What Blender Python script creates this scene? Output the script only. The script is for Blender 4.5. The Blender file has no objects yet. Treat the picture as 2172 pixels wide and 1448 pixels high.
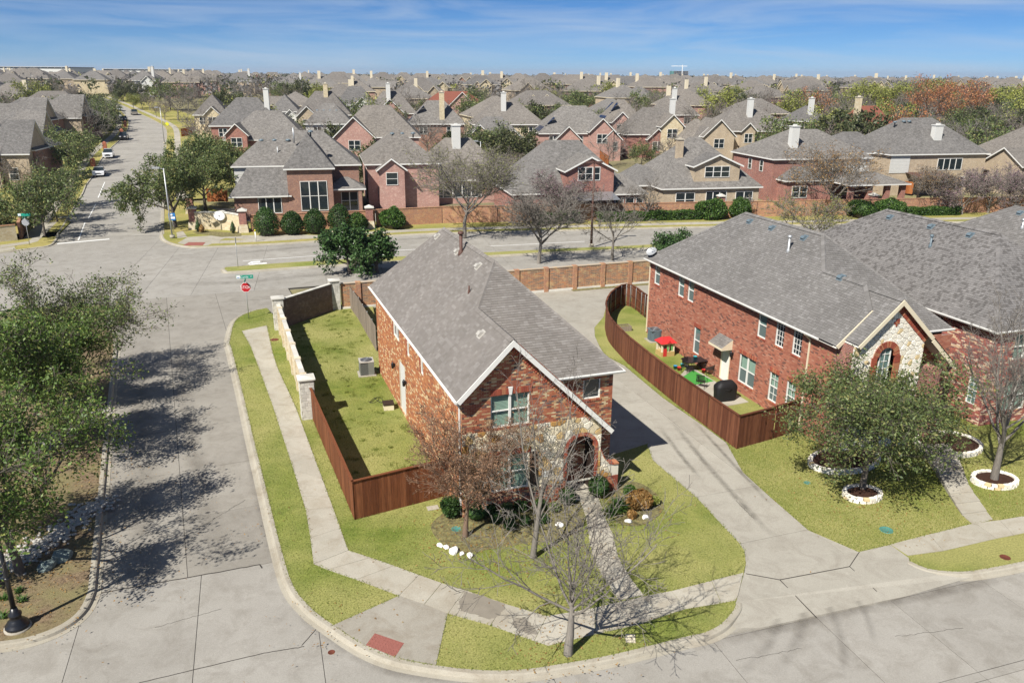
import bpy, bmesh, math, random
from mathutils import Vector, Matrix
from mathutils.geometry import tessellate_polygon
R = math.radians
random.seed(7)
S = bpy.context.scene
COL = S.collection

# ---------------------------------------------------------------- camera, sky, sun, exposure
IW, IH, FPX, CAM_H = 2172, 1448, 1689.0, 18.0          # drone camera, 28 mm equivalent, 18 m up
PITCH, ROLL = math.atan(566/FPX), R(0.4)
cp, sp, cr_, sr_ = math.cos(PITCH), math.sin(PITCH), math.cos(ROLL), math.sin(ROLL)
cd = bpy.data.cameras.new('camera'); cam = bpy.data.objects.new('camera', cd); COL.objects.link(cam)
cd.lens = 36*FPX/IW; cd.sensor_width = 36; cd.clip_start = .5; cd.clip_end = 12000
_r, _u, _f = Vector((1, 0, 0)), Vector((0, sp, cp)), Vector((0, cp, -sp))
_cr, _cu = cr_*_r+sr_*_u, -sr_*_r+cr_*_u
cam.matrix_world = Matrix(((_cr.x, _cu.x, -_f.x, 0), (_cr.y, _cu.y, -_f.y, 0), (_cr.z, _cu.z, -_f.z, CAM_H), (0, 0, 0, 1)))
S.camera = cam
SUN_AZ, SUN_EL = R(36+180), R(47)
sd = bpy.data.lights.new('sun', 'SUN'); sd.energy = 5.0; sd.angle = R(.5); sd.color = (1, .955, .88)
sun = bpy.data.objects.new('sun', sd); COL.objects.link(sun)
sun.rotation_euler = Vector((math.sin(SUN_AZ)*math.cos(SUN_EL), math.cos(SUN_AZ)*math.cos(SUN_EL), math.sin(SUN_EL))).to_track_quat('Z', 'Y').to_euler()
sun.location = (-40, -60, 80)
wd = bpy.data.worlds.new('World'); S.world = wd; wd.use_nodes = True
wn, wl = wd.node_tree.nodes, wd.node_tree.links
bg = wn['Background']
sky = wn.new('ShaderNodeTexSky'); sky.sky_type = 'NISHITA'; sky.sun_disc = False
sky.sun_elevation = SUN_EL; sky.sun_rotation = SUN_AZ; sky.air_density = .5; sky.dust_density = 0; sky.ozone_density = 10; sky.altitude = 0
tc = wn.new('ShaderNodeTexCoord'); mp = wn.new('ShaderNodeMapping')
mp.inputs['Scale'].default_value = (1.6, 1.2, 17); mp.inputs['Rotation'].default_value = (0, R(-3), 0)
cn = wn.new('ShaderNodeTexNoise'); cn.inputs['Scale'].default_value = 2.1; cn.inputs['Detail'].default_value = 8; cn.inputs['Roughness'].default_value = .58; cn.inputs['Distortion'].default_value = .7
crp = wn.new('ShaderNodeValToRGB'); crp.color_ramp.elements[0].position = .41; crp.color_ramp.elements[1].position = .84
crp.color_ramp.elements[1].color = (.75, .75, .75, 1)
cmix = wn.new('ShaderNodeMixRGB'); cmix.inputs[2].default_value = (6.6, 7.6, 9.0, 1)
wl.new(tc.outputs['Generated'], mp.inputs[0]); wl.new(mp.outputs[0], cn.inputs['Vector']); wl.new(cn.outputs[0], crp.inputs[0])
wl.new(crp.outputs[0], cmix.inputs[0]); hs = wn.new('ShaderNodeHueSaturation'); hs.inputs['Saturation'].default_value = 1.1; wl.new(sky.outputs[0], hs.inputs['Color']); wl.new(hs.outputs[0], cmix.inputs[1]); wl.new(cmix.outputs[0], bg.inputs[0])
bg.inputs[1].default_value = .057
vs = S.view_settings; vs.view_transform = 'Standard'; vs.look = 'None'; vs.exposure = 0.6; vs.gamma = 1; vs.use_curve_mapping = False
S.cycles.use_denoising = True
S.cycles.max_bounces = 6; S.cycles.diffuse_bounces = 2; S.cycles.glossy_bounces = 2; S.cycles.transparent_max_bounces = 8; S.cycles.transmission_bounces = 3

# ---------------------------------------------------------------- places: terrain and survey of the photograph
def terr(x, y):
    t = max(0., y-95); s = .036
    up = .8*smooth(200, 420, y)*smooth(60, 220, -x)
    if t < 60: return s*t*t/120
    if t < 235: return s*(t-30)+up
    return s*205+s*20*(1-math.exp(-(t-235)/20))+up
def smooth(a, b, x):
    t = max(0, min(1, (x-a)/(b-a))); return t*t*(3-2*t)
def ray(px, py):
    a, b = px-IW/2, IH/2-py
    uu, vv = a*cr_-b*sr_, a*sr_+b*cr_
    return uu, FPX*cp+vv*sp, -FPX*sp+vv*cp
def at(px, py, z=0.):
    "the point of height z that the photograph shows at a pixel"
    x, y, d = ray(px, py); k = (z-CAM_H)/d
    return Vector((x*k, y*k, z))
def att(px, py):
    "the point of the terrain at a pixel"
    x, y, d = ray(px, py); hi = 3000/y; n = 1500
    g = lambda k: CAM_H+d*k-terr(x*k, y*k)
    lo = 0
    for i in range(1, n+1):
        k = hi*(i/n)**2
        if g(k) < 0: hi = k; break
        lo = k
    for _ in range(40):
        m = (lo+hi)/2
        if g(m) > 0: lo = m
        else: hi = m
    return Vector((x*lo, y*lo, terr(x*lo, y*lo)))
def dst(px, py, y):
    "the point at distance y (metres ahead) on the ray of a pixel"
    a, b, d = ray(px, py); k = y/b
    return Vector((a*k, y, CAM_H+d*k))

# ---------------------------------------------------------------- mesh helpers
class MB:
    def __init__(s): s.v, s.f, s.m, s.r, s.sm = [], [], [], [], []
    def add(s, pts, faces, m=0, r=None, sm=False):
        o = len(s.v); s.v.extend([tuple(p) for p in pts])
        for f in faces:
            s.f.append(tuple(o+i for i in f)); s.m.append(m); s.r.append(random.random() if r is None else r); s.sm.append(sm)
    def poly(s, pts, m=0, r=None): s.add(pts, [range(len(pts))], m, r)
    def box(s, x0, x1, y0, y1, z0, z1, m=0, r=None):
        if x0 > x1: x0, x1 = x1, x0
        if y0 > y1: y0, y1 = y1, y0
        r = random.random() if r is None else r
        s.add([(x0,y0,z0),(x1,y0,z0),(x1,y1,z0),(x0,y1,z0),(x0,y0,z1),(x1,y0,z1),(x1,y1,z1),(x0,y1,z1)],
              [(0,3,2,1),(4,5,6,7),(0,1,5,4),(1,2,6,5),(2,3,7,6),(3,0,4,7)], m, r)
    def obox(s, c, ax, ay, az, m=0, r=None):
        "box from a centre and three half-axis vectors"
        c, ax, ay, az = Vector(c), Vector(ax), Vector(ay), Vector(az); r = random.random() if r is None else r
        s.add([c-ax-ay-az, c+ax-ay-az, c+ax+ay-az, c-ax+ay-az, c-ax-ay+az, c+ax-ay+az, c+ax+ay+az, c-ax+ay+az],
              [(0,3,2,1),(4,5,6,7),(0,1,5,4),(1,2,6,5),(2,3,7,6),(3,0,4,7)], m, r)
    def bar(s, p, q, w, h, m=0, r=None, up=(0,0,1)):
        p, q = Vector(p), Vector(q); d = (q-p)/2; t = d.normalized(); u = Vector(up)
        sd_ = t.cross(u)
        if sd_.length < 1e-4: sd_ = t.cross(Vector((1,0,0)))
        sd_.normalize(); u = sd_.cross(t)
        s.obox((p+q)/2, d, sd_*w/2, u*h/2, m, r)
    def prism(s, pts, z0, z1, m=0, r=None, bottom=False):
        n = len(pts); r = random.random() if r is None else r
        ar = sum(pts[i][0]*pts[(i+1)%n][1]-pts[(i+1)%n][0]*pts[i][1] for i in range(n))
        if ar < 0: pts = pts[::-1]
        o = [(p[0],p[1],z0) for p in pts]+[(p[0],p[1],z1) for p in pts]
        tri = tessellate_polygon([[Vector((p[0],p[1],0)) for p in pts]])
        fs = [(i, (i+1)%n, n+(i+1)%n, n+i) for i in range(n)]
        for a, b, c in tri:
            A, B, Cc = pts[a], pts[b], pts[c]
            if (B[0]-A[0])*(Cc[1]-A[1])-(B[1]-A[1])*(Cc[0]-A[0]) < 0: b, c = c, b
            fs.append((n+a, n+b, n+c))
            if bottom: fs.append((a, c, b))
        s.add(o, fs, m, r)
    def tube(s, path, rad, n=6, m=0, sm=True, r=None, cap=True):
        "tube along a list of points with a radius each"
        path = [Vector(p) for p in path]; k = len(path); o = []
        if not isinstance(rad, (list, tuple)): rad = [rad]*k
        pr = None
        for i, p in enumerate(path):
            t = (path[min(i+1,k-1)]-path[max(i-1,0)])
            if t.length < 1e-9: t = Vector((0,0,1))
            t.normalize()
            if pr is None:
                a = t.cross(Vector((0,0,1)) if abs(t.z) < .9 else Vector((1,0,0))).normalized()
            else:
                a = (pr-t*pr.dot(t))
                a = a.normalized() if a.length > 1e-6 else t.orthogonal().normalized()
            pr = a; b = t.cross(a)
            for j in range(n):
                g = 2*math.pi*j/n; o.append(p+(a*math.cos(g)+b*math.sin(g))*rad[i])
        fs = [(i*n+j, i*n+(j+1)%n, (i+1)*n+(j+1)%n, (i+1)*n+j) for i in range(k-1) for j in range(n)]
        if cap: fs += [tuple(range(n))[::-1], tuple((k-1)*n+j for j in range(n))]
        s.add(o, fs, m, r, sm)
    def lathe(s, prof, n=16, c=(0,0,0), m=0, sm=True, r=None):
        "profile of (radius, z) turned round the vertical through c"
        o = [(c[0]+a*math.cos(2*math.pi*j/n), c[1]+a*math.sin(2*math.pi*j/n), c[2]+z) for a, z in prof for j in range(n)]; k = len(prof)
        fs = [(i*n+j, i*n+(j+1)%n, (i+1)*n+(j+1)%n, (i+1)*n+j) for i in range(k-1) for j in range(n)]
        fs += [tuple(range(n))[::-1], tuple((k-1)*n+j for j in range(n))]
        s.add(o, fs, m, r, sm)
    def mesh(s, name, mats, uv=True):
        me = bpy.data.meshes.new(name); me.from_pydata(s.v, [], s.f)
        for mt in (mats if isinstance(mats, (list, tuple)) else [mats]): me.materials.append(MAT[mt] if isinstance(mt, str) else mt)
        me.polygons.foreach_set('material_index', s.m); me.polygons.foreach_set('use_smooth', s.sm)
        a = me.attributes.new('rnd', 'FLOAT', 'FACE'); a.data.foreach_set('value', s.r)
        if uv:
            u = me.uv_layers.new(name='uv'); buf = [0.]*(2*len(me.loops)); V = s.v
            me.update(); i = 0
            for pl in me.polygons:
                nx, ny, nz = pl.normal
                if abs(nz) > .985: tx, ty, tz, bx, by, bz = 1,0,0,0,1,0
                else:
                    l = math.hypot(nx, ny); tx, ty, tz = -ny/l, nx/l, 0
                    bx, by, bz = ny*tz-nz*ty, nz*tx-nx*tz, nx*ty-ny*tx
                for li in pl.loop_indices:
                    x, y, z = V[me.loops[li].vertex_index]
                    buf[2*li] = x*tx+y*ty+z*tz; buf[2*li+1] = x*bx+y*by+z*bz
            u.data.foreach_set('uv', buf)
        me.update(); return me
    def build(s, name, mats, parent=None, uv=True):
        return link(name, s.mesh(name, mats, uv), parent)
def link(name, me, parent=None, loc=None, rz=None):
    o = bpy.data.objects.new(name, me); COL.objects.link(o)
    if parent: o.parent = parent
    if loc is not None: o.location = loc
    if rz is not None: o.rotation_euler = (0, 0, rz)
    return o
def tag(o, label, cat, group=None):
    o['label'] = label; o['category'] = cat
    if group: o['group'] = group
    return o
def struct(o): o['kind'] = 'structure'; return o
def stuff(o, label=None, cat=None):
    o['kind'] = 'stuff'
    if label: o['label'] = label; o['category'] = cat
    return o
def thing(name, loc, rz, label, cat, group=None):
    return tag(link(name, None, None, loc, rz), label, cat, group)
def dup(o, loc=None, rz=None, label=None, parent=None):
    c = o.copy(); COL.objects.link(c)
    if parent: c.parent = parent
    if loc is not None: c.location = loc
    if rz is not None: c.rotation_euler = (0, 0, rz)
    if label: c['label'] = label
    for ch in list(o.children): dup(ch, parent=c)
    return c
def clip(poly, a, b, c):
    "keep the side a*x+b*y<=c of a 2-D polygon"
    out = []; n = len(poly)
    for i in range(n):
        p, q = poly[i], poly[(i+1)%n]; dp, dq = a*p[0]+b*p[1]-c, a*q[0]+b*q[1]-c
        if dp <= 0: out.append(p)
        if dp*dq < 0:
            t = dp/(dp-dq); out.append((p[0]+(q[0]-p[0])*t, p[1]+(q[1]-p[1])*t))
    return out
def area(p): return abs(sum(p[i][0]*p[(i+1)%len(p)][1]-p[(i+1)%len(p)][0]*p[i][1] for i in range(len(p))))/2 if len(p) > 2 else 0
def inside(poly, x, y):
    c = False; n = len(poly); j = n-1
    for i in range(n):
        xi, yi, xj, yj = poly[i][0], poly[i][1], poly[j][0], poly[j][1]
        if (yi > y) != (yj > y) and x < (xj-xi)*(y-yi)/(yj-yi)+xi: c = not c
        j = i
    return c
def smooth(a, b, x):
    t = max(0, min(1, (x-a)/(b-a))); return t*t*(3-2*t)
def spline(pts, n=6):
    "Catmull-Rom through points"
    P = [Vector(p) for p in pts]; o = []
    for i in range(len(P)-1):
        a, b, c, d = P[max(i-1,0)], P[i], P[i+1], P[min(i+2,len(P)-1)]
        for k in range(n):
            t = k/n; o.append(.5*((2*b)+(c-a)*t+(2*a-5*b+4*c-d)*t*t+(3*b-a-3*c+d)*t**3))
    o.append(P[-1]); return o
def offset(path, d):
    "polyline moved sideways (positive = to the left of travel)"
    o = []
    for i, p in enumerate(path):
        t = (path[min(i+1,len(path)-1)]-path[max(i-1,0)]); t = Vector((t.x, t.y, 0)).normalized()
        o.append(Vector((p.x-t.y*d, p.y+t.x*d, p.z)))
    return o

# ---------------------------------------------------------------- materials
MAT = {}
class NT:
    def __init__(s, name, rough=.85, spec=.3):
        s.m = bpy.data.materials.new(name); s.m.use_nodes = True; MAT[name] = s.m
        s.n, s.l = s.m.node_tree.nodes, s.m.node_tree.links; s.b = s.n['Principled BSDF']
        s.b.inputs['Roughness'].default_value = rough; s.b.inputs['Specular IOR Level'].default_value = spec
        s.uvn = None
    def new(s, t, **k):
        n = s.n.new('ShaderNode'+t)
        for a, b in k.items(): setattr(n, a, b)
        return n
    def uv(s):
        if s.uvn is None: s.uvn = s.new('UVMap')
        return s.uvn.outputs[0]
    def pos(s): return s.new('NewGeometry').outputs['Position']
    def obj(s): return s.new('TexCoord').outputs['Object']
    def noise(s, scale, detail=4, rough=.55, vec=None, st=None, dist=0):
        n = s.new('TexNoise'); n.inputs['Scale'].default_value = scale; n.inputs['Detail'].default_value = detail; n.inputs['Roughness'].default_value = rough; n.inputs['Distortion'].default_value = dist
        v = s.pos() if vec is None else vec
        if st:
            m = s.new('Mapping'); m.inputs['Scale'].default_value = st; s.l.new(v, m.inputs[0]); v = m.outputs[0]
        s.l.new(v, n.inputs['Vector']); return n.outputs[0]
    def ramp(s, fac, els, mode='LINEAR'):
        r = s.new('ValToRGB'); r.color_ramp.interpolation = mode; e = r.color_ramp.elements
        while len(e) < len(els): e.new(.5)
        for i, (p, c) in enumerate(els):
            e[i].position = p; e[i].color = (c, c, c, 1) if isinstance(c, (int, float)) else (*c, 1)
        s.l.new(fac, r.inputs[0]); return r.outputs[0]
    def mix(s, fac, a, b, mode='MIX'):
        n = s.new('MixRGB', blend_type=mode)
        for i, x in ((0, fac), (1, a), (2, b)):
            if isinstance(x, (int, float)): n.inputs[i].default_value = x if i == 0 else (x, x, x, 1)
            elif isinstance(x, tuple): n.inputs[i].default_value = (*x, 1)
            else: s.l.new(x, n.inputs[i])
        return n.outputs[0]
    def attr(s, name='rnd'): return s.new('Attribute', attribute_name=name).outputs['Fac']
    def objrnd(s): return s.new('ObjectInfo').outputs['Random']
    def math(s, op, a, b=0):
        n = s.new('Math', operation=op)
        for i, x in ((0, a), (1, b)):
            if isinstance(x, (int, float)): n.inputs[i].default_value = x
            else: s.l.new(x, n.inputs[i])
        return n.outputs[0]
    def col(s, c):
        if isinstance(c, tuple): s.b.inputs['Base Color'].default_value = (*c, 1)
        else: s.l.new(c, s.b.inputs['Base Color'])
        return s
    def bump(s, h, strength=.3, dist=.02):
        b = s.new('Bump'); b.inputs['Strength'].default_value = strength; b.inputs['Distance'].default_value = dist
        s.l.new(h, b.inputs['Height']); s.l.new(b.outputs[0], s.b.inputs['Normal']); return s
def plain(name, c, rough=.6, spec=.3, var=.18, scale=3., metal=0, bump=0):
    t = NT(name, rough, spec); n = t.noise(scale, 5)
    t.col(t.mix(n, tuple(x*(1-var) for x in c), tuple(min(1, x*(1+var)) for x in c)))
    t.b.inputs['Metallic'].default_value = metal
    if bump: t.bump(t.noise(scale*8, 3), bump)
    return t
def grass_mat(name, a, b, dry, sc=1.):
    t = NT(name, .9, .1)
    big, mid, fine = t.noise(.16*sc, 3), t.noise(1.1*sc, 4, .65), t.noise(14, 4, .7)
    c = t.mix(t.ramp(mid, [(.35, 0.), (.68, 1.)]), a, b)
    c = t.mix(t.ramp(big, [(.36, 0.), (.62, .85)]), c, dry)
    c = t.mix(.8, c, t.ramp(fine, [(.28, .45), (.5, 1.), (.75, 1.5)]), 'MULTIPLY')
    t.col(c); t.bump(t.noise(30, 3, .7), .9, .04); return t
grass_mat('lawn', (.128, .17, .032), (.222, .244, .058), (.335, .312, .118))
grass_mat('yard_grass', (.14, .185, .034), (.23, .255, .062), (.33, .30, .12), 1.6)
grass_mat('dry_grass', (.30, .255, .085), (.40, .335, .13), (.22, .225, .06))
grass_mat('field', (.20, .19, .09), (.30, .265, .13), (.17, .15, .095), .5)
def concrete(name, a, b, stain, tin=False):
    t = NT(name, .85, .25)
    c = t.mix(t.ramp(t.noise(.35, 5, .6), [(.3, 0.), (.7, 1.)]), a, b)
    c = t.mix(t.ramp(t.noise(.9, 7, .7, dist=.8), [(.46, 0.), (.72, .75)]), c, stain)
    c = t.mix(t.ramp(t.noise(2.7, 6, .7, dist=.5), [(.58, 0.), (.8, .5)]), c, tuple(x*1.35 for x in a))
    c = t.mix(.55, c, t.ramp(t.noise(26, 3, .7), [(.25, .72), (.75, 1.25)]), 'MULTIPLY')
    c = t.mix(.5, c, t.ramp(t.attr(), [(0., .86), (1., 1.1)]), 'MULTIPLY')
    t.col(c); t.bump(t.noise(60, 2), .25, .01); return t
concrete('road_concrete', (.285, .268, .236), (.335, .317, .282), (.215, .197, .167))
concrete('road_old', (.245, .227, .195), (.295, .275, .238), (.19, .171, .142))
concrete('drive_concrete', (.318, .297, .25), (.362, .34, .288), (.245, .221, .182))
concrete('walk_concrete', (.345, .32, .261), (.415, .386, .32), (.27, .227, .166))
concrete('kerb_concrete', (.33, .303, .243), (.39, .359, .293), (.243, .205, .154))
concrete('slab_grey', (.27, .249, .205), (.33, .306, .258), (.208, .172, .127))
plain('joint', (.055, .05, .045), .9, .1)
def stain(name, c, a, sc):
    t = NT(name, .9, .1); t.col(c); tr, mx = t.new('BsdfTransparent'), t.new('MixShader'); f = t.math('MULTIPLY', t.ramp(t.noise(sc, 5, .7), [(.25, 0.), (.75, a)]), t.attr('fade'))
    t.l.new(f, mx.inputs[0]); t.l.new(tr.outputs[0], mx.inputs[1]); t.l.new(t.b.outputs[0], mx.inputs[2]); t.l.new(mx.outputs[0], t.n['Material Output'].inputs[0])
stain('tyre_stain', (.10, .09, .075), .55, 2.4); stain('gutter_stain', (.14, .122, .10), .6, 1.1); stain('faint_stain', (.15, .135, .115), .32, 1.3)
plain('wet_concrete', (.23, .205, .165), .45, .4, .3, 2.)
def rndmat(name, els, rough=.85, spec=.2, gr=.5, gsc=40, obj=False, mode='CONSTANT', bump=.3):
    t = NT(name, rough, spec); c = t.ramp(t.objrnd() if obj else t.attr(), els, mode)
    c = t.mix(gr, c, t.ramp(t.noise(gsc, 4, .7), [(.25, .55), (.78, 1.4)]), 'MULTIPLY')
    c = t.mix(.6, c, t.ramp(t.noise(.5, 3), [(.3, .85), (.7, 1.15)]), 'MULTIPLY')
    t.col(c); t.bump(t.noise(gsc*2, 2), bump, .01); return t
rndmat('shingle_brown', [(0., (.168, .153, .138)), (.22, (.184, .168, .153)), (.45, (.196, .18, .165)), (.66, (.176, .16, .145)), (.87, (.218, .202, .186))])
rndmat('shingle_grey', [(0., (.15, .142, .134)), (.25, (.168, .16, .151)), (.5, (.18, .171, .163)), (.7, (.16, .152, .143)), (.88, (.205, .196, .187))])
rndmat('shingle_dark', [(0., (.11, .103, .098)), (.22, (.155, .147, .141)), (.55, (.172, .163, .157)), (.8, (.188, .179, .172))])
rndmat('brick_orange', [(0., (.40, .165, .072)), (.28, (.46, .21, .095)), (.52, (.36, .135, .068)), (.72, (.28, .125, .075)), (.85, (.60, .46, .27))])
rndmat('brick_front', [(0., (.36, .125, .068)), (.28, (.30, .095, .055)), (.48, (.13, .08, .067)), (.60, (.46, .29, .155)), (.78, (.40, .16, .085)), (.91, (.55, .43, .265))])
rndmat('brick_red', [(0., (.36, .14, .09)), (.3, (.39, .165, .108)), (.58, (.32, .12, .08)), (.82, (.17, .085, .066)), (.92, (.42, .21, .145))])
rndmat('brick_mauve', [(0., (.36, .12, .09)), (.3, (.28, .10, .085)), (.55, (.20, .085, .08)), (.74, (.58, .40, .26)), (.9, (.62, .48, .36))])
rndmat('brick_trim', [(0., (.33, .085, .05)), (.4, (.27, .07, .045)), (.75, (.40, .17, .09))])
rndmat('stone_veneer', [(0., (.66, .58, .42)), (.25, (.72, .67, .55)), (.48, (.60, .52, .36)), (.66, (.52, .37, .17)), (.80, (.40, .225, .075)), (.88, (.68, .62, .50))], gsc=9, gr=.3)
rndmat('stone_white', [(0., (.78, .74, .64)), (.4, (.74, .69, .58)), (.7, (.82, .79, .70)), (.92, (.62, .49, .28))], gsc=12, gr=.2)
rndmat('limestone', [(0., (.56, .54, .48)), (.4, (.48, .46, .41)), (.75, (.62, .60, .54))], gsc=12, gr=.3)
plain('mortar', (.50, .44, .34), .95, .1, .15, 8)
plain('mortar_grey', (.36, .32, .29), .95, .1, .15, 8)
plain('mortar_cream', (.66, .61, .50), .95, .1, .12, 8)
def wood(name, els, gsc):
    t = NT(name, .75, .2); c = t.ramp(t.attr(), els)
    c = t.mix(.75, c, t.ramp(t.noise(gsc, 5, .65, st=(9, 9, .9)), [(.25, .5), (.75, 1.45)]), 'MULTIPLY'); t.col(c)
    t.bump(t.noise(gsc, 4, .6, st=(14, 14, 1)), .3, .01)
wood('fence_stain', [(0., (.115, .038, .016)), (.5, (.16, .055, .023)), (1., (.215, .08, .035))], 2.)
wood('fence_dark', [(0., (.09, .032, .017)), (.5, (.13, .048, .025)), (1., (.175, .07, .036))], 2.)
wood('fence_weathered', [(0., (.16, .13, .105)), (.5, (.22, .18, .145)), (1., (.27, .225, .18))], 2.)
wood('fence_orange', [(0., (.22, .07, .02)), (.5, (.28, .095, .03)), (1., (.34, .13, .045))], 2.)
wood('bark_grey', [(0., (.155, .138, .118)), (1., (.235, .212, .184))], 5.)
wood('bark_brown', [(0., (.17, .115, .08)), (1., (.25, .165, .115))], 5.)
wood('bark_dark', [(0., (.085, .072, .06)), (1., (.14, .12, .10))], 5.)
plain('white_trim', (.70, .69, .65), .5, .4, .06)
plain('cream_trim', (.68, .60, .44), .5, .4, .06)
plain('soffit', (.55, .53, .48), .6, .2, .08)
plain('siding_white', (.60, .595, .56), .6, .3, .08)
plain('metal_grey', (.33, .34, .35), .4, .5, .1, metal=.6)
plain('galvanised', (.46, .47, .47), .45, .5, .1, metal=.5)
plain('vent_blue', (.12, .16, .185), .45, .5, .1)
plain('vent_tan', (.40, .38, .34), .5, .4, .1)
plain('pipe_rust', (.10, .052, .04), .6, .3, .3)
plain('black_metal', (.012, .013, .016), .35, .5, .2)
plain('black_fabric', (.012, .012, .013), .6, .3, .3, 9, bump=.3)
plain('dark_shutter', (.035, .024, .02), .5, .4, .2)
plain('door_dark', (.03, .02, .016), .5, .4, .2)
plain('unlit_dark', (.02, .02, .02), .9, .1)  # near-black that paints unlit hollows: behind window panes, in the chiminea mouth
plain('red_plastic', (.52, .03, .03), .4, .5, .06); plain('cream_plastic', (.72, .66, .48), .4, .5, .06); plain('tan_plastic', (.45, .32, .13), .4, .5, .06)
plain('green_plastic', (.12, .42, .12), .4, .5, .06); plain('blue_plastic', (.03, .20, .38), .4, .5, .06); plain('teal_plastic', (.05, .32, .36), .4, .5, .06)
plain('turf_mat', (.06, .26, .05), .9, .1, .25, 20)
t = NT('mulch', .95, .1); c = t.mix(t.ramp(t.noise(7, 6, .75), [(.35, 0.), (.6, 1.)]), (.085, .058, .04), (.25, .185, .115)); c = t.mix(t.ramp(t.noise(.8, 4), [(.4, 0.), (.65, .8)]), c, (.21, .19, .09)); t.col(c); t.bump(t.noise(22, 4, .7), .9, .04)
plain('mulch_dark', (.05, .026, .018), .95, .1, .5, 9, bump=.8)
t = NT('bed_soil', .95, .1); c = t.mix(t.ramp(t.noise(5, 6, .75), [(.38, 0.), (.6, 1.)]), (.10, .085, .05), (.24, .215, .095)); t.col(c); t.bump(t.noise(22, 4, .7), .9, .04)
plain('rock_white', (.80, .78, .72), .8, .2, .08, 4, bump=.3)
plain('rock_river', (.40, .38, .34), .8, .2, .45, 5, bump=.3)
plain('rock_slate', (.16, .20, .19), .7, .3, .35, 4, bump=.4)
plain('utility_green', (.07, .22, .19), .5, .4, .1); plain('iron_rust', (.13, .04, .025), .8, .2, .25, 12)
plain('terracotta', (.33, .115, .065), .7, .3, .2)
plain('paint_white', (.74, .74, .71), .7, .2, .12, 5)
plain('paint_yellow', (.62, .62, .03), .5, .3, .05)
plain('tactile', (.27, .105, .085), .9, .1, .25, 14, bump=.5)
plain('sign_red', (.45, .012, .02), .45, .4, .05); plain('sign_green', (.01, .27, .19), .45, .4, .05); plain('sign_white', (.80, .80, .80), .45, .4, .04); plain('sign_blue', (.03, .18, .45), .45, .4, .04); plain('sign_back', (.42, .43, .44), .45, .5, .06, metal=.4)
plain('tyre', (.015, .015, .016), .8, .2); plain('rim', (.35, .35, .36), .35, .5, .1, metal=.8)
for nm, c in dict(car_white=(.75,.76,.77), car_black=(.012,.014,.02), car_silver=(.42,.43,.45), car_tan=(.22,.20,.17)).items():
    t = plain(nm, c, .25, .5, .03); t.b.inputs['Coat Weight'].default_value = .6
plain('headlight', (.72, .74, .76), .15, .6, .03)
plain('solar', (.006, .016, .05), .3, .4, .2, 2)
plain('red_roof', (.20, .075, .052), .9, .1, .25, 2)
def glass(name, c, tr):
    t = NT(name, .06, .6); t.col(c)
    a, mx = t.new('BsdfTransparent'), t.new('MixShader'); a.inputs[0].default_value = (.72, .86, .80, 1)
    f = t.new('Fresnel'); f.inputs[0].default_value = 1.5
    o = t.n['Material Output']; mx.inputs[0].default_value = tr
    t.l.new(t.b.outputs[0], mx.inputs[1]); t.l.new(a.outputs[0], mx.inputs[2]); t.l.new(mx.outputs[0], o.inputs[0])
glass('glass', (.02, .035, .035), .72)
t = NT('glass_dark', .07, .7); t.col((.018, .026, .03))
t = NT('glass_teal', .1, .6); t.col((.10, .17, .16))
plain('blind', (.66, .68, .62), .6, .3, .05)
plain('screen_dark', (.10, .135, .13), .7, .3, .1)
def brick_tex(name, c1, c2, c3, mor, bw=.21, rh=.075):
    t = NT(name, .9, .15); b = t.new('TexBrick'); b.offset = .5
    for k, v in (('Scale', 1.), ('Brick Width', bw), ('Row Height', rh), ('Mortar Size', .008), ('Bias', 0.)): b.inputs[k].default_value = v
    b.inputs['Color1'].default_value = (*c1, 1); b.inputs['Color2'].default_value = (*c2, 1); b.inputs['Mortar'].default_value = (*mor, 1); t.l.new(t.uv(), b.inputs['Vector'])
    c = t.mix(t.ramp(t.noise(2.2, 5, .8), [(.52, 0.), (.66, .85)]), b.outputs[0], c3)
    c = t.mix(.5, c, t.ramp(t.noise(.6, 3), [(.3, .8), (.7, 1.2)]), 'MULTIPLY'); t.col(c); return t
brick_tex('bt_red', (.33, .115, .085), (.20, .075, .062), (.44, .22, .16), (.36, .30, .26))
brick_tex('bt_pink', (.44, .235, .19), (.33, .15, .125), (.54, .38, .31), (.45, .38, .33))
brick_tex('bt_tan', (.44, .34, .22), (.33, .25, .17), (.52, .44, .32), (.46, .42, .35))
brick_tex('bt_brown', (.30, .14, .09), (.20, .09, .07), (.42, .25, .17), (.36, .31, .26))
brick_tex('bt_cream', (.58, .50, .33), (.48, .38, .23), (.64, .58, .44), (.55, .50, .40), .3, .16)
brick_tex('bt_wall', (.42, .17, .075), (.27, .12, .075), (.52, .34, .17), (.42, .35, .27))
brick_tex('bt_wall_back', (.42, .18, .08), (.17, .12, .09), (.50, .38, .20), (.42, .36, .27), .42, .10)
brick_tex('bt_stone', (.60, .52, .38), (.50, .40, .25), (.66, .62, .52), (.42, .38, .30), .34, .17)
brick_tex('bt_ash', (.20, .13, .10), (.13, .09, .075), (.28, .21, .17), (.16, .13, .11), .3, .1)
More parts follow.
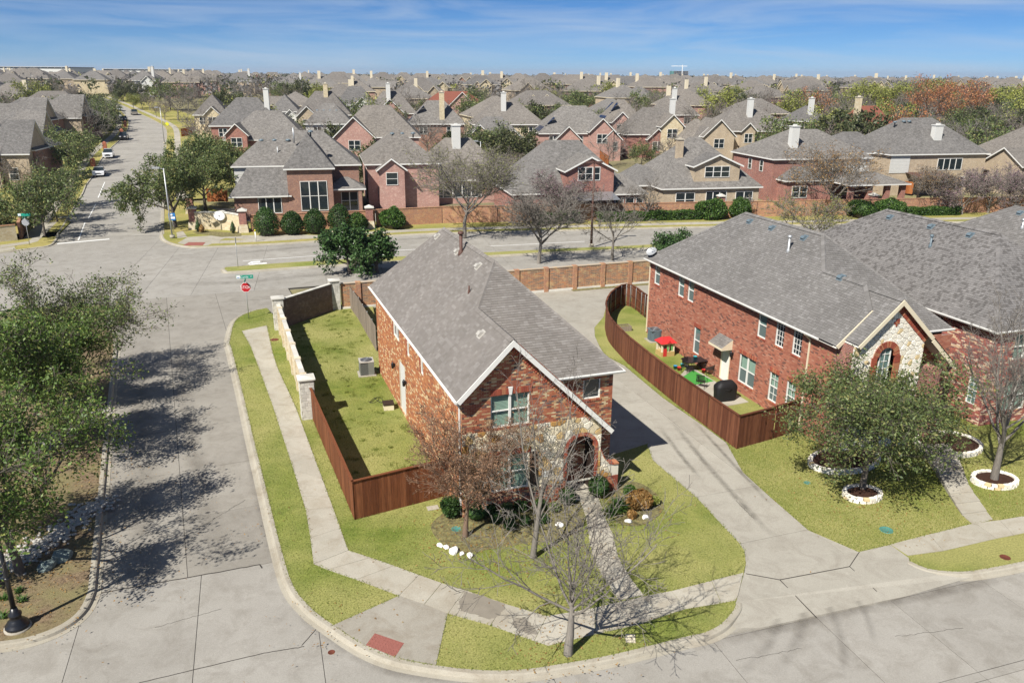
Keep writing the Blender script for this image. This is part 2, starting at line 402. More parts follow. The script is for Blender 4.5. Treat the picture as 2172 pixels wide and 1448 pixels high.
def shingle_tex(name, a, b, k):
    t = NT(name, .92, .12); br = t.new('TexBrick'); br.offset = .37; br.offset_frequency = 2; br.squash = 1.3; br.squash_frequency = 3
    for kk, v in (('Scale', 1.), ('Brick Width', .34), ('Row Height', .15), ('Mortar Size', .006), ('Bias', .1)): br.inputs[kk].default_value = v
    br.inputs['Color1'].default_value = (*a, 1); br.inputs['Color2'].default_value = (*b, 1); br.inputs['Mortar'].default_value = (*[x*.6 for x in a], 1)
    t.l.new(t.uv(), br.inputs['Vector'])
    c = t.mix(.9, br.outputs[0], t.ramp(t.noise(k, 5, .8), [(.3, .55), (.52, 1.), (.7, 1.4)]), 'MULTIPLY')
    c = t.mix(.5, c, t.ramp(t.noise(.22, 3), [(.3, .85), (.7, 1.15)]), 'MULTIPLY')
    c = t.mix(1., c, t.ramp(t.objrnd(), [(0., (.84, .83, .82)), (.5, (1., .98, .95)), (1., (1.12, 1.08, 1.02))]), 'MULTIPLY')
    t.col(c); t.bump(t.noise(6, 3), .3, .03); return t
shingle_tex('roof_grey', (.136, .131, .126), (.19, .184, .178), 2.6)
shingle_tex('roof_brown', (.15, .139, .128), (.2, .187, .173), 2.6)
def leafmat(name, els, rough=.5, tl=.25):
    t = NT(name, rough, .3); c = t.ramp(t.attr(), els); c = t.mix(.7, c, t.ramp(t.objrnd(), [(0., .8), (1., 1.18)]), 'MULTIPLY'); t.col(c)
    tr, mx = t.new('BsdfTranslucent'), t.new('MixShader'); mx.inputs[0].default_value = tl
    t.l.new(c, tr.inputs[0]); t.l.new(t.b.outputs[0], mx.inputs[1]); t.l.new(tr.outputs[0], mx.inputs[2]); t.l.new(mx.outputs[0], t.n['Material Output'].inputs[0]); return t
leafmat('leaf_oak', [(0., (.070, .105, .034)), (.5, (.13, .175, .058)), (.82, (.205, .245, .085)), (1., (.30, .27, .10))])
leafmat('leaf_magnolia', [(0., (.020, .050, .014)), (.6, (.05, .10, .028)), (1., (.10, .16, .06))], .3, .1)
leafmat('leaf_box', [(0., (.018, .050, .012)), (.6, (.045, .095, .022)), (1., (.085, .15, .035))])
leafmat('leaf_juniper', [(0., (.022, .060, .012)), (.6, (.06, .12, .022)), (1., (.11, .18, .035))])
leafmat('leaf_spring', [(0., (.20, .23, .04)), (.6, (.30, .33, .07)), (1., (.40, .40, .12))])
leafmat('leaf_red', [(0., (.30, .10, .05)), (.6, (.44, .18, .075)), (1., (.52, .31, .14))])
leafmat('leaf_haze', [(0., (.14, .132, .126)), (.6, (.20, .19, .182)), (1., (.26, .245, .232))])
leafmat('leaf_bud', [(0., (.17, .12, .10)), (.6, (.26, .19, .17)), (1., (.34, .26, .22))])
leafmat('leaf_purple', [(0., (.20, .11, .15)), (.6, (.30, .18, .22)), (1., (.40, .27, .30))])
leafmat('leaf_dry', [(0., (.22, .11, .03)), (.6, (.34, .19, .06)), (1., (.44, .30, .12))])
leafmat('leaf_myrtle', [(0., (.17, .09, .05)), (.6, (.26, .14, .08)), (1., (.34, .21, .12))])
leafmat('blade', [(0., (.12, .168, .028)), (.5, (.225, .258, .055)), (.85, (.34, .328, .108)), (1., (.50, .45, .22))], .6, .38)
leafmat('leaf_live', [(0., (.055, .105, .022)), (.5, (.105, .175, .036)), (.82, (.18, .26, .06)), (1., (.27, .28, .08))])
leafmat('leaf_far', [(0., (.045, .06, .025)), (.6, (.085, .10, .04)), (1., (.14, .14, .06))])
leafmat('leaf_wood', [(0., (.07, .065, .055)), (.6, (.11, .10, .08)), (1., (.15, .14, .10))])

# ---------------------------------------------------------------- ground, roads, pavements
def rng(a, b, n): return [a+(b-a)*i/n for i in range(n+1)]
xs = sorted(set([-6000, -3000, -1500] + rng(-900, 900, 60) + [1500, 3000, 6000])); ys = sorted(set([-300, -60] + rng(0, 60, 4) + rng(90, 420, 55) + rng(450, 1200, 15) + [2000, 3500, 6000, 9000]))
g = MB(); g.add([(x, y, terr(x, y)-.32) for y in ys for x in xs], [(j*len(xs)+i, j*len(xs)+i+1, (j+1)*len(xs)+i+1, (j+1)*len(xs)+i) for j in range(len(ys)-1) for i in range(len(xs)-1)], sm=True)
struct(g.build('ground', 'field', uv=False))
def px(pts, z=0.): return [at(a, b, z) for a, b in pts]
def split(polys, d, cuts):
    "cut 2-D polygons by the lines d.p = c"
    for c in cuts:
        out = []
        for p in polys:
            for q in (clip(p, d[0], d[1], c), clip(p, -d[0], -d[1], -c)):
                if area(q) > .02: out.append(q)
        polys = out
    return polys
def shrink(p, e):
    n = len(p); p = [q for i, q in enumerate(p) if math.hypot(q[0]-p[i-1][0], q[1]-p[i-1][1]) > .01]; n = len(p)
    if n < 3: return p
    if sum(p[i][0]*p[(i+1)%n][1]-p[(i+1)%n][0]*p[i][1] for i in range(n)) < 0: p = p[::-1]
    o = []
    for i in range(n):
        a, b, c = p[i-1], p[i], p[(i+1)%n]
        d1 = Vector((b[0]-a[0], b[1]-a[1])).normalized(); d2 = Vector((c[0]-b[0], c[1]-b[1])).normalized()
        k = 1+d1.dot(d2)
        m = Vector((-d1.y-d2.y, d1.x+d2.x))/max(k, .3); o.append((b[0]+m.x*e, b[1]+m.y*e))
    return o
def slabs(parent, polys, z, mat, gap=.011, thick=.2, name='slab', zf=None, jit=.004):
    for p in polys:
        q = shrink(p, gap)
        if area(q) < .01: continue
        m = MB(); dz = random.uniform(-jit, jit)
        m.prism(q, z-thick, z+dz)
        if zf: m.v = [(x, y, zz+zf(x, y)) for x, y, zz in m.v]
        m.build(name, mat, parent)
NSd, NSn = Vector((-.398, .917)), Vector((.917, .398))
FSd, FSn = Vector((.952, .306)), Vector((-.306, .952))
XSd, XSn = Vector((.974, .226)), Vector((-.226, .974))
ZR = -.13
def base_sheet(name, pts, z, mat='joint'):
    m = MB(); m.prism(pts, z-.1, z); return struct(m.build(name, mat))
# side street running away on the left
A0, B0 = at(198, 1260, ZR), at(556, 1196, ZR)
tx = (B0-A0).to_2d().normalized(); tn = Vector((-tx.y, tx.x))
c0 = tn.dot(A0.to_2d())
X0 = at(317, 634, ZR); X1 = at(560, 615, ZR); xx = (X1-X0).to_2d().normalized(); xn = Vector((-xx.y, xx.x)); cx = xn.dot(X0.to_2d())
big = [(-60, 4), (60, 4), (60, 112), (-90, 112)]
ns = clip(clip(clip(clip([(p[0], p[1]) for p in big], *(-tn), -c0), *xn, cx), *(-NSn), 5.4), *NSn, 9.)
road = base_sheet('side_street', ns, ZR-.012)
mid = NSn.dot(at(397, 1209, ZR).to_2d())
slabs(road, split(split([ns], NSn, [mid, mid+3.9]), NSd, [NSd.dot(at(a, b, ZR).to_2d()) for a, b in ((374, 845), (378, 911), (386, 1000), (392, 1100), (366, 760), (361, 701))]), ZR, 'road_old')
fr = clip([(p[0], p[1]) for p in big], *tn, c0); fr = clip(fr, *FSn, FSn.dot(at(1513, 1358, ZR).to_2d())+16)
road = base_sheet('front_street', fr, ZR-.012)
l1 = FSn.dot(at(1513, 1358, ZR).to_2d()); l2 = FSn.dot(at(1988, 1448, ZR).to_2d())
cl = [FSd.dot(at(a, b, ZR).to_2d()) for a, b in ((408, 1448), (131, 1448), (690, 1440), (1175, 1440), (1513, 1360), (1732, 1309), (1889, 1273), (2095, 1239))]
slabs(road, split(split([fr], FSn, [l1, l2, l1-4.2]), FSd, cl), ZR, 'road_concrete')
tm = MB(); tp = [at(198, 1260, ZR).lerp(at(551, 1197, ZR), i/24)+Vector((0, random.gauss(0, .012), .006)) for i in range(25)]+[at(556, 1204, ZR+.006)]
for a, b in zip(tp, tp[1:]): tm.bar(a, b, .05, .008)
struct(tm.build('tar_line', 'joint', uv=False))
for c0_, c1_ in (((560, 1384), (295, 1447)), ((700, 1300), (640, 1368)), ((645, 1370), (560, 1384))):
    tm = MB(); tp = [at(*c0_, ZR+.006).lerp(at(*c1_, ZR+.006), i/14)+Vector((0, random.gauss(0, .008), 0)) for i in range(15)]
    for a, b in zip(tp, tp[1:]): tm.bar(a, b, .028, .006)
    struct(tm.build('tar_line', 'joint', uv=False))
xr = clip([(p[0], p[1]) for p in big], *(-xn), -cx)
road = base_sheet('cross_street', xr, ZR-.012)
slabs(road, split(split([xr], XSn, [XSn.dot(at(a, b, ZR).to_2d()) for a, b in ((450, 588), (450, 551), (600, 533))]), XSd, [XSd.dot(at(a, b, ZR).to_2d()) for a, b in ((250, 600), (352, 560), (446, 554), (560, 545), (690, 540), (800, 540), (930, 540), (1060, 540), (1180, 540), (1300, 530), (1420, 530), (1560, 500), (1700, 490), (1850, 480), (2000, 475))]), ZR, 'road_concrete')

def kerb(name, path, side=1, mat='kerb_concrete', joints=0):
    "kerb along the grass edge; the street lies on the side given (+1 = left of travel)"
    prof = [(-.01, -.3), (-.01, .012), (.15, .012), (.21, -.015), (.25, -.11), (.42, -.118), (.42, -.3)]
    rows = [offset(path, side*a) for a, z in prof]; n = len(path); m = MB()
    v = [(p.x, p.y, p.z+prof[k][1]) for k, r_ in enumerate(rows) for p in r_]
    fs = [(k*n+i, k*n+i+1, (k+1)*n+i+1, (k+1)*n+i) for k in range(len(prof)-1) for i in range(n-1)]
    if side > 0: fs = [f[::-1] for f in fs]
    m.add(v, fs, r=.5); return struct(m.build(name, mat))
def lawn(name, pts, mat='lawn', z=0.):
    m = MB(); m.prism(pts, z-.31, z); return struct(m.build(name, mat, uv=False))

# corner lot of the nearest house
K1 = spline(px([(566, 653), (529, 662), (499, 681), (487, 725), (490, 736), (501, 778), (518, 847), (540, 940), (566, 1045), (597, 1168), (621, 1241), (659, 1289), (706, 1325), (771, 1367), (836, 1394), (925, 1411), (1020, 1421), (1105, 1420), (1190, 1408), (1300, 1388), (1451, 1351), (1495, 1341), (1531, 1322), (1558, 1291), (1561, 1276)]), 5)
kerb('corner_kerb', K1, -1)
DL = px([(1578, 1214), (1582, 1192), (1578, 1166), (1567, 1150), (1531, 1112), (1477, 1054), (1440, 1023), (1385, 976), (1372, 941)])
H1O, H1A = Vector((-2.04, 29.91, 0)), -20.
def frame(o, az):
    a = R(az); v = Vector((math.sin(a), math.cos(a), 0)); u = Vector((v.y, -v.x, 0)); return lambda x, y, z=0: o+u*x+v*y+Vector((0, 0, z))
H1 = frame(H1O, H1A)
lawn('front_lawn', K1+DL+[H1(7.45, 3), H1(7.45, 19.6), H1(1, 24), at(785, 612), at(703, 650), at(600, 690)])
# pavement round the corner: slabs
def cell(pts): return [(p.x, p.y) for p in px(pts)]
def strip(L, Rr, n):
    "slabs between two edges given as pixel lists, n pieces for each step"
    L, Rr = px(L), px(Rr); out = []
    for i in range(len(L)-1):
        for k in range(n[i]):
            f0, f1 = k/n[i], (k+1)/n[i]
            out.append([(q.x, q.y) for q in (L[i].lerp(L[i+1], f0), Rr[i].lerp(Rr[i+1], f0), Rr[i].lerp(Rr[i+1], f1), L[i].lerp(L[i+1], f1))])
    return out
pv = MB(); pv.box(-.1, .1, -.1, .1, -.3, -.2); pave = struct(link('pavement', None)); pave.empty_display_size = .1
P1L = [(513, 702), (532, 736), (548, 778), (578, 860), (623, 998), (648, 1081), (658, 1140), (665, 1196)]
P1R = [(566, 690), (579, 750), (590, 783), (626, 860), (684, 1015), (706, 1075), (722, 1120), (739, 1167)]
slabs(pave, strip(P1L, P1R, [1, 1, 2, 4, 3, 1, 1]), .016, 'walk_concrete', .008)
slabs(pave, strip([(665, 1196), (695, 1208), (755, 1229), (846, 1263)], [(739, 1167), (786, 1182), (836, 1199), (889, 1219)], [1, 1, 1]), .016, 'walk_concrete', .008)
slabs(pave, [cell(c) for c in ([(846, 1263), (889, 1219), (937, 1236), (900, 1281)], [(900, 1281), (937, 1236), (986, 1251), (950, 1301)], [(950, 1301), (986, 1251), (1071, 1280), (1040, 1326)], [(1040, 1326), (1071, 1280), (1160, 1306), (1133, 1359), (1110, 1351)], [(1133, 1359), (1160, 1306), (1204, 1299), (1262, 1288), (1262, 1345), (1163, 1369)],
     [(1262, 1345), (1262, 1288), (1365, 1264), (1402, 1308), (1354, 1324)], [(1402, 1308), (1365, 1264), (1424, 1253), (1455, 1291)], [(1455, 1291), (1424, 1253), (1509, 1231), (1530, 1279)], [(1530, 1279), (1509, 1231), (1577, 1214), (1566, 1262), (1560, 1273)])], .016, 'walk_concrete', .008)
slabs(pave, [cell([(707, 1325), (846, 1263), (900, 1281), (950, 1301), (925, 1410), (836, 1394), (771, 1367)])], .013, 'slab_grey', .008)
m = MB(); q = px([(795, 1342), (857, 1363), (838, 1392), (776, 1367)], .02); m.prism(q, -.1, .022)
a, b, c, d = q
for i in range(9):
    for j in range(5):
        p = a.lerp(b, (i+.5)/9).lerp(d.lerp(c, (i+.5)/9), (j+.5)/5); m.lathe([(.03, .02), (.02, .03)], 6, (p.x, p.y, 0))
m.build('tactile_plate', 'tactile', pave)
slabs(pave, [cell([(776, 1367), (838, 1392), (836, 1397), (771, 1371)])], .014, 'walk_concrete', .003)
# front walk of the nearest house
fw = struct(link('front_walk', None))
FL = [(1228, 1058), (1240, 1090), (1245, 1113), (1250, 1148), (1258, 1185), (1273, 1214), (1292, 1243), (1312, 1273)]
FR = [(1268, 1050), (1279, 1080), (1285, 1100), (1301, 1136), (1311, 1179), (1322, 1200), (1338, 1226), (1366, 1262)]
slabs(fw, strip(FL, FR, [1]*7), .02, 'walk_concrete', .008)
# driveway: slabs and apron
dr = [(p.x, p.y) for p in px([(1822, 1169), (1715, 1123), (1630, 1049), (1576, 1000), (1541, 938), (1499, 907), (1408, 844), (1325, 775), (1285, 754), (1272, 734), (1262, 712), (1261, 694), (1280, 672), (1286, 650), (1320, 625), (1372, 640), (1400, 600), (1376, 597), (1120, 611), (1060, 616)])]
dr += [(p.x, p.y) for p in (H1(7.45, 19.6), H1(7.45, 3))]+[(p.x, p.y) for p in DL[::-1][1:]]
drive = base_sheet('driveway', dr, -.045)
DVd = Vector((-.33, .944)); DVn = Vector((.944, .33))
slabs(drive, split(split([dr], DVd, [DVd.dot(at(a, b).to_2d()) for a, b in ((1640, 1137), (1540, 1041), (1440, 930), (1370, 850), (1310, 790), (1250, 730), (1220, 680), (1200, 640))]), DVn, [12.6+3.4, 12.6+9]), -.018, 'drive_concrete', .009)
ap = MB()
top = px([(1578, 1214), (1822, 1169)], -.02)
outer = [at(1561, 1276, -.02), at(1553, 1305, -.06), at(1535, 1330, -.115), at(1505, 1352, -.124), at(1620, 1333, -.124), at(1735, 1308, -.124), at(1880, 1276, -.124), at(2060, 1224, -.10), at(1990, 1219, -.02), at(1930, 1192, -.01), at(1926, 1178, -.01), at(1889, 1154, -.01)]
allp = [top[0]]+outer+[top[1]]
tri = tessellate_polygon([[Vector((p.x, p.y, 0)) for p in allp]])
def tri_up(P, t):
    a, b, c = t; A, B, Cc = P[a], P[b], P[c]
    return (a, b, c) if (B.x-A.x)*(Cc.y-A.y)-(B.y-A.y)*(Cc.x-A.x) > 0 else (a, c, b)
ap.add(allp, [tri_up(allp, t) for t in tri], r=.6); ap.build('apron', 'drive_concrete', drive)
jm = MB()
for p, q in (((1582, 1216), (1654, 1229)), ((1654, 1229), (1802, 1201)), ((1802, 1201), (1822, 1171)), ((1654, 1229), (1732, 1307)), ((1802, 1201), (1860, 1252))):
    P, Q = at(*p, -.016), at(*q, -.05 if q[1] > 1240 else -.016); P.z += .006; Q.z += -.03 if q[1] > 1240 else .006
    jm.bar(P, Q, .03, .012)
jm.build('expansion_joint', 'joint', drive)
# lots on the right: lawns, pavement, verge
L2 = px([(1286, 650), (1280, 672), (1261, 694), (1262, 712), (1272, 734), (1285, 754), (1325, 775), (1408, 844), (1499, 907), (1541, 938), (1576, 1000), (1630, 1049), (1715, 1123), (1822, 1169), (1889, 1154), (2068, 1109), (2172, 1094), (2330, 1055)])
lawn('side_lawn', L2+[Vector((52, 40, 0)), Vector((52, 78, 0)), Vector((21, 72, 0)), at(1400, 600), at(1372, 640), at(1320, 625)])
slabs(pave, strip([(1889, 1154), (1970, 1133), (2068, 1109), (2120, 1103), (2172, 1094), (2250, 1075)], [(1926, 1178), (2001, 1168), (2113, 1142), (2150, 1135), (2210, 1122), (2290, 1104)], [1, 1, 1, 1, 1]), .016, 'walk_concrete', .008)
K2 = spline(px([(1930, 1190), (1970, 1206), (2028, 1212), (2077, 1208), (2172, 1190), (2300, 1160)]), 5)
kerb('right_kerb', K2, -1)
lawn('verge_lawn', K2+px([(2320, 1098), (2250, 1106), (2172, 1133), (2120, 1142), (2001, 1168), (1929, 1183)]), z=.004)
lawn('walk_margin', px([(1889, 1154), (2250, 1060), (2330, 1055), (2330, 1100), (2120, 1142), (1929, 1183)]), z=-.004)
# planter bed on the left
K0 = spline(px([(-60, 1366), (0, 1360), (62, 1350), (122, 1328), (163, 1299), (184, 1262), (190, 1225), (204, 1090), (221, 920), (235, 790), (241, 735), (236, 705), (215, 690), (160, 686)]), 5)
kerb('planter_kerb', K0, -1)
lawn('planter_bed', K0+px([(60, 690), (-200, 740), (-420, 1000), (-300, 1366)]), 'mulch')
# stop-sign corner, far pavements, median
XK = spline(px([(345, 446), (345, 480), (346, 500), (354, 510), (376, 518), (410, 523), (444, 522), (560, 517), (704, 508), (900, 494.6), (1200, 487), (1500, 479.5), (1800, 474), (2040, 469.5), (2400, 462)]), 5)
kerb('far_kerb', XK, -1)
def ribbon(name, A, B, mat, z=0., kind=True, uv=False):
    m = MB(); n = len(A); v = [(p.x, p.y, p.z+z) for p in A]+[(p.x, p.y, p.z+z) for p in B]
    f = [(i, i+1, n+i+1, n+i) for i in range(n-1)]
    a, b, c = Vector(v[0]), Vector(v[1]), Vector(v[n+1])
    if (b-a).cross(c-a).z < 0: f = [q[::-1] for q in f]
    m.add(v, f); o = m.build(name, mat, uv=uv); return struct(o) if kind else o
XG = XK[10:]
lawn('far_verge', XK+px([(2400, 440), (1500, 455), (1000, 470), (520, 470), (420, 430), (372, 425)]), 'dry_grass', z=.0)
fp = struct(link('far_pavement', None))
fa, fb = offset(XK[30:], 1.3), offset(XK[30:], 2.9)
slabs(fp, [[(a.x, a.y), (b.x, b.y), (c.x, c.y), (d.x, d.y)] for a, b, c, d in zip(fa, fb, fb[1:], fa[1:])], .012, 'walk_concrete', .01, .1)
slabs(fp, [cell(c) for c in ([(376, 516), (398, 503), (446, 500), (478, 505), (440, 521), (410, 522)], [(478, 505), (446, 500), (560, 499), (640, 498), (702, 500), (702, 504), (560, 510)], [(376, 505), (398, 503), (388, 490), (374, 493)])], .012, 'walk_concrete', .01, .1)
m = MB(); m.prism(px([(388, 521), (400, 514), (436, 514), (430, 521)]), -.1, .02); m.build('tactile_plate', 'tactile', fp)
MK = spline(px([(476, 571), (479, 567), (500, 565), (690, 552), (1040, 535), (1200, 527), (1365, 519.5), (1700, 501)]), 4)
MK2 = spline(px([(476, 571), (482, 574), (500, 575), (690, 562), (1040, 541.5), (1200, 533), (1365, 525.5), (1700, 507)]), 4)
kerb('median_kerb', MK, 1); kerb('median_kerb', MK2, -1)
lawn('median_grass', MK+MK2[::-1][:-1], 'yard_grass')
# south side of the cross street (behind the brick wall)
SK = spline(px([(566, 653), (640, 625), (703, 606), (800, 597), (1085, 582), (1375, 566), (1700, 548)]), 4)
# painted lines on the cross street
pm = [((515, 553.5), (690, 541)), ((1040, 522), (1240, 512)), ((700, 538), (900, 528))]
for a, b in pm:
    m = MB(); P, Q = at(*a, ZR+.006), at(*b, ZR+.006); m.bar(P, Q, .13, .004); struct(m.build('lane_line', 'paint_white', uv=False))
m = MB(); P, Q = at(121, 517, ZR+.006), at(232, 507, ZR+.006); m.bar(P, Q, .45, .004); struct(m.build('stop_line', 'paint_white', uv=False))
m = MB()
for p in ([(525, 559), (534, 554.5), (552, 553.5), (552, 556), (537, 557), (533, 560)], [(525, 559), (533, 558.5), (566, 557), (566, 559.5), (530, 562)]):
    m.prism(px(p, ZR), ZR+.003, ZR+.008)
struct(m.build('turn_arrow', 'paint_white', uv=False))
# street going away on the far left
def tpath(p, n=5, dz=0): return [Vector((q.x, q.y, terr(q.x, q.y)+dz)) for q in spline([att(a, b) for a, b in p], n)]
NW = tpath([(120, 502), (142, 467), (165, 428), (176, 410), (184, 391), (197, 373), (218, 333), (235, 314), (252, 299), (266, 284), (273, 268), (272, 254), (262, 240), (247, 227), (225, 215), (190, 203)])
NE = tpath([(345, 497), (345, 446), (346, 425), (346, 405), (347, 385), (348, 360), (350, 335), (351, 315), (352, 300), (353, 284), (349, 270), (330, 257), (306, 245.5), (285, 236), (256, 222), (215, 206)])
ribbon('north_street', NW, NE, 'road_concrete', ZR+.02)
kerb('north_kerb', NW, 1); kerb('north_kerb', NE, -1)
nwl = offset(NW, 1.9); nww = offset(NW, 3.3); nwf = offset(NW, 20)
ribbon('north_verge', NW, nwl, 'dry_grass', .0); ribbon('north_walk', nwl, nww, 'walk_concrete', .01); ribbon('north_lawn', nww, nwf, 'dry_grass', .0)
nel = offset(NE, -1.8); new = offset(NE, -3.2); nef = offset(NE, -14)
ribbon('north_verge', NE[10:], nel[10:], 'dry_grass', .004); ribbon('north_walk', nel[10:], new[10:], 'walk_concrete', .014); ribbon('north_lawn', new[10:], nef[10:], 'dry_grass', .004)
for a, b in (((166, 508), (180, 470)), ((187, 462), (203, 431)), ((208, 418), (222, 385))):
    m = MB(); m.bar(att(*a)+Vector((0,0,ZR+.03)), att(*b)+Vector((0,0,ZR+.03)), .13, .005); struct(m.build('lane_line', 'paint_white', uv=False))
NWK = spline(px([(-260, 566), (0, 534), (70, 525), (105, 519), (118, 505), (122, 498)]), 4)
kerb('northwest_kerb', NWK, -1)
lawn('northwest_lawn', NWK+px([(150, 470), (100, 440), (-100, 440), (-500, 560)]), 'dry_grass')
nwp = struct(link('northwest_pavement', None)); slabs(nwp, [cell(c) for c in ([(0, 520), (60, 512), (62, 517), (0, 526)], [(60, 512), (108, 470), (122, 470), (80, 512), (62, 517)], [(0, 526), (30, 523), (34, 529), (-20, 536)])], .012, 'walk_concrete', .01, .1)

# stains and wear on the concrete
def smear(name, pts, w, mat, z, parent=None):
    pa = spline([at(a, b, z) for a, b in pts], 6); n = len(pa); m = MB(); cols = (-.5, -.25, 0, .25, .5); fd = []
    for c in cols:
        for i, p in enumerate(offset(pa, w*c)): m.v.append((p.x, p.y, p.z)); fd.append((1-abs(c)*2)**.8*min(1, 4*i/n, 4*(n-1-i)/n))
    k = len(cols); m.add([], [(j*n+i, (j+1)*n+i, (j+1)*n+i+1, j*n+i+1) for j in range(k-1) for i in range(n-1)]) if False else None
    m.f = [(j*n+i, j*n+i+1, (j+1)*n+i+1, (j+1)*n+i) for j in range(k-1) for i in range(n-1)]; m.m = [0]*len(m.f); m.r = [.5]*len(m.f); m.sm = [False]*len(m.f)
    o = m.build(name, mat, parent, uv=False); at_ = o.data.attributes.new('fade', 'FLOAT', 'POINT'); at_.data.foreach_set('value', fd); return struct(o)
for pts, w in (([(1415, 880), (1470, 950), (1530, 1020), (1590, 1085), (1640, 1138)], .42), ([(1470, 890), (1520, 945), (1580, 1010), (1640, 1075)], .3), ([(1400, 905), (1440, 960), (1490, 1020)], .35)): smear('tyre_stain', pts, w, 'tyre_stain', -.006)
for pts, w in (([(1652, 1150), (1690, 1250), (1700, 1330), (1640, 1440)], .5), ([(1700, 1180), (1760, 1290), (1790, 1380), (1780, 1440)], .45), ([(1610, 1190), (1640, 1270), (1640, 1350), (1560, 1440)], .45), ([(1740, 1170), (1830, 1290), (1855, 1370)], .35)): smear('tyre_stain', pts, w, 'faint_stain', -.10 if pts[-1][1] > 1300 else -.01)
smear('gutter_stain', [(620, 1262), (670, 1318), (740, 1370), (830, 1412), (930, 1432), (1040, 1440), (1150, 1436)], .9, 'gutter_stain', ZR+.008)
smear('gutter_stain', [(1500, 1362), (1620, 1335), (1735, 1308), (1880, 1275), (2060, 1238), (2172, 1212)], .8, 'gutter_stain', ZR+.012)
smear('gutter_stain', [(520, 900), (545, 1000), (565, 1090), (590, 1190)], .9, 'gutter_stain', ZR+.008); smear('gutter_stain', [(480, 1240), (420, 1000), (395, 860), (375, 720)], 1.2, 'faint_stain', ZR+.008); smear('gutter_stain', [(300, 1300), (300, 1100), (300, 900), (300, 700)], 1.6, 'faint_stain', ZR+.008)
smear('gutter_stain', [(340, 600), (480, 600), (650, 585), (900, 565), (1200, 548)], 1.8, 'faint_stain', ZR+.008); smear('gutter_stain', [(420, 545), (600, 528), (900, 505), (1300, 497)], 1.6, 'faint_stain', ZR+.008)
for pts in ([(985, 1255), (1022, 1262), (1071, 1283), (1060, 1300), (1040, 1312), (1012, 1304), (975, 1292)], [(1083, 1322), (1098, 1308), (1122, 1318), (1138, 1342), (1110, 1340)]):
    q = spline(px(pts+pts[:1], .02), 7)[:-1]; q = [p+Vector((random.gauss(0, .035), random.gauss(0, .035), 0)) for p in q]; m = MB(); m.prism(q, .012, .0225); struct(m.build('wet_patch', 'wet_concrete', uv=False))

# cracks in the paving
rs = random.Random(12)
for a, b in (((330, 1330), (470, 1290)), ((420, 1120), (520, 1060)), ((1560, 1400), (1700, 1375)), ((1900, 1350), (2040, 1330)), ((470, 640), (600, 632)), ((1600, 1100), (1560, 1060)), ((1420, 870), (1470, 860))):
    z = ZR+.006 if a[0] not in (900, 1600, 1420) else (.024 if a[0] == 900 else -.008); A, B = at(*a, z), at(*b, z); tm = MB(); tp = [A.lerp(B, i/18)+Vector((rs.gauss(0, .022), rs.gauss(0, .022), 0)) for i in range(19)]
    for p, q in zip(tp, tp[1:]): tm.bar(p, q, .012, .003)
    struct(tm.build('crack', 'joint', uv=False))

# ---------------------------------------------------------------- near houses: shingles, bricks, windows
def cam_d(root_m, p): return (root_m @ Vector(p)-Vector((0, 0, CAM_H))).length
def shingles(root, name, polys, mat, singles=0, exp=.145, ws=(.16, .2, .27, .33), lift=.016):
    "roof planes (3-D polygons, counter-clockwise from outside) covered with separate shingles"
    mw = root.matrix_basis.copy() if root else Matrix(); out = []
    base = MB()
    for P in polys:
        P = [Vector(p) for p in P]; n = Vector((0, 0, 0))
        for i in range(len(P)): n += (P[i]-P[0]).cross(P[(i+1)%len(P)]-P[0])
        n.normalize()
        if n.z < 0: P = P[::-1]; n = -n
        t = Vector((-n.y, n.x, 0)).normalized(); s_ = n.cross(t); o = P[0]
        q = [((p-o).dot(t), (p-o).dot(s_)) for p in P]
        for tr in tessellate_polygon([[Vector((a, b, 0)) for a, b in q]]):
            A, B, Cc = [P[i] for i in tr]
            f = [A, B, Cc] if (B-A).cross(Cc-A).dot(n) > 0 else [A, Cc, B]
            base.add(f, [(0, 1, 2)])
        b0, b1 = min(y for x, y in q), max(y for x, y in q); k = 0
        y = b0
        while y < b1:
            row = clip(clip(q, 0, -1, -y), 0, 1, y+exp)
            if len(row) > 2:
                a, a1 = min(x for x, _ in row)-random.random()*.3, max(x for x, _ in row)
                while a < a1:
                    w = random.choice(ws); c = clip(clip(row, -1, 0, -a), 1, 0, a+w-.006)
                    if area(c) > .002:
                        l = lift*random.uniform(.7, 1.25)
                        top = [o+t*x+s_*yy+n*(.003+l*(1-(yy-y)/exp)) for x, yy in c]
                        lo = [i for i, (x, yy) in enumerate(c) if abs(yy-y) < 1e-5]
                        sk = None
                        if len(lo) >= 2:
                            e0, e1 = min(lo, key=lambda i: c[i][0]), max(lo, key=lambda i: c[i][0])
                            sk = (top[e0], top[e1])
                        out.append((top, sk, n, len(c) == 4 and area(c) > w*exp*.9))
                    a += w
            y += exp
    if singles:
        cand = sorted([i for i, x in enumerate(out) if x[3]], key=lambda i: cam_d(mw, out[i][0][0]))[:singles]; pick = set(cand)
    else: pick = set()
    m = MB()
    roof = base.build(name, mat, root)
    for i, (top, sk, n, full) in enumerate(out):
        mm = MB() if i in pick else m; r = random.random(); k = len(top)
        mm.add(top, [range(k)], r=r)
        if sk: mm.add([sk[0], sk[1], sk[1]-n*(lift+.004), sk[0]-n*(lift+.004)], [(0, 3, 2, 1)], r=r)
        if i in pick: mm.build('shingle', mat, roof, uv=False)
    stuff(m.build('shingle_field', mat, roof, uv=False)); return roof
def crossings(polys, z):
    xs_ = []
    for p in polys:
        for i in range(len(p)):
            a, b = p[i], p[(i+1)%len(p)]
            if (a[1] > z) != (b[1] > z): xs_.append(a[0]+(b[0]-a[0])*(z-a[1])/(b[1]-a[1]))
    return sorted(xs_)
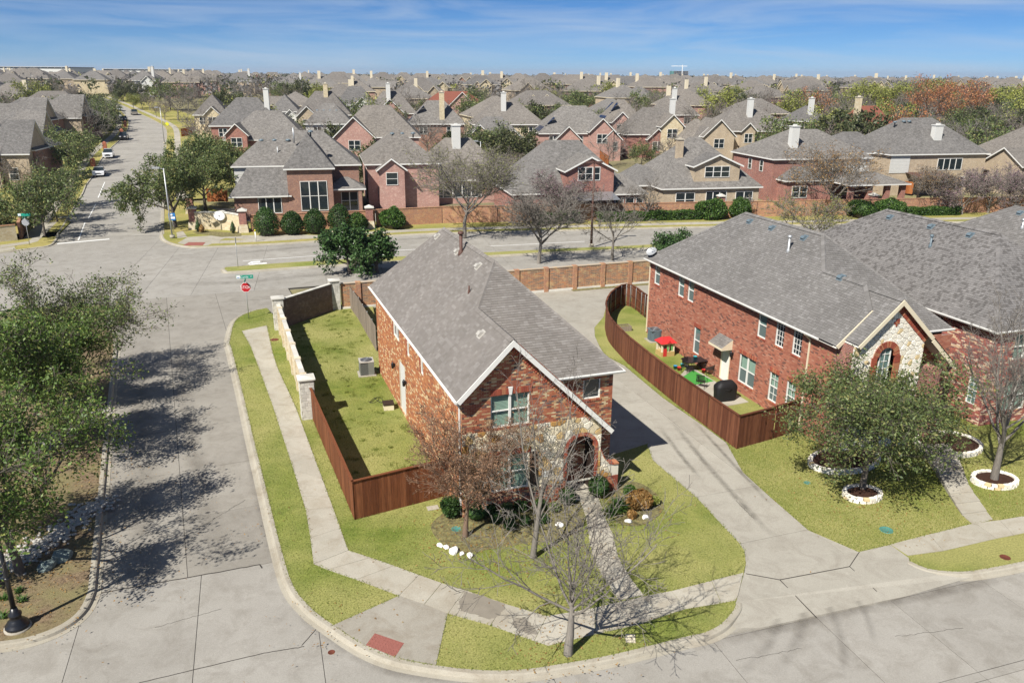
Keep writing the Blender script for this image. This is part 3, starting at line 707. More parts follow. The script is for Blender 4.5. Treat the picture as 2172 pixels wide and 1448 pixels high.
def bricks(root, name, O, U, N, outer, holes, mat, mortar, singles=0, bw=.215, bh=.076, proud=.012, deep=.1):
    "wall in the plane through O with horizontal direction U and outward normal N; outer and holes in (along, z)"
    O, U, N = Vector(O), Vector(U).normalized(), Vector(N).normalized(); Z = Vector((0, 0, 1))
    P = lambda a, z, d=0: O+U*a+Z*z+N*d
    w = MB(); L = [[Vector((a, z, 0)) for a, z in p] for p in [outer]+holes]; flat = [q for p in L for q in p]
    up = U.cross(Z).dot(N) > 0
    for tr in tessellate_polygon(L):
        A, B, Cc = [flat[i] for i in tr]; ccw = (B-A).cross(Cc-A).z > 0
        f = [A, B, Cc] if ccw == up else [A, Cc, B]
        w.add([P(q.x, q.y) for q in f], [(0, 1, 2)])
    for h in holes:
        for i in range(len(h)):
            a, b = h[i], h[(i+1)%len(h)]; w.add([P(*a), P(*b), P(*b, -deep), P(*a, -deep)], [(0, 1, 2, 3)])
    wall = w.build(name, mortar, root); mw = root.matrix_basis if root else Matrix()
    z0, z1 = min(z for _, z in outer), max(z for _, z in outer); out = []; k = 0; z = z0
    while z < z1-.02:
        xs_ = crossings([outer]+holes, z+bh/2); off = (k % 2)*bw/2
        for a, b in zip(xs_[::2], xs_[1::2]):
            x = math.floor((a-off)/bw)*bw+off
            while x < b:
                l, r_ = max(x, a)+.005, min(x+bw, b)-.005
                if r_-l > .03: out.append((l, r_, z+.005, min(z+bh-.005, z1)))
                x += bw
        z += bh; k += 1
    full = [i for i, (l, r_, a, b) in enumerate(out) if r_-l > bw-.012]
    pick = set(sorted(full, key=lambda i: cam_d(mw, P(out[i][0], out[i][2])))[:singles]) if singles else set()
    def put(m, l, r_, a, b, rr):
        d = proud*random.uniform(.6, 1.2)
        v = [P(l, a), P(r_, a), P(r_, b), P(l, b), P(l, a, d), P(r_, a, d), P(r_, b, d), P(l, b, d)]
        f = [(4, 5, 6, 7), (0, 1, 5, 4), (1, 2, 6, 5), (2, 3, 7, 6), (3, 0, 4, 7)]
        if not up: f = [q[::-1] for q in f]
        m.add(v, f, r=rr)
    m = MB()
    for i, q in enumerate(out):
        if i in pick: mm = MB(); put(mm, *q, random.random()); mm.build('brick', mat, wall, uv=False)
        else: put(m, *q, random.random())
    stuff(m.build('brick_field', mat, wall, uv=False)); return wall
def stones(root, name, O, U, N, outer, holes, mat, mortar, size=.36, seed=3, proud=.035, deep=.1):
    "irregular veneer: one object for each stone"
    rs = random.Random(seed); O, U, N = Vector(O), Vector(U).normalized(), Vector(N).normalized(); Z = Vector((0, 0, 1))
    P = lambda a, z, d=0: O+U*a+Z*z+N*d
    w = MB(); L = [[Vector((a, z, 0)) for a, z in p] for p in [outer]+holes]; flat = [q for p in L for q in p]; up = U.cross(Z).dot(N) > 0
    for tr in tessellate_polygon(L):
        A, B, Cc = [flat[i] for i in tr]; ccw = (B-A).cross(Cc-A).z > 0
        w.add([P(q.x, q.y) for q in ([A, B, Cc] if ccw == up else [A, Cc, B])], [(0, 1, 2)])
    for h in holes:
        for i in range(len(h)):
            a, b = h[i], h[(i+1)%len(h)]; w.add([P(*a), P(*b), P(*b, -deep), P(*a, -deep)], [(0, 1, 2, 3)])
    wall = w.build(name, mortar, root)
    x0, x1, z0, z1 = min(a for a, _ in outer), max(a for a, _ in outer), min(z for _, z in outer), max(z for _, z in outer)
    pts = []; ny = int((z1-z0)/size)+2; nx = int((x1-x0)/size)+2
    for j in range(-1, ny+1):
        for i in range(-1, nx+1): pts.append((x0+(i+.5*(j%2)+rs.uniform(-.36, .36))*size, z0+(j*.9+rs.uniform(-.34, .34))*size))
    for p in pts:
        cell_ = [(p[0]-size, p[1]-size), (p[0]+size, p[1]-size), (p[0]+size, p[1]+size), (p[0]-size, p[1]+size)]
        for q in pts:
            dx, dz = q[0]-p[0], q[1]-p[1]; d = math.hypot(dx, dz)
            if q is p or d > 2.4*size: continue
            cell_ = clip(cell_, dx/d, dz/d, (dx*(p[0]+q[0])/2+dz*(p[1]+q[1])/2)/d-.014)
            if len(cell_) < 3: break
        if len(cell_) < 3: continue
        for a, b in zip(outer, outer[1:]+outer[:1]):
            e = Vector((b[0]-a[0], b[1]-a[1])).normalized(); cell_ = clip(cell_, e.y, -e.x, e.y*a[0]-e.x*a[1])
            if len(cell_) < 3: break
        if area(cell_) < .012: continue
        cx_, cz_ = sum(a for a, _ in cell_)/len(cell_), sum(b for _, b in cell_)/len(cell_)
        if any(inside(h, cx_, cz_) or any(inside(h, a, b) for a, b in cell_) and False for h in holes): continue
        bad = False
        for h in holes:
            for a, b in zip(h, h[1:]+h[:1]):
                e = Vector((b[0]-a[0], b[1]-a[1]))
                if e.length < 1e-6: continue
                e.normalize(); 
                # trim by the hole edge that separates best
            if any(inside(h, a, b) for a, b in cell_):
                best = None
                for a, b in zip(h, h[1:]+h[:1]):
                    e = Vector((b[0]-a[0], b[1]-a[1]))
                    if e.length < 1e-6: continue
                    e.normalize()
                    for sg in (1, -1):
                        c_ = clip(cell_, sg*e.y, -sg*e.x, sg*(e.y*a[0]-e.x*a[1]))
                        if len(c_) > 2 and not any(inside(h, sum(u for u, _ in c_)/len(c_)+.9*(x-sum(u for u, _ in c_)/len(c_)), sum(v for _, v in c_)/len(c_)+.9*(y-sum(v for _, v in c_)/len(c_))) for x, y in c_):
                            if best is None or area(c_) > area(best): best = c_
                cell_ = best or []
                if area(cell_) < .01: bad = True; break
        if bad: continue
        c = cell_; cx_, cz_ = sum(a for a, _ in c)/len(c), sum(b for _, b in c)/len(c); n = len(c); m = MB(); r = rs.random()
        if sum(c[i][0]*c[(i+1)%n][1]-c[(i+1)%n][0]*c[i][1] for i in range(n)) < 0: c = c[::-1]
        d = proud*rs.uniform(.6, 1.3); c2 = [(cx_+(a-cx_)*.86, cz_+(b-cz_)*.86) for a, b in c]
        v = [P(*q) for q in c]+[P(*q, d*.7) for q in c]+[P(*q, d) for q in c2]
        f = [(i, (i+1)%n, n+(i+1)%n, n+i) for i in range(n)]+[(n+i, n+(i+1)%n, 2*n+(i+1)%n, 2*n+i) for i in range(n)]+[tuple(range(2*n, 3*n))]
        if not up: f = [q[::-1] for q in f]
        m.add(v, f, r=r); m.build('stone', mat, wall, uv=False)
    return wall
def window(root, O, U, N, a0, a1, z0, z1, d=-.07, trim='white_trim', cols=1, rows=2, grid=0, blind=None, pane='glass', sill=None, name='window', fw=.05, bars=None, arch=0):
    "window in a wall plane: frame with mullions, panes, blinds and sill"
    O, U, N = Vector(O), Vector(U).normalized(), Vector(N).normalized(); Z = Vector((0, 0, 1)); P = lambda a, z, e=0: O+U*a+Z*z+N*e
    m = MB(); bx = lambda mm, l, r_, b, t_, e0, e1: mm.obox(P((l+r_)/2, (b+t_)/2, (e0+e1)/2), U*(r_-l)/2, N*(e1-e0)/2, Z*(t_-b)/2)
    for l, r_, b, t_ in ((a0, a0+fw, z0, z1), (a1-fw, a1, z0, z1), (a0+fw, a1-fw, z0, z0+fw), (a0+fw, a1-fw, z1-fw, z1)): bx(m, l, r_, b, t_, d-.04, d+.035)
    cw = (a1-a0)/cols; rh = (z1-z0)/rows
    for i in range(1, cols): bx(m, a0+i*cw-.055, a0+i*cw+.055, z0+fw, z1-fw, d-.04, d+.045)
    for j in range(1, rows): 
        for i in range(cols): bx(m, a0+i*cw+fw, a0+(i+1)*cw-fw, z0+j*rh-.025, z0+j*rh+.025, d-.04, d+.03)
    if grid:
        for i in range(cols):
            for g_ in range(1, grid): x = a0+i*cw+cw*g_/grid; bx(m, x-.011, x+.011, z0+fw, z1-fw, d-.02, d+.012)
        nr = bars or 4
        for j in range(1, nr):
            z = z0+(z1-z0)*j/nr
            for i in range(cols): bx(m, a0+i*cw+fw, a0+(i+1)*cw-fw, z-.011, z+.011, d-.02, d+.011)
    w = m.build(name, trim, root, uv=False)
    g_ = MB()
    for i in range(cols):
        for j in range(rows):
            l, r_, b, t_ = a0+i*cw+fw*.8, a0+(i+1)*cw-fw*.8, z0+j*rh+.03, z0+(j+1)*rh-.03
            f = [P(l, b, d-.012), P(r_, b, d-.012), P(r_, t_, d-.012), P(l, t_, d-.012)]
            q = MB(); q.add(f if U.cross(Z).dot(N) > 0 else f[::-1], [(0, 1, 2, 3)]); q.build('pane', 'screen_dark' if (blind == 'screen' and j == 0) else pane, w, uv=False)
    if blind is not None:
        s_ = MB(); k = int((z1-z0)/.06)
        for i in range(k):
            z = z1-.05-i*.06
            if z < z0+.03: break
            c_ = P((a0+a1)/2, z, d-.075); s_.obox(c_, U*((a1-a0)/2-.05), N*.012+Z*-.022, Z*.002+N*.002)
        s_.build('blind', 'blind', w, uv=False)
    q = MB(); bx(q, a0-.01, a1+.01, z0-.01, z1+.01, d-.2, d-.11); q.build('dark_backing', 'unlit_dark', w, uv=False)  # thin box behind the panes, its dark colour standing in for unlit space
    if sill:
        q = MB(); n = max(2, int((a1-a0+.1)/.08))
        for i in range(n):
            l = a0-.05+(a1-a0+.1)*i/n; q.obox(P(l+(a1-a0+.1)/n/2, z0-.06, -.0), U*((a1-a0+.1)/n/2-.005), N*.045, Z*.05)
        q.build('sill', sill, w, uv=False)
    return w
def soldier(root, O, U, N, a0, a1, z0, h, mat, e=.03):
    O, U, N = Vector(O), Vector(U).normalized(), Vector(N).normalized(); Z = Vector((0, 0, 1)); q = MB(); n = max(2, int((a1-a0)/.08))
    for i in range(n):
        l = a0+(a1-a0)*(i+.5)/n; q.obox(O+U*l+Z*(z0+h/2)+N*e/2, U*((a1-a0)/n/2-.005), N*(e/2+.012), Z*(h/2-.004))
    return q.build('brick_header', mat, root, uv=False)
def gutter(root, p, q, out, mat='white_trim', name='gutter'):
    "K-style trough under an eave from p to q; out = horizontal direction away from the wall"
    p, q, out = Vector(p), Vector(q), Vector(out).normalized(); prof = [(0, 0), (.11, 0), (.115, -.03), (.085, -.10), (0, -.11)]; m = MB()
    v = [p+out*a+Vector((0,0,b)) for a, b in prof]+[q+out*a+Vector((0,0,b)) for a, b in prof]; n = len(prof)
    m.add(v, [(i, i+1, n+i+1, n+i) for i in range(n-1)]+[tuple(range(n))[::-1], tuple(range(n, 2*n))]); return m.build(name, mat, root, uv=False)
def downspout(root, path, mat='white_trim'):
    m = MB()
    for a, b in zip(path, path[1:]): m.bar(a, b, .075, .06, up=(1, 0, 0))
    return m.build('downspout', mat, root, uv=False)
def rake(root, p, q, up, w=.2, t=.045, mat='white_trim'):
    "fascia board along a sloping gable edge"
    m = MB(); p, q = Vector(p), Vector(q); d = (q-p).normalized(); n = Vector(up).normalized(); side = d.cross(n).normalized(); n2 = side.cross(d)
    if n2.z < 0: n2 = -n2
    m.obox((p+q)/2-n2*w/2, (q-p)/2, side*t/2, n2*w/2); return m.build('fascia', mat, root, uv=False)
def roof_vent(root, p, n, up, mat, w=.29, name='roof_vent'):
    "low slant-back vent lying on a roof plane with normal n and up-slope direction up"
    p, n, s_ = Vector(p), Vector(n).normalized(), Vector(up).normalized(); t = s_.cross(n).normalized(); m = MB()
    v = [p-t*w*.7-s_*w*.75, p+t*w*.7-s_*w*.75, p+t*w*.7+s_*w*.75, p-t*w*.7+s_*w*.75]
    m.add([q+n*.03 for q in v]+[q-n*.03 for q in v], [(0,1,2,3),(0,4,5,1),(1,5,6,2),(2,6,7,3),(3,7,4,0)])
    a = [p+t*x*w*.5+s_*y*w+n*z for x, y, z in ((-1, -.55, .03), (1, -.55, .03), (1, -.5, .16), (-1, -.5, .16), (-1, .1, .17), (1, .1, .17), (1, .6, .03), (-1, .6, .03))]
    m.add(a, [(0,1,2,3),(3,2,5,4),(4,5,6,7),(0,3,4,7),(1,6,5,2)]); return m.build(name, mat, root, uv=False)
def ridge_cap(root, p, q, mat, n=None):
    p, q = Vector(p), Vector(q); d = (q-p); L = d.length; d.normalize(); s_ = d.cross(Vector((0,0,1))).normalized(); up = s_.cross(d); k = int(L/.16); m = MB()
    for i in range(k):
        a, b = p+d*(L*i/k), p+d*(L*(i+1)/k+.02); r = random.random()
        m.add([a+up*.05, a+s_*.16-up*.06, a-s_*.16-up*.06, b+up*.035, b+s_*.16-up*.075, b-s_*.16-up*.075], [(0,1,4,3),(0,3,5,2),(0,2,1)], r=r)
    return stuff(m.build('ridge_cap', mat, root, uv=False))
def pipe(root, p, h, r, mat, cap=None, name='vent_pipe'):
    m = MB(); p = Vector(p); m.lathe([(r*2, -.2), (r*1.6, .1), (r, .16), (r, h)], 10, p)
    if cap: m.lathe([(r*1.7, h), (r*1.8, h+.03), (r*1.8, h+.12), (r*.6, h+.16)], 10, p)
    return m.build(name, mat, root, uv=False)
def wall_lamp(root, p, out):
    p, out = Vector(p), Vector(out); m = MB(); m.obox(p+out*.03, (.05, 0, 0), (0, .05, 0), (0, 0, .1)); m.lathe([(.03, -.2), (.075, -.16), (.085, .1), (.03, .2)], 8, p+out*.14); return m.build('wall_lamp', 'black_metal', root, uv=False)

# ---- nearest house
h1 = thing('brick_house', H1O, R(20), 'narrow two-storey orange brick house with brown shingle roof in the middle of the photo', 'house')
h1.matrix_basis = Matrix.Translation(H1O) @ Matrix.Rotation(R(20), 4, 'Z')
EZ, OV, RU, RZ, WD, LN = 5.55, .3, 3.7, 9.5, 7.4, 18.7       # eave height, overhang, ridge position and height, width, length
sl = (RZ-EZ)/(RU+OV)                                        # slope of the side planes
zl = lambda u: EZ+(u+OV)*sl
fe, fs = .75, (RZ-EZ)/(6.75-.75)                            # front hip: eave line and slope
zf_ = lambda v: EZ+(v-fe)*fs
GU, GV = 2.1, -.38; GZ = zl(GU)                             # front gable ridge
vj = fe+(GZ-EZ)/fs                                          # where the gable ridge meets the front hip
uR = WD+OV
rb, rf = (RU, 15.9, RZ), (RU, 6.75, RZ)
gr = lambda z: GU+(GZ-z)/sl                                 # gable right plane
left_plane = [(-OV, GV, EZ), (GU, GV, GZ), (GU, vj, GZ), rf, rb, (-OV, LN+OV, EZ)]
right_plane = [(uR, fe, EZ), (uR, LN+OV, EZ), rb, rf]
back_plane = [(-OV, LN+OV, EZ), rb, (uR, LN+OV, EZ)]
ug = gr(EZ)
front_plane = [rf, (GU, vj, GZ), (ug, fe, EZ), (uR, fe, EZ)]
lowz = 3.32
gable_right = [(GU, GV, GZ), (gr(lowz), GV, lowz), (gr(lowz), 1.02, lowz), (ug, 1.02, EZ), (ug, fe, EZ), (GU, vj, GZ)]
roof1 = shingles(h1, 'roof', [left_plane, front_plane, gable_right, right_plane, back_plane], 'shingle_brown', 300)
for a, b in ((rf, (GU, vj, GZ)), (rb, rf), (rf, (uR, fe, EZ)), (rb, (-OV, LN+OV, EZ)), ((GU, vj, GZ), (GU, GV, GZ))): ridge_cap(roof1, a, b, 'shingle_brown')
sf = MB(); sf.add([(-OV, GV, EZ-.12), (0, GV, EZ-.12), (0, LN+OV, EZ-.12), (-OV, LN+OV, EZ-.12)], [(0, 3, 2, 1)]); sf.add([(WD, 1, EZ-.12), (uR, 1, EZ-.12), (uR, LN+OV, EZ-.12), (WD, LN+OV, EZ-.12)], [(0, 3, 2, 1)]); sf.add([(ug, fe, EZ-.12), (uR, fe, EZ-.12), (uR, 1.06, EZ-.12), (ug, 1.06, EZ-.12)], [(0, 3, 2, 1)])
sf.add([(-OV, GV, EZ-.12), (GU, GV, GZ-.12), (GU, 0, GZ-.12), (-OV, 0, EZ-.12)], [(0, 1, 2, 3)]); sf.add([(GU, GV, GZ-.12), (gr(lowz), GV, lowz-.12), (gr(lowz), 1.05, lowz-.12), (GU, 1.05, GZ-.12)], [(0, 1, 2, 3)])
sf.build('soffit', 'soffit', roof1, uv=False)
rake(h1, (-OV-.02, GV-.02, EZ), (GU, GV-.02, GZ), (0, 0, 1)); rake(h1, (GU, GV-.021, GZ), (gr(lowz)+.06, GV-.021, lowz-.06), (0, 0, 1))
gutter(h1, (-OV, GV, EZ), (-OV, LN+OV, EZ), (-1, 0, 0)); gutter(h1, (ug-.1, fe, EZ), (uR+.1, fe, EZ), (0, -1, 0)); gutter(h1, (uR, fe, EZ), (uR, LN+OV, EZ), (1, 0, 0))
downspout(h1, [(-OV-.06, .1, EZ-.1), (-.06, .14, EZ-.45), (-.06, .14, .1)])
W_ = [(12.0, 13.5, 4.1, 5.42), (9.55, 10.05, 4.05, 5.42), (6.55, 7.05, 4.1, 5.42)]
rect = lambda a, b, c, d: [(a, c), (b, c), (b, d), (a, d)]
lw = bricks(h1, 'side_wall', (0, 0, 0), (0, 1, 0), (-1, 0, 0), rect(0, LN, .0, EZ-.1), [rect(*w) for w in W_]+[rect(10.85, 12.35, .15, 3.05)], 'brick_orange', 'mortar', 0, bw=.25, bh=.082)
for w in W_: window(h1, (0, 0, 0), (0, 1, 0), (-1, 0, 0), *w, cols=2 if w[1]-w[0] > 1 else 1, pane='glass_dark', blind=None, d=-.06)
d_ = MB(); d_.box(.08, .14, 10.85, 12.35, .15, 3.05)
for i in range(13): d_.box(.055, .09, 10.87, 12.33, .17+i*.22, .17+i*.22+.205)
d_.build('side_door_panel', 'siding_white', h1, uv=False)
wall_lamp(h1, (-.02, 13.4, 2.3), (-1, 0, 0)); wall_lamp(h1, (-.02, 10.5, 2.3), (-1, 0, 0))
for i, w in enumerate(W_): 
    q = MB()
    for k in range(16): q.box(-.03, .0, w[1]+.02, w[1]+.2, w[2]+k*.082, w[2]+k*.082+.07)
    q.build('brick_surround', 'brick_trim', h1, uv=False)
# front gable: brick above, stone below
arch = [(4.78, .12), (6.12, .12), (6.12, 2.35)]+[(5.45+.67*math.cos(R(a)), 2.35+.67*math.sin(R(a))) for a in range(15, 180, 15)]+[(4.78, 2.35)]
gtop = [(0, 3.9), (0, zl(0)-.14), (GU, GZ-.16), (gr(3.9)-.12, 3.9)]
fw_ = bricks(h1, 'gable_wall', (0, 0, 0), (1, 0, 0), (0, -1, 0), gtop, [rect(1.25, 2.96, 4.0, 5.45)], 'brick_front', 'mortar', 300)
stones(h1, 'stone_wall', (0, 0, 0), (1, 0, 0), (0, -1, 0), [(0, .9), (6.4, .9), (6.4, 3.36), (gr(3.9)-.12, 3.9), (0, 3.9)], [rect(1.25, 2.96, 1.0, 2.65), [(4.62, .8), (6.28, .8), (6.28, 2.35)]+[(5.45+.83*math.cos(R(a)), 2.35+.83*math.sin(R(a))) for a in range(15, 180, 15)]+[(4.62, 2.35)]], 'stone_veneer', 'mortar_cream')
bricks(h1, 'plinth_wall', (0, 0, 0), (1, 0, 0), (0, -1, 0), rect(0, 4.62, 0, .9), [], 'brick_front', 'mortar')
q = MB()
for s_ in (4.62, 6.12):
    for k in range(28): q.box(s_+.005, s_+.155, -.035, .25, .12+k*.08, .12+k*.08+.07)
for k in range(22):
    a = math.pi*(k+.5)/22; c_, s_ = math.cos(a), math.sin(a); q.obox((5.45+.75*c_, .1, 2.35+.75*s_), (c_*.08, 0, s_*.08), (0, .135, 0), (-s_*.052, 0, c_*.052))
q.build('arch_surround', 'brick_trim', h1, uv=False)
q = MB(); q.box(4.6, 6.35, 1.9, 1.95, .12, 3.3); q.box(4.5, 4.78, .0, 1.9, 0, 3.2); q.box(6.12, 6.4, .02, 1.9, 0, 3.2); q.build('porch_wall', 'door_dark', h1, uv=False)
q = MB(); q.box(5.0, 5.95, 1.84, 1.9, .15, 2.35); [q.box(5.1+i*.42, 5.42+i*.42, 1.82, 1.86, .3+j*.7, .85+j*.7) for i in range(2) for j in range(3)]; q.build('front_door', 'door_dark', h1, uv=False)
q = MB(); q.box(4.5, 6.4, -.3, 1.9, -.1, .12); q.build('porch_floor', 'walk_concrete', h1, uv=False)
for z0, z1, bl in ((4.0, 5.45, 1), (1.0, 2.65, 1)):
    window(h1, (0, 0, 0), (1, 0, 0), (0, -1, 0), 1.25, 2.96, z0, z1, cols=2, rows=2, blind=1, sill='brick_trim')
    soldier(h1, (0, 0, 0), (1, 0, 0), (0, -1, 0), 1.15, 3.06, z1+.01, .26, 'brick_trim')
    q = MB(); q.add([(2.05, -.07, z1-.02), (2.16, -.07, z1-.02), (2.2, -.07, z1+.32), (2.01, -.07, z1+.32), (2.05, 0, z1-.02), (2.16, 0, z1-.02), (2.2, 0, z1+.32), (2.01, 0, z1+.32)], [(0,1,2,3),(0,3,7,4),(1,5,6,2),(3,2,6,7),(0,4,5,1)]); q.build('keystone', 'white_trim', h1, uv=False)
for x in (.83, 3.0):
    q = MB(); q.box(x, x+.38, -.07, -.036, 1.0, 2.65); [q.box(x+.04, x+.34, -.085, -.07, 1.06+i*.075, 1.11+i*.075) for i in range(21)]; q.build('shutter', 'dark_shutter', h1, uv=False)
# gable edge trim of sloping bricks
q = MB(); n = 40
for k in range(n):
    u = GU+.12+(gr(3.95)-GU-.25)*k/n; z = GZ-(u-GU)*sl-.26; q.obox((u, -.02, z), (.16, 0, .16), (0, .03, 0), (-.027, 0, .027))
q.build('gable_trim', 'brick_trim', h1, uv=False)
# recessed right part
bricks(h1, 'recess_wall', (0, 1.05, 0), (1, 0, 0), (0, -1, 0), rect(4.3, WD, .0, EZ-.1), [rect(5.95, 6.78, 4.25, 5.2)], 'brick_front', 'mortar')
window(h1, (0, 1.05, 0), (1, 0, 0), (0, -1, 0), 5.95, 6.78, 4.25, 5.2, rows=1, pane='glass_dark', sill='brick_trim')
w = MB(); w.add([(WD, 1.05, 0), (WD, LN, 0), (WD, LN, EZ), (WD, 1.05, EZ)], [(0, 1, 2, 3)]); w.add([(0, LN, 0), (WD, LN, 0), (WD, LN, EZ), (0, LN, EZ)], [(0, 3, 2, 1)]); w.add([(6.4, .02, 0), (6.4, 1.05, 0), (6.4, 1.05, 3.4), (6.4, .02, 3.4)], [(0, 1, 2, 3)])
w.build('rear_wall', 'bt_brown', h1)
# low swooping wing wall beside the porch
wing = [(6.4, 0), (7.35, 0), (7.35, 1.35), (7.1, 1.36), (6.85, 1.45), (6.6, 1.75), (6.45, 2.1), (6.4, 2.2)]
bricks(h1, 'wing_wall', (0, .02, 0), (1, 0, 0), (0, -1, 0), [(6.4, 0), (7.35, 0), (7.35, .8), (6.4, .8)], [], 'brick_trim', 'mortar')
stones(h1, 'wing_stone', (0, .02, 0), (1, 0, 0), (0, -1, 0), [(6.4, .8), (7.35, .8)]+wing[2:], [], 'stone_veneer', 'mortar_cream', .3, 9)
q = MB()
for a, b in zip(wing[2:], wing[3:]): q.obox(((a[0]+b[0])/2, .17, (a[1]+b[1])/2+.03), ((a[0]-b[0])/2, 0, (a[1]-b[1])/2), (0, .2, 0), (0, 0, .035))
q.box(6.42, 7.35, .03, .34, 0, 1.33); q.build('wing_cap', 'brick_trim', h1, uv=False)
q = MB(); q.box(3.66, 3.9, -.06, -.03, 1.35, 1.62); q.build('house_number', 'white_trim', h1, uv=False)
q = MB(); q.box(3.71, 3.73, -.066, -.06, 1.4, 1.56); q.box(3.77, 3.79, -.066, -.06, 1.4, 1.56); q.box(3.79, 3.84, -.066, -.06, 1.54, 1.56); q.box(3.79, 3.84, -.066, -.06, 1.47, 1.49); q.build('number', 'black_metal', h1, uv=False)
nl, ul = Vector((-sl, 0, 1)).normalized(), Vector((1, 0, sl)).normalized()
def on_left(px_, py_):
    "point of the left roof plane at a pixel, in house coordinates"
    r_ = Vector(ray(px_, py_)); inv = h1.matrix_basis.inverted(); o = inv @ Vector((0, 0, CAM_H)); d = inv.to_3x3() @ r_
    k = (EZ+OV*sl+sl*o.x-o.z)/(d.z-sl*d.x); return o+d*k
for p in ((928, 502), (971, 534), (1015, 565), (1021, 709)): roof_vent(h1, on_left(*p), nl, ul, 'vent_tan')
pipe(h1, on_left(969, 530)-Vector((0, .8, 0)), 1.0, .09, 'pipe_rust', 1, 'flue_pipe'); pipe(h1, on_left(995, 621), .35, .04, 'pipe_rust')

# ---- second house, on the right
H2O, H2A = Vector((14.4, 42.19, 0)), -17.9
h2 = thing('brick_house', H2O, R(17.9), 'red brick house with grey roof behind the curved brown fence', 'house')
h2.matrix_basis = Matrix.Translation(H2O) @ Matrix.Rotation(R(17.9), 4, 'Z'); H2 = frame(H2O, H2A)
E2, O2, U2, Z2, W2, B2 = 5.55, .33, 4.0, 9.5, 7.2, 14.55
s2 = (Z2-E2)/(U2+O2); z2 = lambda u: E2+(u+O2)*s2
FV = -5.6; fe2 = -4.9; fs2 = (Z2-E2)/(1.6-fe2); u2R = W2+O2
JU, JZ = 1.5, z2(1.5); KU, KZ, KV = 2.4, z2(2.4), -4.0
vq = fe2+(KZ-E2)/fs2
rb2, rf2 = (U2, 9.4, Z2), (U2, 1.6, Z2)
right_j = 2*KU-JU; gR2 = lambda z: KU+(KZ-z)/s2; ug2 = gR2(E2)
planes2 = [[(-O2, FV, E2), (JU, FV, JZ), (KU, KV, KZ), (KU, vq, KZ), rf2, rb2, (-O2, B2+O2, E2)],
           [(JU, FV, JZ), (right_j, FV, JZ), (KU, KV, KZ)], [(KU, KV, KZ), (right_j, FV, JZ), (ug2, FV, E2), (ug2, fe2, E2), (KU, vq, KZ)],
           [rf2, (KU, vq, KZ), (ug2, fe2, E2), (u2R, fe2, E2)], [(u2R, fe2, E2), (u2R, B2+O2, E2), rb2, rf2], [(-O2, B2+O2, E2), rb2, (u2R, B2+O2, E2)]]
PU, PV, PZ = 2.35, -6.62, 7.95; s3 = .93; lo = 5.86
pl = lambda z: PU-(PZ-z)/s3; pr_ = lambda z: PU+(PZ-z)/s3
planes2 += [[(pl(lo), PV, lo), (PU, PV, PZ), (PU, -3.6, PZ), (pl(lo), -5.28, lo)], [(PU, PV, PZ), (pr_(lo), PV, lo), (pr_(lo), -4.6, lo), (PU, -3.6, PZ)], [(pr_(lo), PV, lo), (pr_(4.2), PV, 4.2), (pr_(4.2), -4.6, 4.2), (pr_(lo), -4.6, lo)]]
roof2 = shingles(h2, 'roof', planes2, 'shingle_grey', 300, ws=(.15, .19, .24, .3))
for a, b in ((rb2, rf2), (rf2, (KU, vq, KZ)), (rf2, (u2R, fe2, E2)), (rb2, (-O2, B2+O2, E2)), ((KU, KV, KZ), (KU, vq, KZ)), ((KU, KV, KZ), (JU, FV, JZ)), ((PU, PV, PZ), (PU, -3.8, PZ))): ridge_cap(roof2, a, b, 'shingle_grey')
sf = MB(); sf.add([(-O2, FV, E2-.12), (0, FV, E2-.12), (0, B2, E2-.12), (-O2, B2, E2-.12)], [(0, 3, 2, 1)]); sf.add([(ug2, fe2, E2-.12), (u2R, fe2, E2-.12), (u2R, fe2+.4, E2-.12), (ug2, fe2+.4, E2-.12)], [(0, 3, 2, 1)]); sf.add([(-O2, FV, E2-.12), (JU, FV, JZ-.12), (JU, -5.3, JZ-.12), (-O2, -5.3, E2-.12)], [(0, 1, 2, 3)]); sf.add([(PU, PV, PZ-.12), (pr_(4.2), PV, 4.1), (pr_(4.2), -5.3, 4.1), (PU, -5.3, PZ-.12)], [(0, 1, 2, 3)]); sf.add([(pl(lo), PV, lo-.12), (PU, PV, PZ-.12), (PU, -5.3, PZ-.12), (pl(lo), -5.3, lo-.12)], [(0, 1, 2, 3)])
sf.build('soffit', 'soffit', roof2, uv=False)
rake(h2, (-O2-.02, FV-.02, E2), (JU, FV-.02, JZ), (0,0,1), mat='cream_trim'); rake(h2, (JU, FV-.021, JZ), (right_j, FV-.021, JZ), (0,0,1), mat='cream_trim')
rake(h2, (pl(lo)-.05, PV-.02, lo-.04), (PU, PV-.02, PZ), (0,0,1), mat='cream_trim'); rake(h2, (PU, PV-.021, PZ), (pr_(lo), PV-.021, lo), (0,0,1), mat='cream_trim'); rake(h2, (pr_(lo), PV-.022, lo-.08), (pr_(4.2), PV-.022, 4.12), (0,0,1), mat='cream_trim')
gutter(h2, (-O2, -4.3, E2), (-O2, B2+O2, E2), (-1, 0, 0)); gutter(h2, (ug2, fe2, E2), (u2R+.1, fe2, E2), (0, -1, 0))
downspout(h2, [(-O2-.06, -3.3, E2-.1), (-.06, -3.35, E2-.4), (-.06, -3.35, .1)], 'cream_trim'); downspout(h2, [(-.05, B2-.05, E2-.15), (-.05, B2-.05, .1)], 'cream_trim')
UW = [(13.05, 13.83), (9.67, 10.4), (8.4, 9.13), (.44, 1.22)]; GW = [(-1.18, -.45), (-2.68, -1.95)]
hol = [rect(a, b, 3.93, 5.4) for a, b in UW+GW]+[rect(7.2, 7.95, .7, 2.47), rect(3.68, 4.55, .12, 2.2), rect(1.05, 2.65, .66, 2.4), rect(-1.13, -.36, .66, 2.36), rect(-2.66, -1.9, .66, 2.38)]
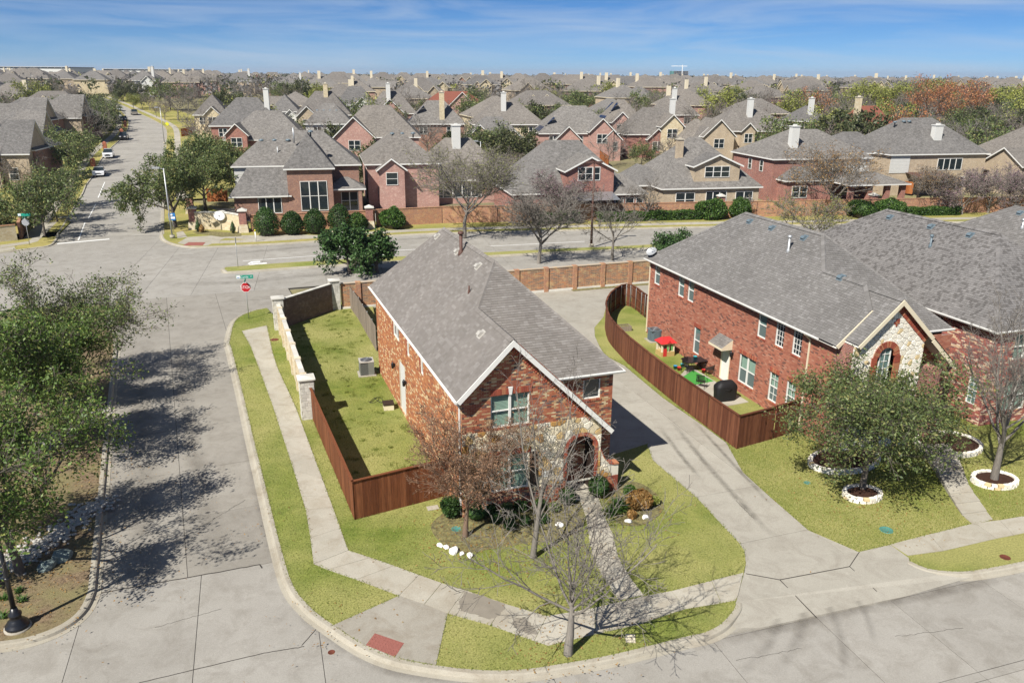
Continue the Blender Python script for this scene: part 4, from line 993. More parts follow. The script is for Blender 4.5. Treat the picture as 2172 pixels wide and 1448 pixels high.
bricks(h2, 'side_wall', (0, 0, 0), (0, 1, 0), (-1, 0, 0), rect(-5.3, B2, 0, E2-.1), hol, 'brick_red', 'mortar_grey', 300, bw=.23, bh=.08)
A_ = ((0, 0, 0), (0, 1, 0), (-1, 0, 0))
for a, b in UW: window(h2, *A_, a, b, 3.93, 5.4, pane='glass_teal', blind='screen', sill='brick_trim')
for a, b in GW: window(h2, *A_, a, b, 3.93, 5.4, rows=1, grid=3, bars=5, pane='glass_dark', sill='brick_trim')
window(h2, *A_, 7.2, 7.95, .7, 2.47, pane='glass_teal', blind='screen', sill='brick_trim'); window(h2, *A_, 1.05, 2.65, .66, 2.4, cols=2, pane='glass', blind='screen', sill='brick_trim')
for a, b in ((-1.13, -.36), (-2.66, -1.9)): window(h2, *A_, a, b, .66, 2.37, grid=2, pane='glass', blind='screen', sill='brick_trim')
for a, b, z in ((7.15, 8.0, 2.48), (1.0, 2.7, 2.41), (-1.18, -.31, 2.37), (-2.71, -1.85, 2.39)): soldier(h2, *A_, a, b, z, .24, 'brick_trim')
q = MB(); q.box(.03, .09, 3.7, 4.53, .12, 2.18); q.box(.02, .05, 3.8, 3.86, .3, 2.0); q.build('patio_door', 'white_trim', h2, uv=False)
q = MB(); q.box(-.02, .03, 3.62, 3.7, .12, 2.25); q.box(-.02, .03, 4.53, 4.61, .12, 2.25); q.build('door_frame', 'cream_trim', h2, uv=False)
aw = MB(); aw.add([(0, 3.5, 2.95), (0, 5.0, 2.95), (-.75, 5.0, 2.45), (-.75, 3.5, 2.45)], [(0, 1, 2, 3)], 0); aw.add([(0, 3.5, 2.3), (0, 3.5, 2.95), (-.75, 3.5, 2.45), (-.75, 3.5, 2.3), (0, 5, 2.3), (0, 5, 2.95), (-.75, 5, 2.45), (-.75, 5, 2.3)], [(0,1,2,3),(4,7,6,5),(3,2,6,7),(0,3,7,4)], 1); aw.build('door_awning', ['roof_grey', 'cream_trim'], h2); 
wall_lamp(h2, (-.02, 3.35, 2.1), (-1, 0, 0))
bricks(h2, 'gable_wall', (0, -5.3, 0), (1, 0, 0), (0, -1, 0), [(0, 0), (W2, 0), (W2, 5.4), (gR2(5.5)-.2, 5.5), (right_j-.1, JZ-.16), (JU+.1, JZ-.16), (0, z2(0)-.16)], [], 'brick_red', 'mortar_grey')
wa = [(1.35, 3.6), (2.65, 3.6), (2.65, 5.1)]+[(2.0+.65*math.cos(R(a)), 5.1+.65*math.sin(R(a))) for a in range(20, 180, 20)]+[(1.35, 5.1)]
wa = [(x+.05, z) for x, z in wa]
stones(h2, 'stone_gable', (0, -6.35, 0), (1, 0, 0), (0, -1, 0), [(.05, 0), (4.3, 0), (4.3, 5.7), (PU, PZ-.25), (.05, 5.7)], [wa, rect(1.0, 2.9, .7, 2.3)], 'stone_white', 'mortar_cream', .27, 5, .03)
window(h2, (0, -6.35, 0), (1, 0, 0), (0, -1, 0), 1.72, 2.38, 3.65, 5.5, rows=1, grid=2, bars=5, pane='glass_teal'); window(h2, (0, -6.35, 0), (1, 0, 0), (0, -1, 0), 1.0, 2.9, .7, 2.3, cols=2, blind=1)
q = MB()
for k in range(24):
    a = math.pi*(k+.5)/24; c_, s_ = math.cos(a), math.sin(a); q.obox((2.05+.62*c_, -6.37, 5.05+.62*s_), (c_*.16, 0, s_*.16), (0, .05, 0), (-s_*.034, 0, c_*.034))
for s_ in (1.27, 2.67):
    for k in range(18): q.obox((s_+.08, -6.37, 3.65+k*.08), (.16, 0, 0), (0, .05, 0), (0, 0, .035))
q.build('arch_surround', 'brick_trim', h2, uv=False); soldier(h2, (0, -6.35, 0), (1, 0, 0), (0, -1, 0), .9, 3.0, 2.31, .24, 'brick_trim')
q = MB()
for k in range(30): u = PU+.15+1.9*k/30; z = PZ-(u-PU)*s3-.36; q.obox((u, -6.38, z), (.14, 0, .13), (0, .03, 0), (-.025, 0, .025))
q.build('gable_trim', 'brick_trim', h2, uv=False)
q = MB()
for dx, dz in ((0, 0), (.11, 0), (-.11, 0), (0, .13), (0, -.13), (.11, .13)): q.box(PU+dx-.045, PU+dx+.045, -6.41, -6.36, 6.75+dz-.055, 6.75+dz+.055)
q.build('gable_ornament', 'brick_trim', h2, uv=False)
w = MB(); w.box(.05, .12, -6.34, -5.31, 0, 5.7); w.build('bay_wall', 'bt_red', h2); w = MB(); w.box(4.22, 4.3, -6.34, -5.31, 0, 5.7); w.box(4.31, 5.8, -6.3, -5.32, 2.6, 4.0); w.box(5.45, 5.8, -6.31, -5.33, 0, 2.6); w.build('porch_wall', 'bt_red', h2)
w = MB(); w.add([(W2, -4.6, 0), (W2, B2, 0), (W2, B2, E2), (W2, -4.6, E2)], [(0, 1, 2, 3)]); w.add([(0, B2, 0), (W2, B2, 0), (W2, B2, E2), (0, B2, E2)], [(0, 3, 2, 1)]); w.build('rear_wall', 'bt_red', h2)
def on_plane(root, P0, n, px_, py_):
    inv = root.matrix_basis.inverted(); o = inv @ Vector((0, 0, CAM_H)); d = inv.to_3x3() @ Vector(ray(px_, py_)); n = Vector(n); return o+d*((Vector(P0)-o).dot(n)/d.dot(n))
n2, up2 = Vector((-s2, 0, 1)).normalized(), Vector((1, 0, s2)).normalized()
for p in ((1591, 470), (1638, 484), (1706, 505), (1784, 589)): roof_vent(h2, on_plane(h2, (-O2, 0, E2), n2, *p), n2, up2, 'vent_blue')
pipe(h2, on_plane(h2, (-O2, 0, E2), n2, 1672, 533), .8, .07, 'galvanised', 1, 'flue_pipe')
m = MB(); c_ = on_plane(h2, (-O2, 0, E2), n2, 1381, 540)
c_ = Vector((-.1, 14.3, 6.1)); m.tube([(.0, 14.3, 5.7), c_], .025, 6); aim = Vector((-.75, -.3, .75)).normalized(); a = aim.orthogonal().normalized(); b = aim.cross(a)
for i in range(4):
    r0, r1 = .085*i, .085*(i+1)
    for j in range(14):
        g0, g1 = 2*math.pi*j/14, 2*math.pi*(j+1)/14; f = lambda r_, g_: c_+(a*math.cos(g_)*1.0+b*math.sin(g_)*1.2)*r_+aim*(r_*r_*.7); m.add([f(r0, g0), f(r1, g0), f(r1, g1), f(r0, g1)], [(0, 1, 2, 3)], sm=True)
m.tube([c_-b*.3+aim*.05, c_+aim*.42-b*.12], .016, 5); m.obox(c_+aim*.42-b*.12, a*.04, b*.03, aim*.05); m.build('satellite_dish', 'galvanised', h2, uv=False)

# ---- third house, further right
h3 = thing('brick_house', H2(9.75, 0), R(17.9), 'mauve and tan brick house with dark dappled roof right of the stone-gabled house', 'house')
h3.matrix_basis = Matrix.Translation(H2(9.75, 0)) @ Matrix.Rotation(R(17.9), 4, 'Z')
E3 = 5.5; rb3, rf3 = (4.3, 7.9, 9.5), (4.3, -1.0, 9.5); L3, R3, F3, K3 = -.35, 9.0, -6.0, 14.5
roof3 = shingles(h3, 'roof', [[(L3, F3, E3), rf3, rb3, (L3, K3, E3)], [(L3, F3, E3), (R3, F3, E3), rf3], [(R3, F3, E3), (R3, K3, E3), rb3, rf3], [(L3, K3, E3), rb3, (R3, K3, E3)]], 'shingle_dark', 120, ws=(.13, .17, .2))
for a, b in ((rb3, rf3), (rf3, (L3, F3, E3)), (rb3, (L3, K3, E3)), (rf3, (R3, F3, E3))): ridge_cap(roof3, a, b, 'shingle_dark')
sf = MB(); sf.add([(L3, F3, E3-.1), (0, F3, E3-.1), (0, K3, E3-.1), (L3, K3, E3-.1)], [(0, 3, 2, 1)]); sf.add([(0, F3, E3-.1), (R3, F3, E3-.1), (R3, F3+.35, E3-.1), (0, F3+.35, E3-.1)], [(0, 3, 2, 1)]); sf.build('soffit', 'soffit', roof3, uv=False)
gutter(h3, (L3, F3, E3), (L3, K3, E3), (-1, 0, 0)); gutter(h3, (L3, F3, E3), (R3, F3, E3), (0, -1, 0))
wz = [rect(-2.2, -1.35, 3.7, 5.2), rect(-5.2, -4.6, 1.0, 2.6)]
bricks(h3, 'side_wall', (0, 0, 0), (0, 1, 0), (-1, 0, 0), rect(-5.7, K3-.4, 0, E3-.1), wz, 'brick_mauve', 'mortar', 0, bw=.25, bh=.08)
window(h3, *A_, -2.2, -1.35, 3.7, 5.2, rows=1, grid=3, bars=5, pane='glass_dark'); window(h3, *A_, -5.2, -4.6, 1.0, 2.6, grid=2, pane='glass_teal')
bricks(h3, 'front_wall', (0, -5.7, 0), (1, 0, 0), (0, -1, 0), rect(0, 8.6, 0, E3-.1), [rect(1.4, 3.0, 3.7, 5.1), rect(1.4, 3.0, .7, 2.4)], 'brick_mauve', 'mortar', 0, bw=.25, bh=.08)
for z0, z1 in ((3.7, 5.1), (.7, 2.4)): window(h3, (0, -5.7, 0), (1, 0, 0), (0, -1, 0), 1.4, 3.0, z0, z1, cols=2, blind=1)
w = MB(); w.add([(8.6, -5.7, 0), (8.6, 14, 0), (8.6, 14, E3), (8.6, -5.7, E3)], [(0, 1, 2, 3)]); w.add([(0, 14.1, 0), (8.6, 14.1, 0), (8.6, 14.1, E3), (0, 14.1, E3)], [(0, 3, 2, 1)]); w.build('rear_wall', 'bt_red', h3)
s3_ = (9.5-E3)/(4.3-L3); n3 = Vector((-s3_, 0, 1)).normalized(); u3 = Vector((1, 0, s3_)).normalized()
for p in ((1888, 461), (1975, 481), (2058, 499)): roof_vent(h3, on_plane(h3, (L3, 0, E3), n3, *p), n3, u3, 'vent_blue')
pipe(h3, on_plane(h3, (L3, 0, E3), n3, 1973, 523), .6, .06, 'vent_blue', 1, 'flue_pipe')
# ---- fourth house, cut by the right edge
h4 = thing('brick_house', H2(19.6, -1), R(17.9), 'grey roofed house cut off by the right edge, behind the dappled roof', 'house')
h4.matrix_basis = Matrix.Translation(H2(19.6, -1)) @ Matrix.Rotation(R(17.9), 4, 'Z')
rb4, rf4 = (4.4, 7.7, 9.55), (4.4, 0, 9.55)
roof4 = shingles(h4, 'roof', [[(-.4, -6, 5.4), rf4, rb4, (-.4, 14.5, 5.4)], [(-.4, -6, 5.4), (9, -6, 5.4), rf4], [(9, -6, 5.4), (9, 14.5, 5.4), rb4, rf4], [(-.4, 14.5, 5.4), rb4, (9, 14.5, 5.4)]], 'shingle_grey', 0)
w = MB(); w.box(0, 8.6, -5.6, 14.1, 0, 5.35); w.build('wall', 'bt_red', h4)
s4 = 4.15/4.8; n4 = Vector((-s4, 0, 1)).normalized(); u4 = Vector((1, 0, s4)).normalized(); roof_vent(h4, on_plane(h4, (-.4, 0, 5.4), n4, 2164, 452), n4, u4, 'vent_blue'); pipe(h4, on_plane(h4, (-.4, 0, 5.4), n4, 2168, 484), .5, .07, 'galvanised', 1)

# ---------------------------------------------------------------- fences and walls
def board_meshes(mat, h, k=6, w=.14, t=.018):
    out = []
    for i in range(k):
        m = MB(); hh = h+random.uniform(-.012, .012); m.box(-w/2+.002, w/2-.002, -t/2, t/2, 0, hh, r=(i+.5)/k); out.append(m.mesh('board', mat, uv=False))
    return out
def fence(name, path, label, mat, h=1.8, cap=True, post_side=1, w=.14, step=2.4, posts='galvanised', bm=None, rails=3, base=None):
    "board fence along world points; posts and rails stand on the side given (+1 = left of travel)"
    path = [Vector(p) for p in path]; o = path[0].copy(); root = thing(name, o, 0, label, 'fence'); bm = bm or board_meshes(mat, h)
    pm, rm, cm = MB(), MB(), MB(); carry = 0; lastpost = -9; dist = 0
    for a, b in zip(path, path[1:]):
        d = b-a; L = d.length; d.normalize(); n = Vector((-d.y, d.x, 0)); ang = math.atan2(d.y, d.x); x = w/2
        while x < L:
            p = a+d*x+n*random.uniform(-.004, .004); link('board', random.choice(bm), root, p-o+Vector((0, 0, random.uniform(-.01, .01))), ang+random.uniform(-.01, .01)); x += w
        k = max(1, round(L/step))
        for i in range(k):
            p = a+d*(L*(i+.12)/k)+n*post_side*.07-o
            q = MB(); q.lathe([(.03, 0), (.03, h-.05), (.012, h)], 8); link('post', q.mesh('post', posts, uv=False), root, p)
        for z in ([.3, .95, 1.6] if rails == 3 else [.35, 1.45]): 
            q = MB(); q.bar(a-o+n*post_side*.035+Vector((0,0,z*h/1.8)), b-o+n*post_side*.035+Vector((0,0,z*h/1.8)), .04, .085); q.build('rail', mat, root, uv=False)
        if cap:
            q = MB(); q.bar(a-o-d*.04+Vector((0,0,h+.02)), b-o+d*.04+Vector((0,0,h+.02)), .13, .035); q.build('cap_rail', mat, root, uv=False)
    return root
FC = at(752, 1102); P2g = at(662, 885)
fence('board_fence', [P2g, FC, H1(0, 2.1)], 'reddish brown board fence round the front corner of the side yard', 'fence_stain', 1.82, True, 1)
fpath = [(1373, 676), (1362, 668), (1338, 650), (1316, 650), (1293, 668), (1284, 688), (1284, 700), (1290, 722), (1305, 742), (1330, 769), (1370, 804), (1436, 858), (1500, 906), (1562, 952), (1640, 930), (1692, 912)]
fence('board_fence', spline(px(fpath[:10]), 2)[:-1]+px(fpath[9:]), 'curved dark brown board fence along the driveway', 'fence_dark', 1.82, True, 1)
fence('board_fence', px([(741, 650), (760, 676), (778, 708), (799, 745)]), 'weathered grey board fence between brick wall and narrow house', 'fence_weathered', 1.8, False, 1, rails=2)
def pier(p, w, h, label, name='stone_pier', rz=0):
    "pier of stacked stone blocks under a flat cap"
    root = thing(name, p, rz, label, 'pier'); c = MB(); c.box(-w/2+.02, w/2-.02, -w/2+.02, w/2-.02, -.1, h-.02); c.build('core', 'mortar_cream', root, uv=False)
    z = 0.; k = 0
    while z < h-.05:
        ch = min(random.choice((.13, .17, .22)), h-z)
        for f in range(4):
            x = -w/2+(.0 if (k+f) % 2 else .06)
            while x < w/2-.03:
                l = min(random.uniform(.14, .36), w/2-x)
                if w/2-x-l < .07: l = w/2-x
                m = MB(); m.box(x+.005, x+l-.005, -w/2-.012*random.uniform(.3, 1.6), -w/2+.03, z+.005, z+ch-.005)
                ca, sa = (1, 0, -1, 0)[f], (0, 1, 0, -1)[f]; m.v = [(a*ca-b*sa, a*sa+b*ca, cc) for a, b, cc in m.v]; m.build('stone_block', 'limestone', root, uv=False); x += l
        z += ch; k += 1
    m = MB(); m.box(-w/2-.09, w/2+.09, -w/2-.09, w/2+.09, h, h+.07); m.add([(-w/2-.05, -w/2-.05, h+.07), (w/2+.05, -w/2-.05, h+.07), (w/2+.05, w/2+.05, h+.07), (-w/2-.05, w/2+.05, h+.07), (0, 0, h+.13)], [(0,1,4),(1,2,4),(2,3,4),(3,0,4)]); m.build('cap', 'limestone', root, uv=False); return root
WP1, WP2, WP3 = at(594, 697), at(655, 884), at(712, 655)
pier(WP1, .75, 2.35, 'tall white stone pier beside the stop sign', rz=R(20)); pier(WP2, .75, 2.3, 'white stone pier where the brown board fence starts', rz=R(20)); pier(WP3, .75, 2.35, 'white stone pier at the rear corner of the side yard', rz=R(20))
def solid_wall(name, a, b, h, t, mat, label, cap='limestone', pil=0, pm='bt_stone', base=None, ph=.12, side=0):
    a, b = Vector(a), Vector(b); d = b-a; L = d.length; root = thing(name, a, math.atan2(d.y, d.x), label, 'wall')
    m = MB(); m.box(0, L, -t/2, t/2, -.1, h); m.build('wall_panel', mat, root)
    m = MB(); n = max(1, int(L/.4))
    for i in range(n): m.box(L*i/n+.003, L*(i+1)/n-.003, -t/2-.04, t/2+.04, h, h+.06)
    m.build('coping', cap, root, uv=False)
    if base: m = MB(); m.box(0, L, -t/2-.06, t/2+.06, -.1, .16); m.build('base_course', base, root, uv=False)
    for i in range(pil):
        x = L*(i+.5)/pil; m = MB(); m.box(x-.2, x+.2, -t/2-.09, t/2+.09, -.1, h+.1); m.build('pilaster', pm, root); 
        if side:
            m = MB(); m.box(x+.2, x+.235, side*(t/2+.005), side*(t/2+.02), 0, h); m.build('control_joint', 'joint', root, uv=False)
    return root
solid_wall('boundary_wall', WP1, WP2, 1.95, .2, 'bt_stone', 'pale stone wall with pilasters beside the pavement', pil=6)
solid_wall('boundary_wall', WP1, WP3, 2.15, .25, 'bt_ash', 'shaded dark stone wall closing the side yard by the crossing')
SW0, SW1 = WP3+Vector((.5, .1, 0)), at(1376, 599)
SWD = (SW1-SW0).normalized()
solid_wall('boundary_wall', SW0, SW1+SWD*40, 2.05, .25, 'bt_wall_back', 'orange brick wall with pilasters behind the driveway court', cap='bt_wall', pil=25, pm='bt_wall', base='limestone', side=-1)
# soil strip along the wall
m = MB(); n_ = Vector((SWD.y, -SWD.x, 0)); m.prism([SW0+SWD*20, SW0+SWD*60, SW0+SWD*60+n_*.9, SW0+SWD*20+n_*.7], -.2, .01); struct(m.build('wall_bed', 'bed_soil', uv=False))

# ---------------------------------------------------------------- things in the yards
def ac_unit(p, rz, label, round_=False):
    root = thing('air_conditioner', p, rz, label, 'air conditioner'); s_ = .43
    m = MB(); m.box(-.55, .55, -.52, .52, 0, .07); m.build('pad', 'walk_concrete', root, uv=False)
    if round_:
        prof = [(math.cos(R(a))*s_*1.12, math.sin(R(a))*s_*1.12) for a in range(0, 360, 15)]; prof = [(max(-.44, min(.44, x)), max(-.44, min(.44, y))) for x, y in prof]
        m = MB(); m.prism(prof, .08, .82); m.build('cabinet', 'vent_blue', root, uv=False); m = MB()
        for k in range(48): a = 2*math.pi*k/48; x, y = max(-.45, min(.45, .5*math.cos(a))), max(-.45, min(.45, .5*math.sin(a))); m.bar((x, y, .12), (x, y, .78), .018, .018)
        m.build('louvre', 'vent_blue', root, uv=False)
    else:
        m = MB(); m.box(-.4, .4, -.4, .4, .08, .86); m.build('coil', 'black_metal', root, uv=False)
        m = MB()
        for x in (-.43, .38):
            for y in (-.43, .38): m.box(x, x+.05, y, y+.05, .07, .9)
        m.box(.08, .44, -.435, -.40, .08, .9); m.build('frame', 'metal_grey', root, uv=False)
        m = MB()
        for k in range(13): z = .13+k*.056; m.box(-.42, .1, -.43, -.41, z, z+.022); m.box(-.43, -.41, -.42, .42, z, z+.022); m.box(.41, .43, -.42, .42, z, z+.022)
        m.build('louvre', 'metal_grey', root, uv=False)
    m = MB(); zt = .82 if round_ else .9; m.box(-.45, .45, -.45, .45, zt, zt+.06); m.build('top_panel', 'vent_blue' if round_ else 'vent_tan', root, uv=False)
    m = MB(); m.lathe([(.36, zt+.062), (.36, zt+.075), (.34, zt+.08)], 24); m.build('fan_opening', 'black_metal', root, uv=False)
    m = MB()
    for r_ in (.08, .15, .22, .29, .36): m.tube([(r_*math.cos(R(a)), r_*math.sin(R(a)), zt+.1) for a in range(0, 361, 20)], .008, 4, cap=False)
    for a in range(0, 360, 30): m.bar((0, 0, zt+.1), (.37*math.cos(R(a)), .37*math.sin(R(a)), zt+.1), .012, .012)
    m.build('fan_guard', 'metal_grey', root, uv=False)
    m = MB(); m.tube([(.45, .1, .3), (.6, .15, .35), (.75, .1, .2), (.9, .15, .4)], .025, 6); m.build('refrigerant_line', 'black_metal', root, uv=False); return root
ac_unit(at(778, 793), R(16), 'white and grey air conditioner beside the orange brick wall')
ac_unit(at(1388, 722), R(15), 'dark grey rounded air conditioner behind the curved fence', True)
m = MB(); p = at(824, 866); m.box(-.28, .28, -.3, .3, .0, .32, 0); m.box(-.31, .31, -.33, .33, .32, .38, 1); tag(link('storage_box', m.mesh('storage_box', ['cream_trim', 'door_dark'], uv=False), None, p, R(15)), 'tan box with dark lid on the grass by the side wall', 'box')
m = MB(); p = at(857, 862); m.lathe([(.16, 0), (.24, .12), (.27, .3), (.24, .48), (.14, .62), (.09, .7), (.085, 1.0), (.11, 1.04)], 14); cm_ = thing('chiminea', p, R(-60), 'terracotta chiminea against the orange brick wall', 'chiminea'); m.build('pot', 'terracotta', cm_, uv=False); m = MB(); m.lathe([(.13, -.0), (.13, .03)], 12); m.v = [(z+.245, x, y+.32) for x, y, z in m.v]; m.build('mouth', 'unlit_dark', cm_, uv=False)
m = MB(); pp = [at(780, 851)+Vector((0,0,.02))]+[at(790+12*math.sin(i*.9)+i*1.2, 848+6*math.cos(i*1.3), .02) for i in range(16)]; m.tube(spline(pp, 3), .012, 5); tag(m.build('garden_hose', 'black_metal', uv=False), 'dark hose lying in loops on the yard grass', 'hose')
# playhouse
p = at(1410, 752); ph = thing('playhouse', p, R(18), 'small cream playhouse with red roof behind the curved fence', 'playhouse')
m = MB(); m.box(-.58, .58, -.5, .5, 0, .4); m.build('lower_wall', 'tan_plastic', ph, uv=False)
m = MB()
for x in (-.56, .44):
    for y in (-.48, .36): m.box(x, x+.12, y, y+.12, .4, 1.12)
m.box(-.1, .1, -.47, -.42, .4, 1.1); m.box(.3, .44, -.47, -.42, .4, 1.1); m.box(-.56, .56, -.48, -.4, 1.0, 1.14); m.box(-.56, .56, .4, .48, .4, 1.14); m.box(.45, .55, -.4, .4, .4, 1.14); m.box(-.55, -.45, -.4, .4, .95, 1.14); m.build('upper_wall', 'cream_plastic', ph, uv=False)
m = MB(); m.add([(-.7, -.65, 1.12), (.7, -.65, 1.12), (.7, .65, 1.12), (-.7, .65, 1.12), (-.35, -.12, 1.5), (.35, -.12, 1.5), (.35, .12, 1.5), (-.35, .12, 1.5)], [(0,1,5,4),(1,2,6,5),(2,3,7,6),(3,0,4,7),(4,5,6,7),(3,2,1,0)]); m.add([(-.2, -.66, 1.14), (.2, -.66, 1.14), (0, -.66, 1.42), (0, -.1, 1.42)], [(0,1,2),(1,3,2),(0,2,3)]); m.build('roof', 'red_plastic', ph, uv=False)
for x in (-.0, .36): m = MB(); m.box(x-.2+.1, x-.08+.1, -.5, -.47, .5, .95); m.build('shutter', 'green_plastic', ph, uv=False)
m = MB(); m.box(-.43, -.12, -.515, -.5, .05, .7); m.build('door', 'red_plastic', ph, uv=False)
ph.scale = (.85, .85, .85)
# patio
m = MB(); m.prism(px([(1408, 772), (1470, 800), (1585, 872), (1590, 880), (1536, 856), (1450, 802)]), -.1, .03)
pt = struct(link('patio', None)); slabs(pt, [cell([(1440, 800), (1462, 775), (1530, 818), (1500, 838)]), cell([(1500, 838), (1530, 818), (1588, 853), (1540, 862)])], .035, 'walk_concrete', .006)
m = MB(); m.prism(px([(1444, 802), (1470, 785), (1514, 808), (1474, 816)], .04), .036, .048); tag(m.build('turf_mat', 'turf_mat', uv=False), 'bright green turf mat under the patio table', 'mat')
def chair(p, rz, label, mat='black_metal'):
    root = thing('patio_chair', p, rz, label, 'chair', 'patio chairs'); m = MB()
    for k in range(7): m.bar((-.22+k*.073, -.22, .42), (-.22+k*.073, .22, .42), .05, .012)
    m.build('seat', mat, root, uv=False); m = MB()
    for k in range(7): m.bar((-.22+k*.073, .22, .44), (-.22+k*.073, .34, .92), .05, .012)
    m.bar((-.27, .34, .92), (.27, .34, .92), .03, .03); m.build('backrest', mat, root, uv=False)
    for sx in (-.27, .27):
        m = MB(); m.tube([(sx, .22, .42), (sx, .2, .64), (sx, -.2, .64), (sx, -.26, .55), (sx, -.24, .02)], .014, 5); m.tube([(sx, -.26, .015), (sx, .34, .015)], .014, 5); m.tube([(sx, .3, .02), (sx, .22, .42)], .014, 5); m.build('arm_frame', mat, root, uv=False)
    return root
p = at(1471, 785); tb = thing('patio_table', p, R(15), 'black metal patio table on the green turf mat', 'table'); m = MB(); m.box(-.75, .75, -.45, .45, .69, .72); m.build('tabletop', 'black_metal', tb, uv=False)
for x in (-.6, .6):
    for y in (-.35, .35): m = MB(); m.tube([(x*1.1, y*1.1, 0), (x, y, .69)], .018, 5); m.build('leg', 'black_metal', tb, uv=False)
chair(at(1487, 822), R(150), 'black metal patio chair nearest the covered grill'); chair(at(1502, 795), R(-80), 'dark patio chair at the house end of the table', 'dark_shutter'); chair(at(1458, 790), R(30), 'black patio chair on the fence side of the table'); chair(at(1458, 772), R(80), 'black patio chair at the far end of the table')
for i, (x, y, mt, lb) in enumerate(((1473, 776, 'teal_plastic', 'teal bucket on the black patio table'), (1432, 782, 'blue_plastic', 'blue bucket on the grass by the patio'), (1440, 785, 'red_plastic', 'red bucket on the patio edge'), (1447, 778, 'teal_plastic', 'turquoise tub behind the red bucket'), (1492, 790, 'red_plastic', 'red toy under the patio table end'))):
    q = at(x, y); m = MB(); m.lathe([(.10, 0), (.13, .22), (.14, .22), (.125, .23), (.09, .02)], 12)
    if i == 0: q = p+Vector((.05, .05, .725))
    tag(link('bucket', m.mesh('bucket', mt, uv=False), None, q), lb, 'bucket')
p = at(1536, 848); gc = thing('covered_grill', p, R(17), 'grill under a black cover on the patio', 'grill'); m = MB()
sec = [(0, .64, .34), (.5, .66, .35), (.85, .68, .36), (.95, .66, .34), (1.12, .5, .27), (1.2, .42, .16)]; v = []; n = 20
for z, a, b in sec:
    for j in range(n):
        g_ = 2*math.pi*j/n; c_, s_ = math.cos(g_), math.sin(g_); k = 1/max(abs(c_)**4+abs(s_)**4, 1e-6)**.25; w_ = 1+.035*math.sin(j*5.3+z*2)*(1 if z < .9 else .3); v.append((a*c_*k*w_, b*s_*k*w_, z))
m.add(v, [(i*n+j, i*n+(j+1)%n, (i+1)*n+(j+1)%n, (i+1)*n+j) for i in range(len(sec)-1) for j in range(n)]+[tuple(range((len(sec)-1)*n, len(sec)*n))], sm=True); m.build('cover', 'black_fabric', gc, uv=False)
m = MB(); m.tube([(-.2, -.37, .8), (0, -.42, .76), (.2, -.37, .8)], .02, 5); m.build('handle_strap', 'black_fabric', gc, uv=False)
# raised bed behind the curved fence
p = at(1320, 700); rbx = thing('raised_bed', p, R(15), 'small raised garden bed inside the curved fence', 'planter')
for a in ((-.6, .6, -.35, -.31), (-.6, .6, .31, .35), (-.6, -.56, -.31, .31), (.56, .6, -.31, .31)): m = MB(); m.box(a[0], a[1], a[2], a[3], 0, .35); m.build('side_board', 'fence_weathered', rbx, uv=False)
m = MB(); m.box(-.56, .56, -.31, .31, 0, .3); m.build('soil', 'bed_soil', rbx, uv=False)

# ---------------------------------------------------------------- street furniture
FONT = None
def text(s_, size, mat, parent, loc, rot, name='lettering', ext=.002):
    cu = bpy.data.curves.new(name, 'FONT'); cu.body = s_; cu.size = size; cu.align_x = 'CENTER'; cu.align_y = 'CENTER'; cu.extrude = ext; cu.materials.append(MAT[mat])
    tmp = bpy.data.objects.new('tmp', cu); COL.objects.link(tmp); me = bpy.data.meshes.new_from_object(tmp.evaluated_get(bpy.context.evaluated_depsgraph_get())); bpy.data.objects.remove(tmp)
    o = bpy.data.objects.new(name, me); COL.objects.link(o); o.parent = parent; o.location = loc; o.rotation_euler = rot; return o
def octo(r_, y0, y1, m, mi=0): 
    pts = [(r_*math.cos(R(22.5+45*i)), r_*math.sin(R(22.5+45*i))) for i in range(8)]
    m.add([(x, y0, z) for x, z in pts]+[(x, y1, z) for x, z in pts], [tuple(range(8)), tuple(range(8, 16))[::-1]]+[(i, 8+i, 8+(i+1)%8, (i+1)%8) for i in range(8)], mi)
def stop_sign(p, rz, label, back=False):
    root = thing('stop_sign', p, rz, label, 'stop sign'); m = MB(); m.tube([(0, .03, 0), (0, .03, 3.35)], .03, 8); m.build('post', 'galvanised', root, uv=False)
    m = MB(); octo(.395, -.008, .008, m); m.v = [(x, y, z+2.5) for x, y, z in m.v]; m.build('border', ['sign_white'] if not back else ['sign_back'], root, uv=False)
    if not back:
        m = MB(); octo(.37, -.011, -.006, m); m.v = [(x, y, z+2.5) for x, y, z in m.v]; m.build('face', 'sign_red', root, uv=False)
        text('STOP', .31, 'sign_white', root, (0, -.014, 2.5), (R(90), 0, 0))
    m = MB(); m.box(-.62, .62, -.012, .012, 3.18, 3.46); m.build('name_plate', 'sign_green', root, uv=False)
    m = MB(); m.box(-.60, -.32, -.018, -.0125, 3.2, 3.44); m.build('emblem_panel', 'sign_white', root, uv=False)
    m = MB(); m.box(-.55, -.37, -.022, -.018, 3.25, 3.30); m.build('emblem_bar', 'sign_blue', root, uv=False)
    if not back:
        text('Curtis', .23, 'sign_white', root, (-.02, -.018, 3.31), (R(90), 0, 0)); text('DR', .11, 'sign_white', root, (.46, -.018, 3.33), (R(90), 0, 0))
    m = MB(); m.box(-.012, .012, -.5, .5, 2.95, 3.15); m.build('cross_plate', 'sign_green', root, uv=False); return root
stop_sign(at(528, 676), R(12), 'red stop sign with green street name plates at the near corner')
stop_sign(at(63, 520), R(10), 'back of a stop sign with green name plate across the crossing', True)
def sign_post(p, h, label, w=.3, plate='sign_back', rz=0, name='sign_post', hh=.6, edge=False):
    root = thing(name, p, rz, label, 'sign'); m = MB(); m.tube([(0, 0, 0), (0, 0, h)], .03, 6); m.build('post', 'galvanised', root, uv=False)
    m = MB(); m.box(-w/2, w/2, -.03, -.02, h-hh, h); m.build('plate', plate, root, uv=False); return root
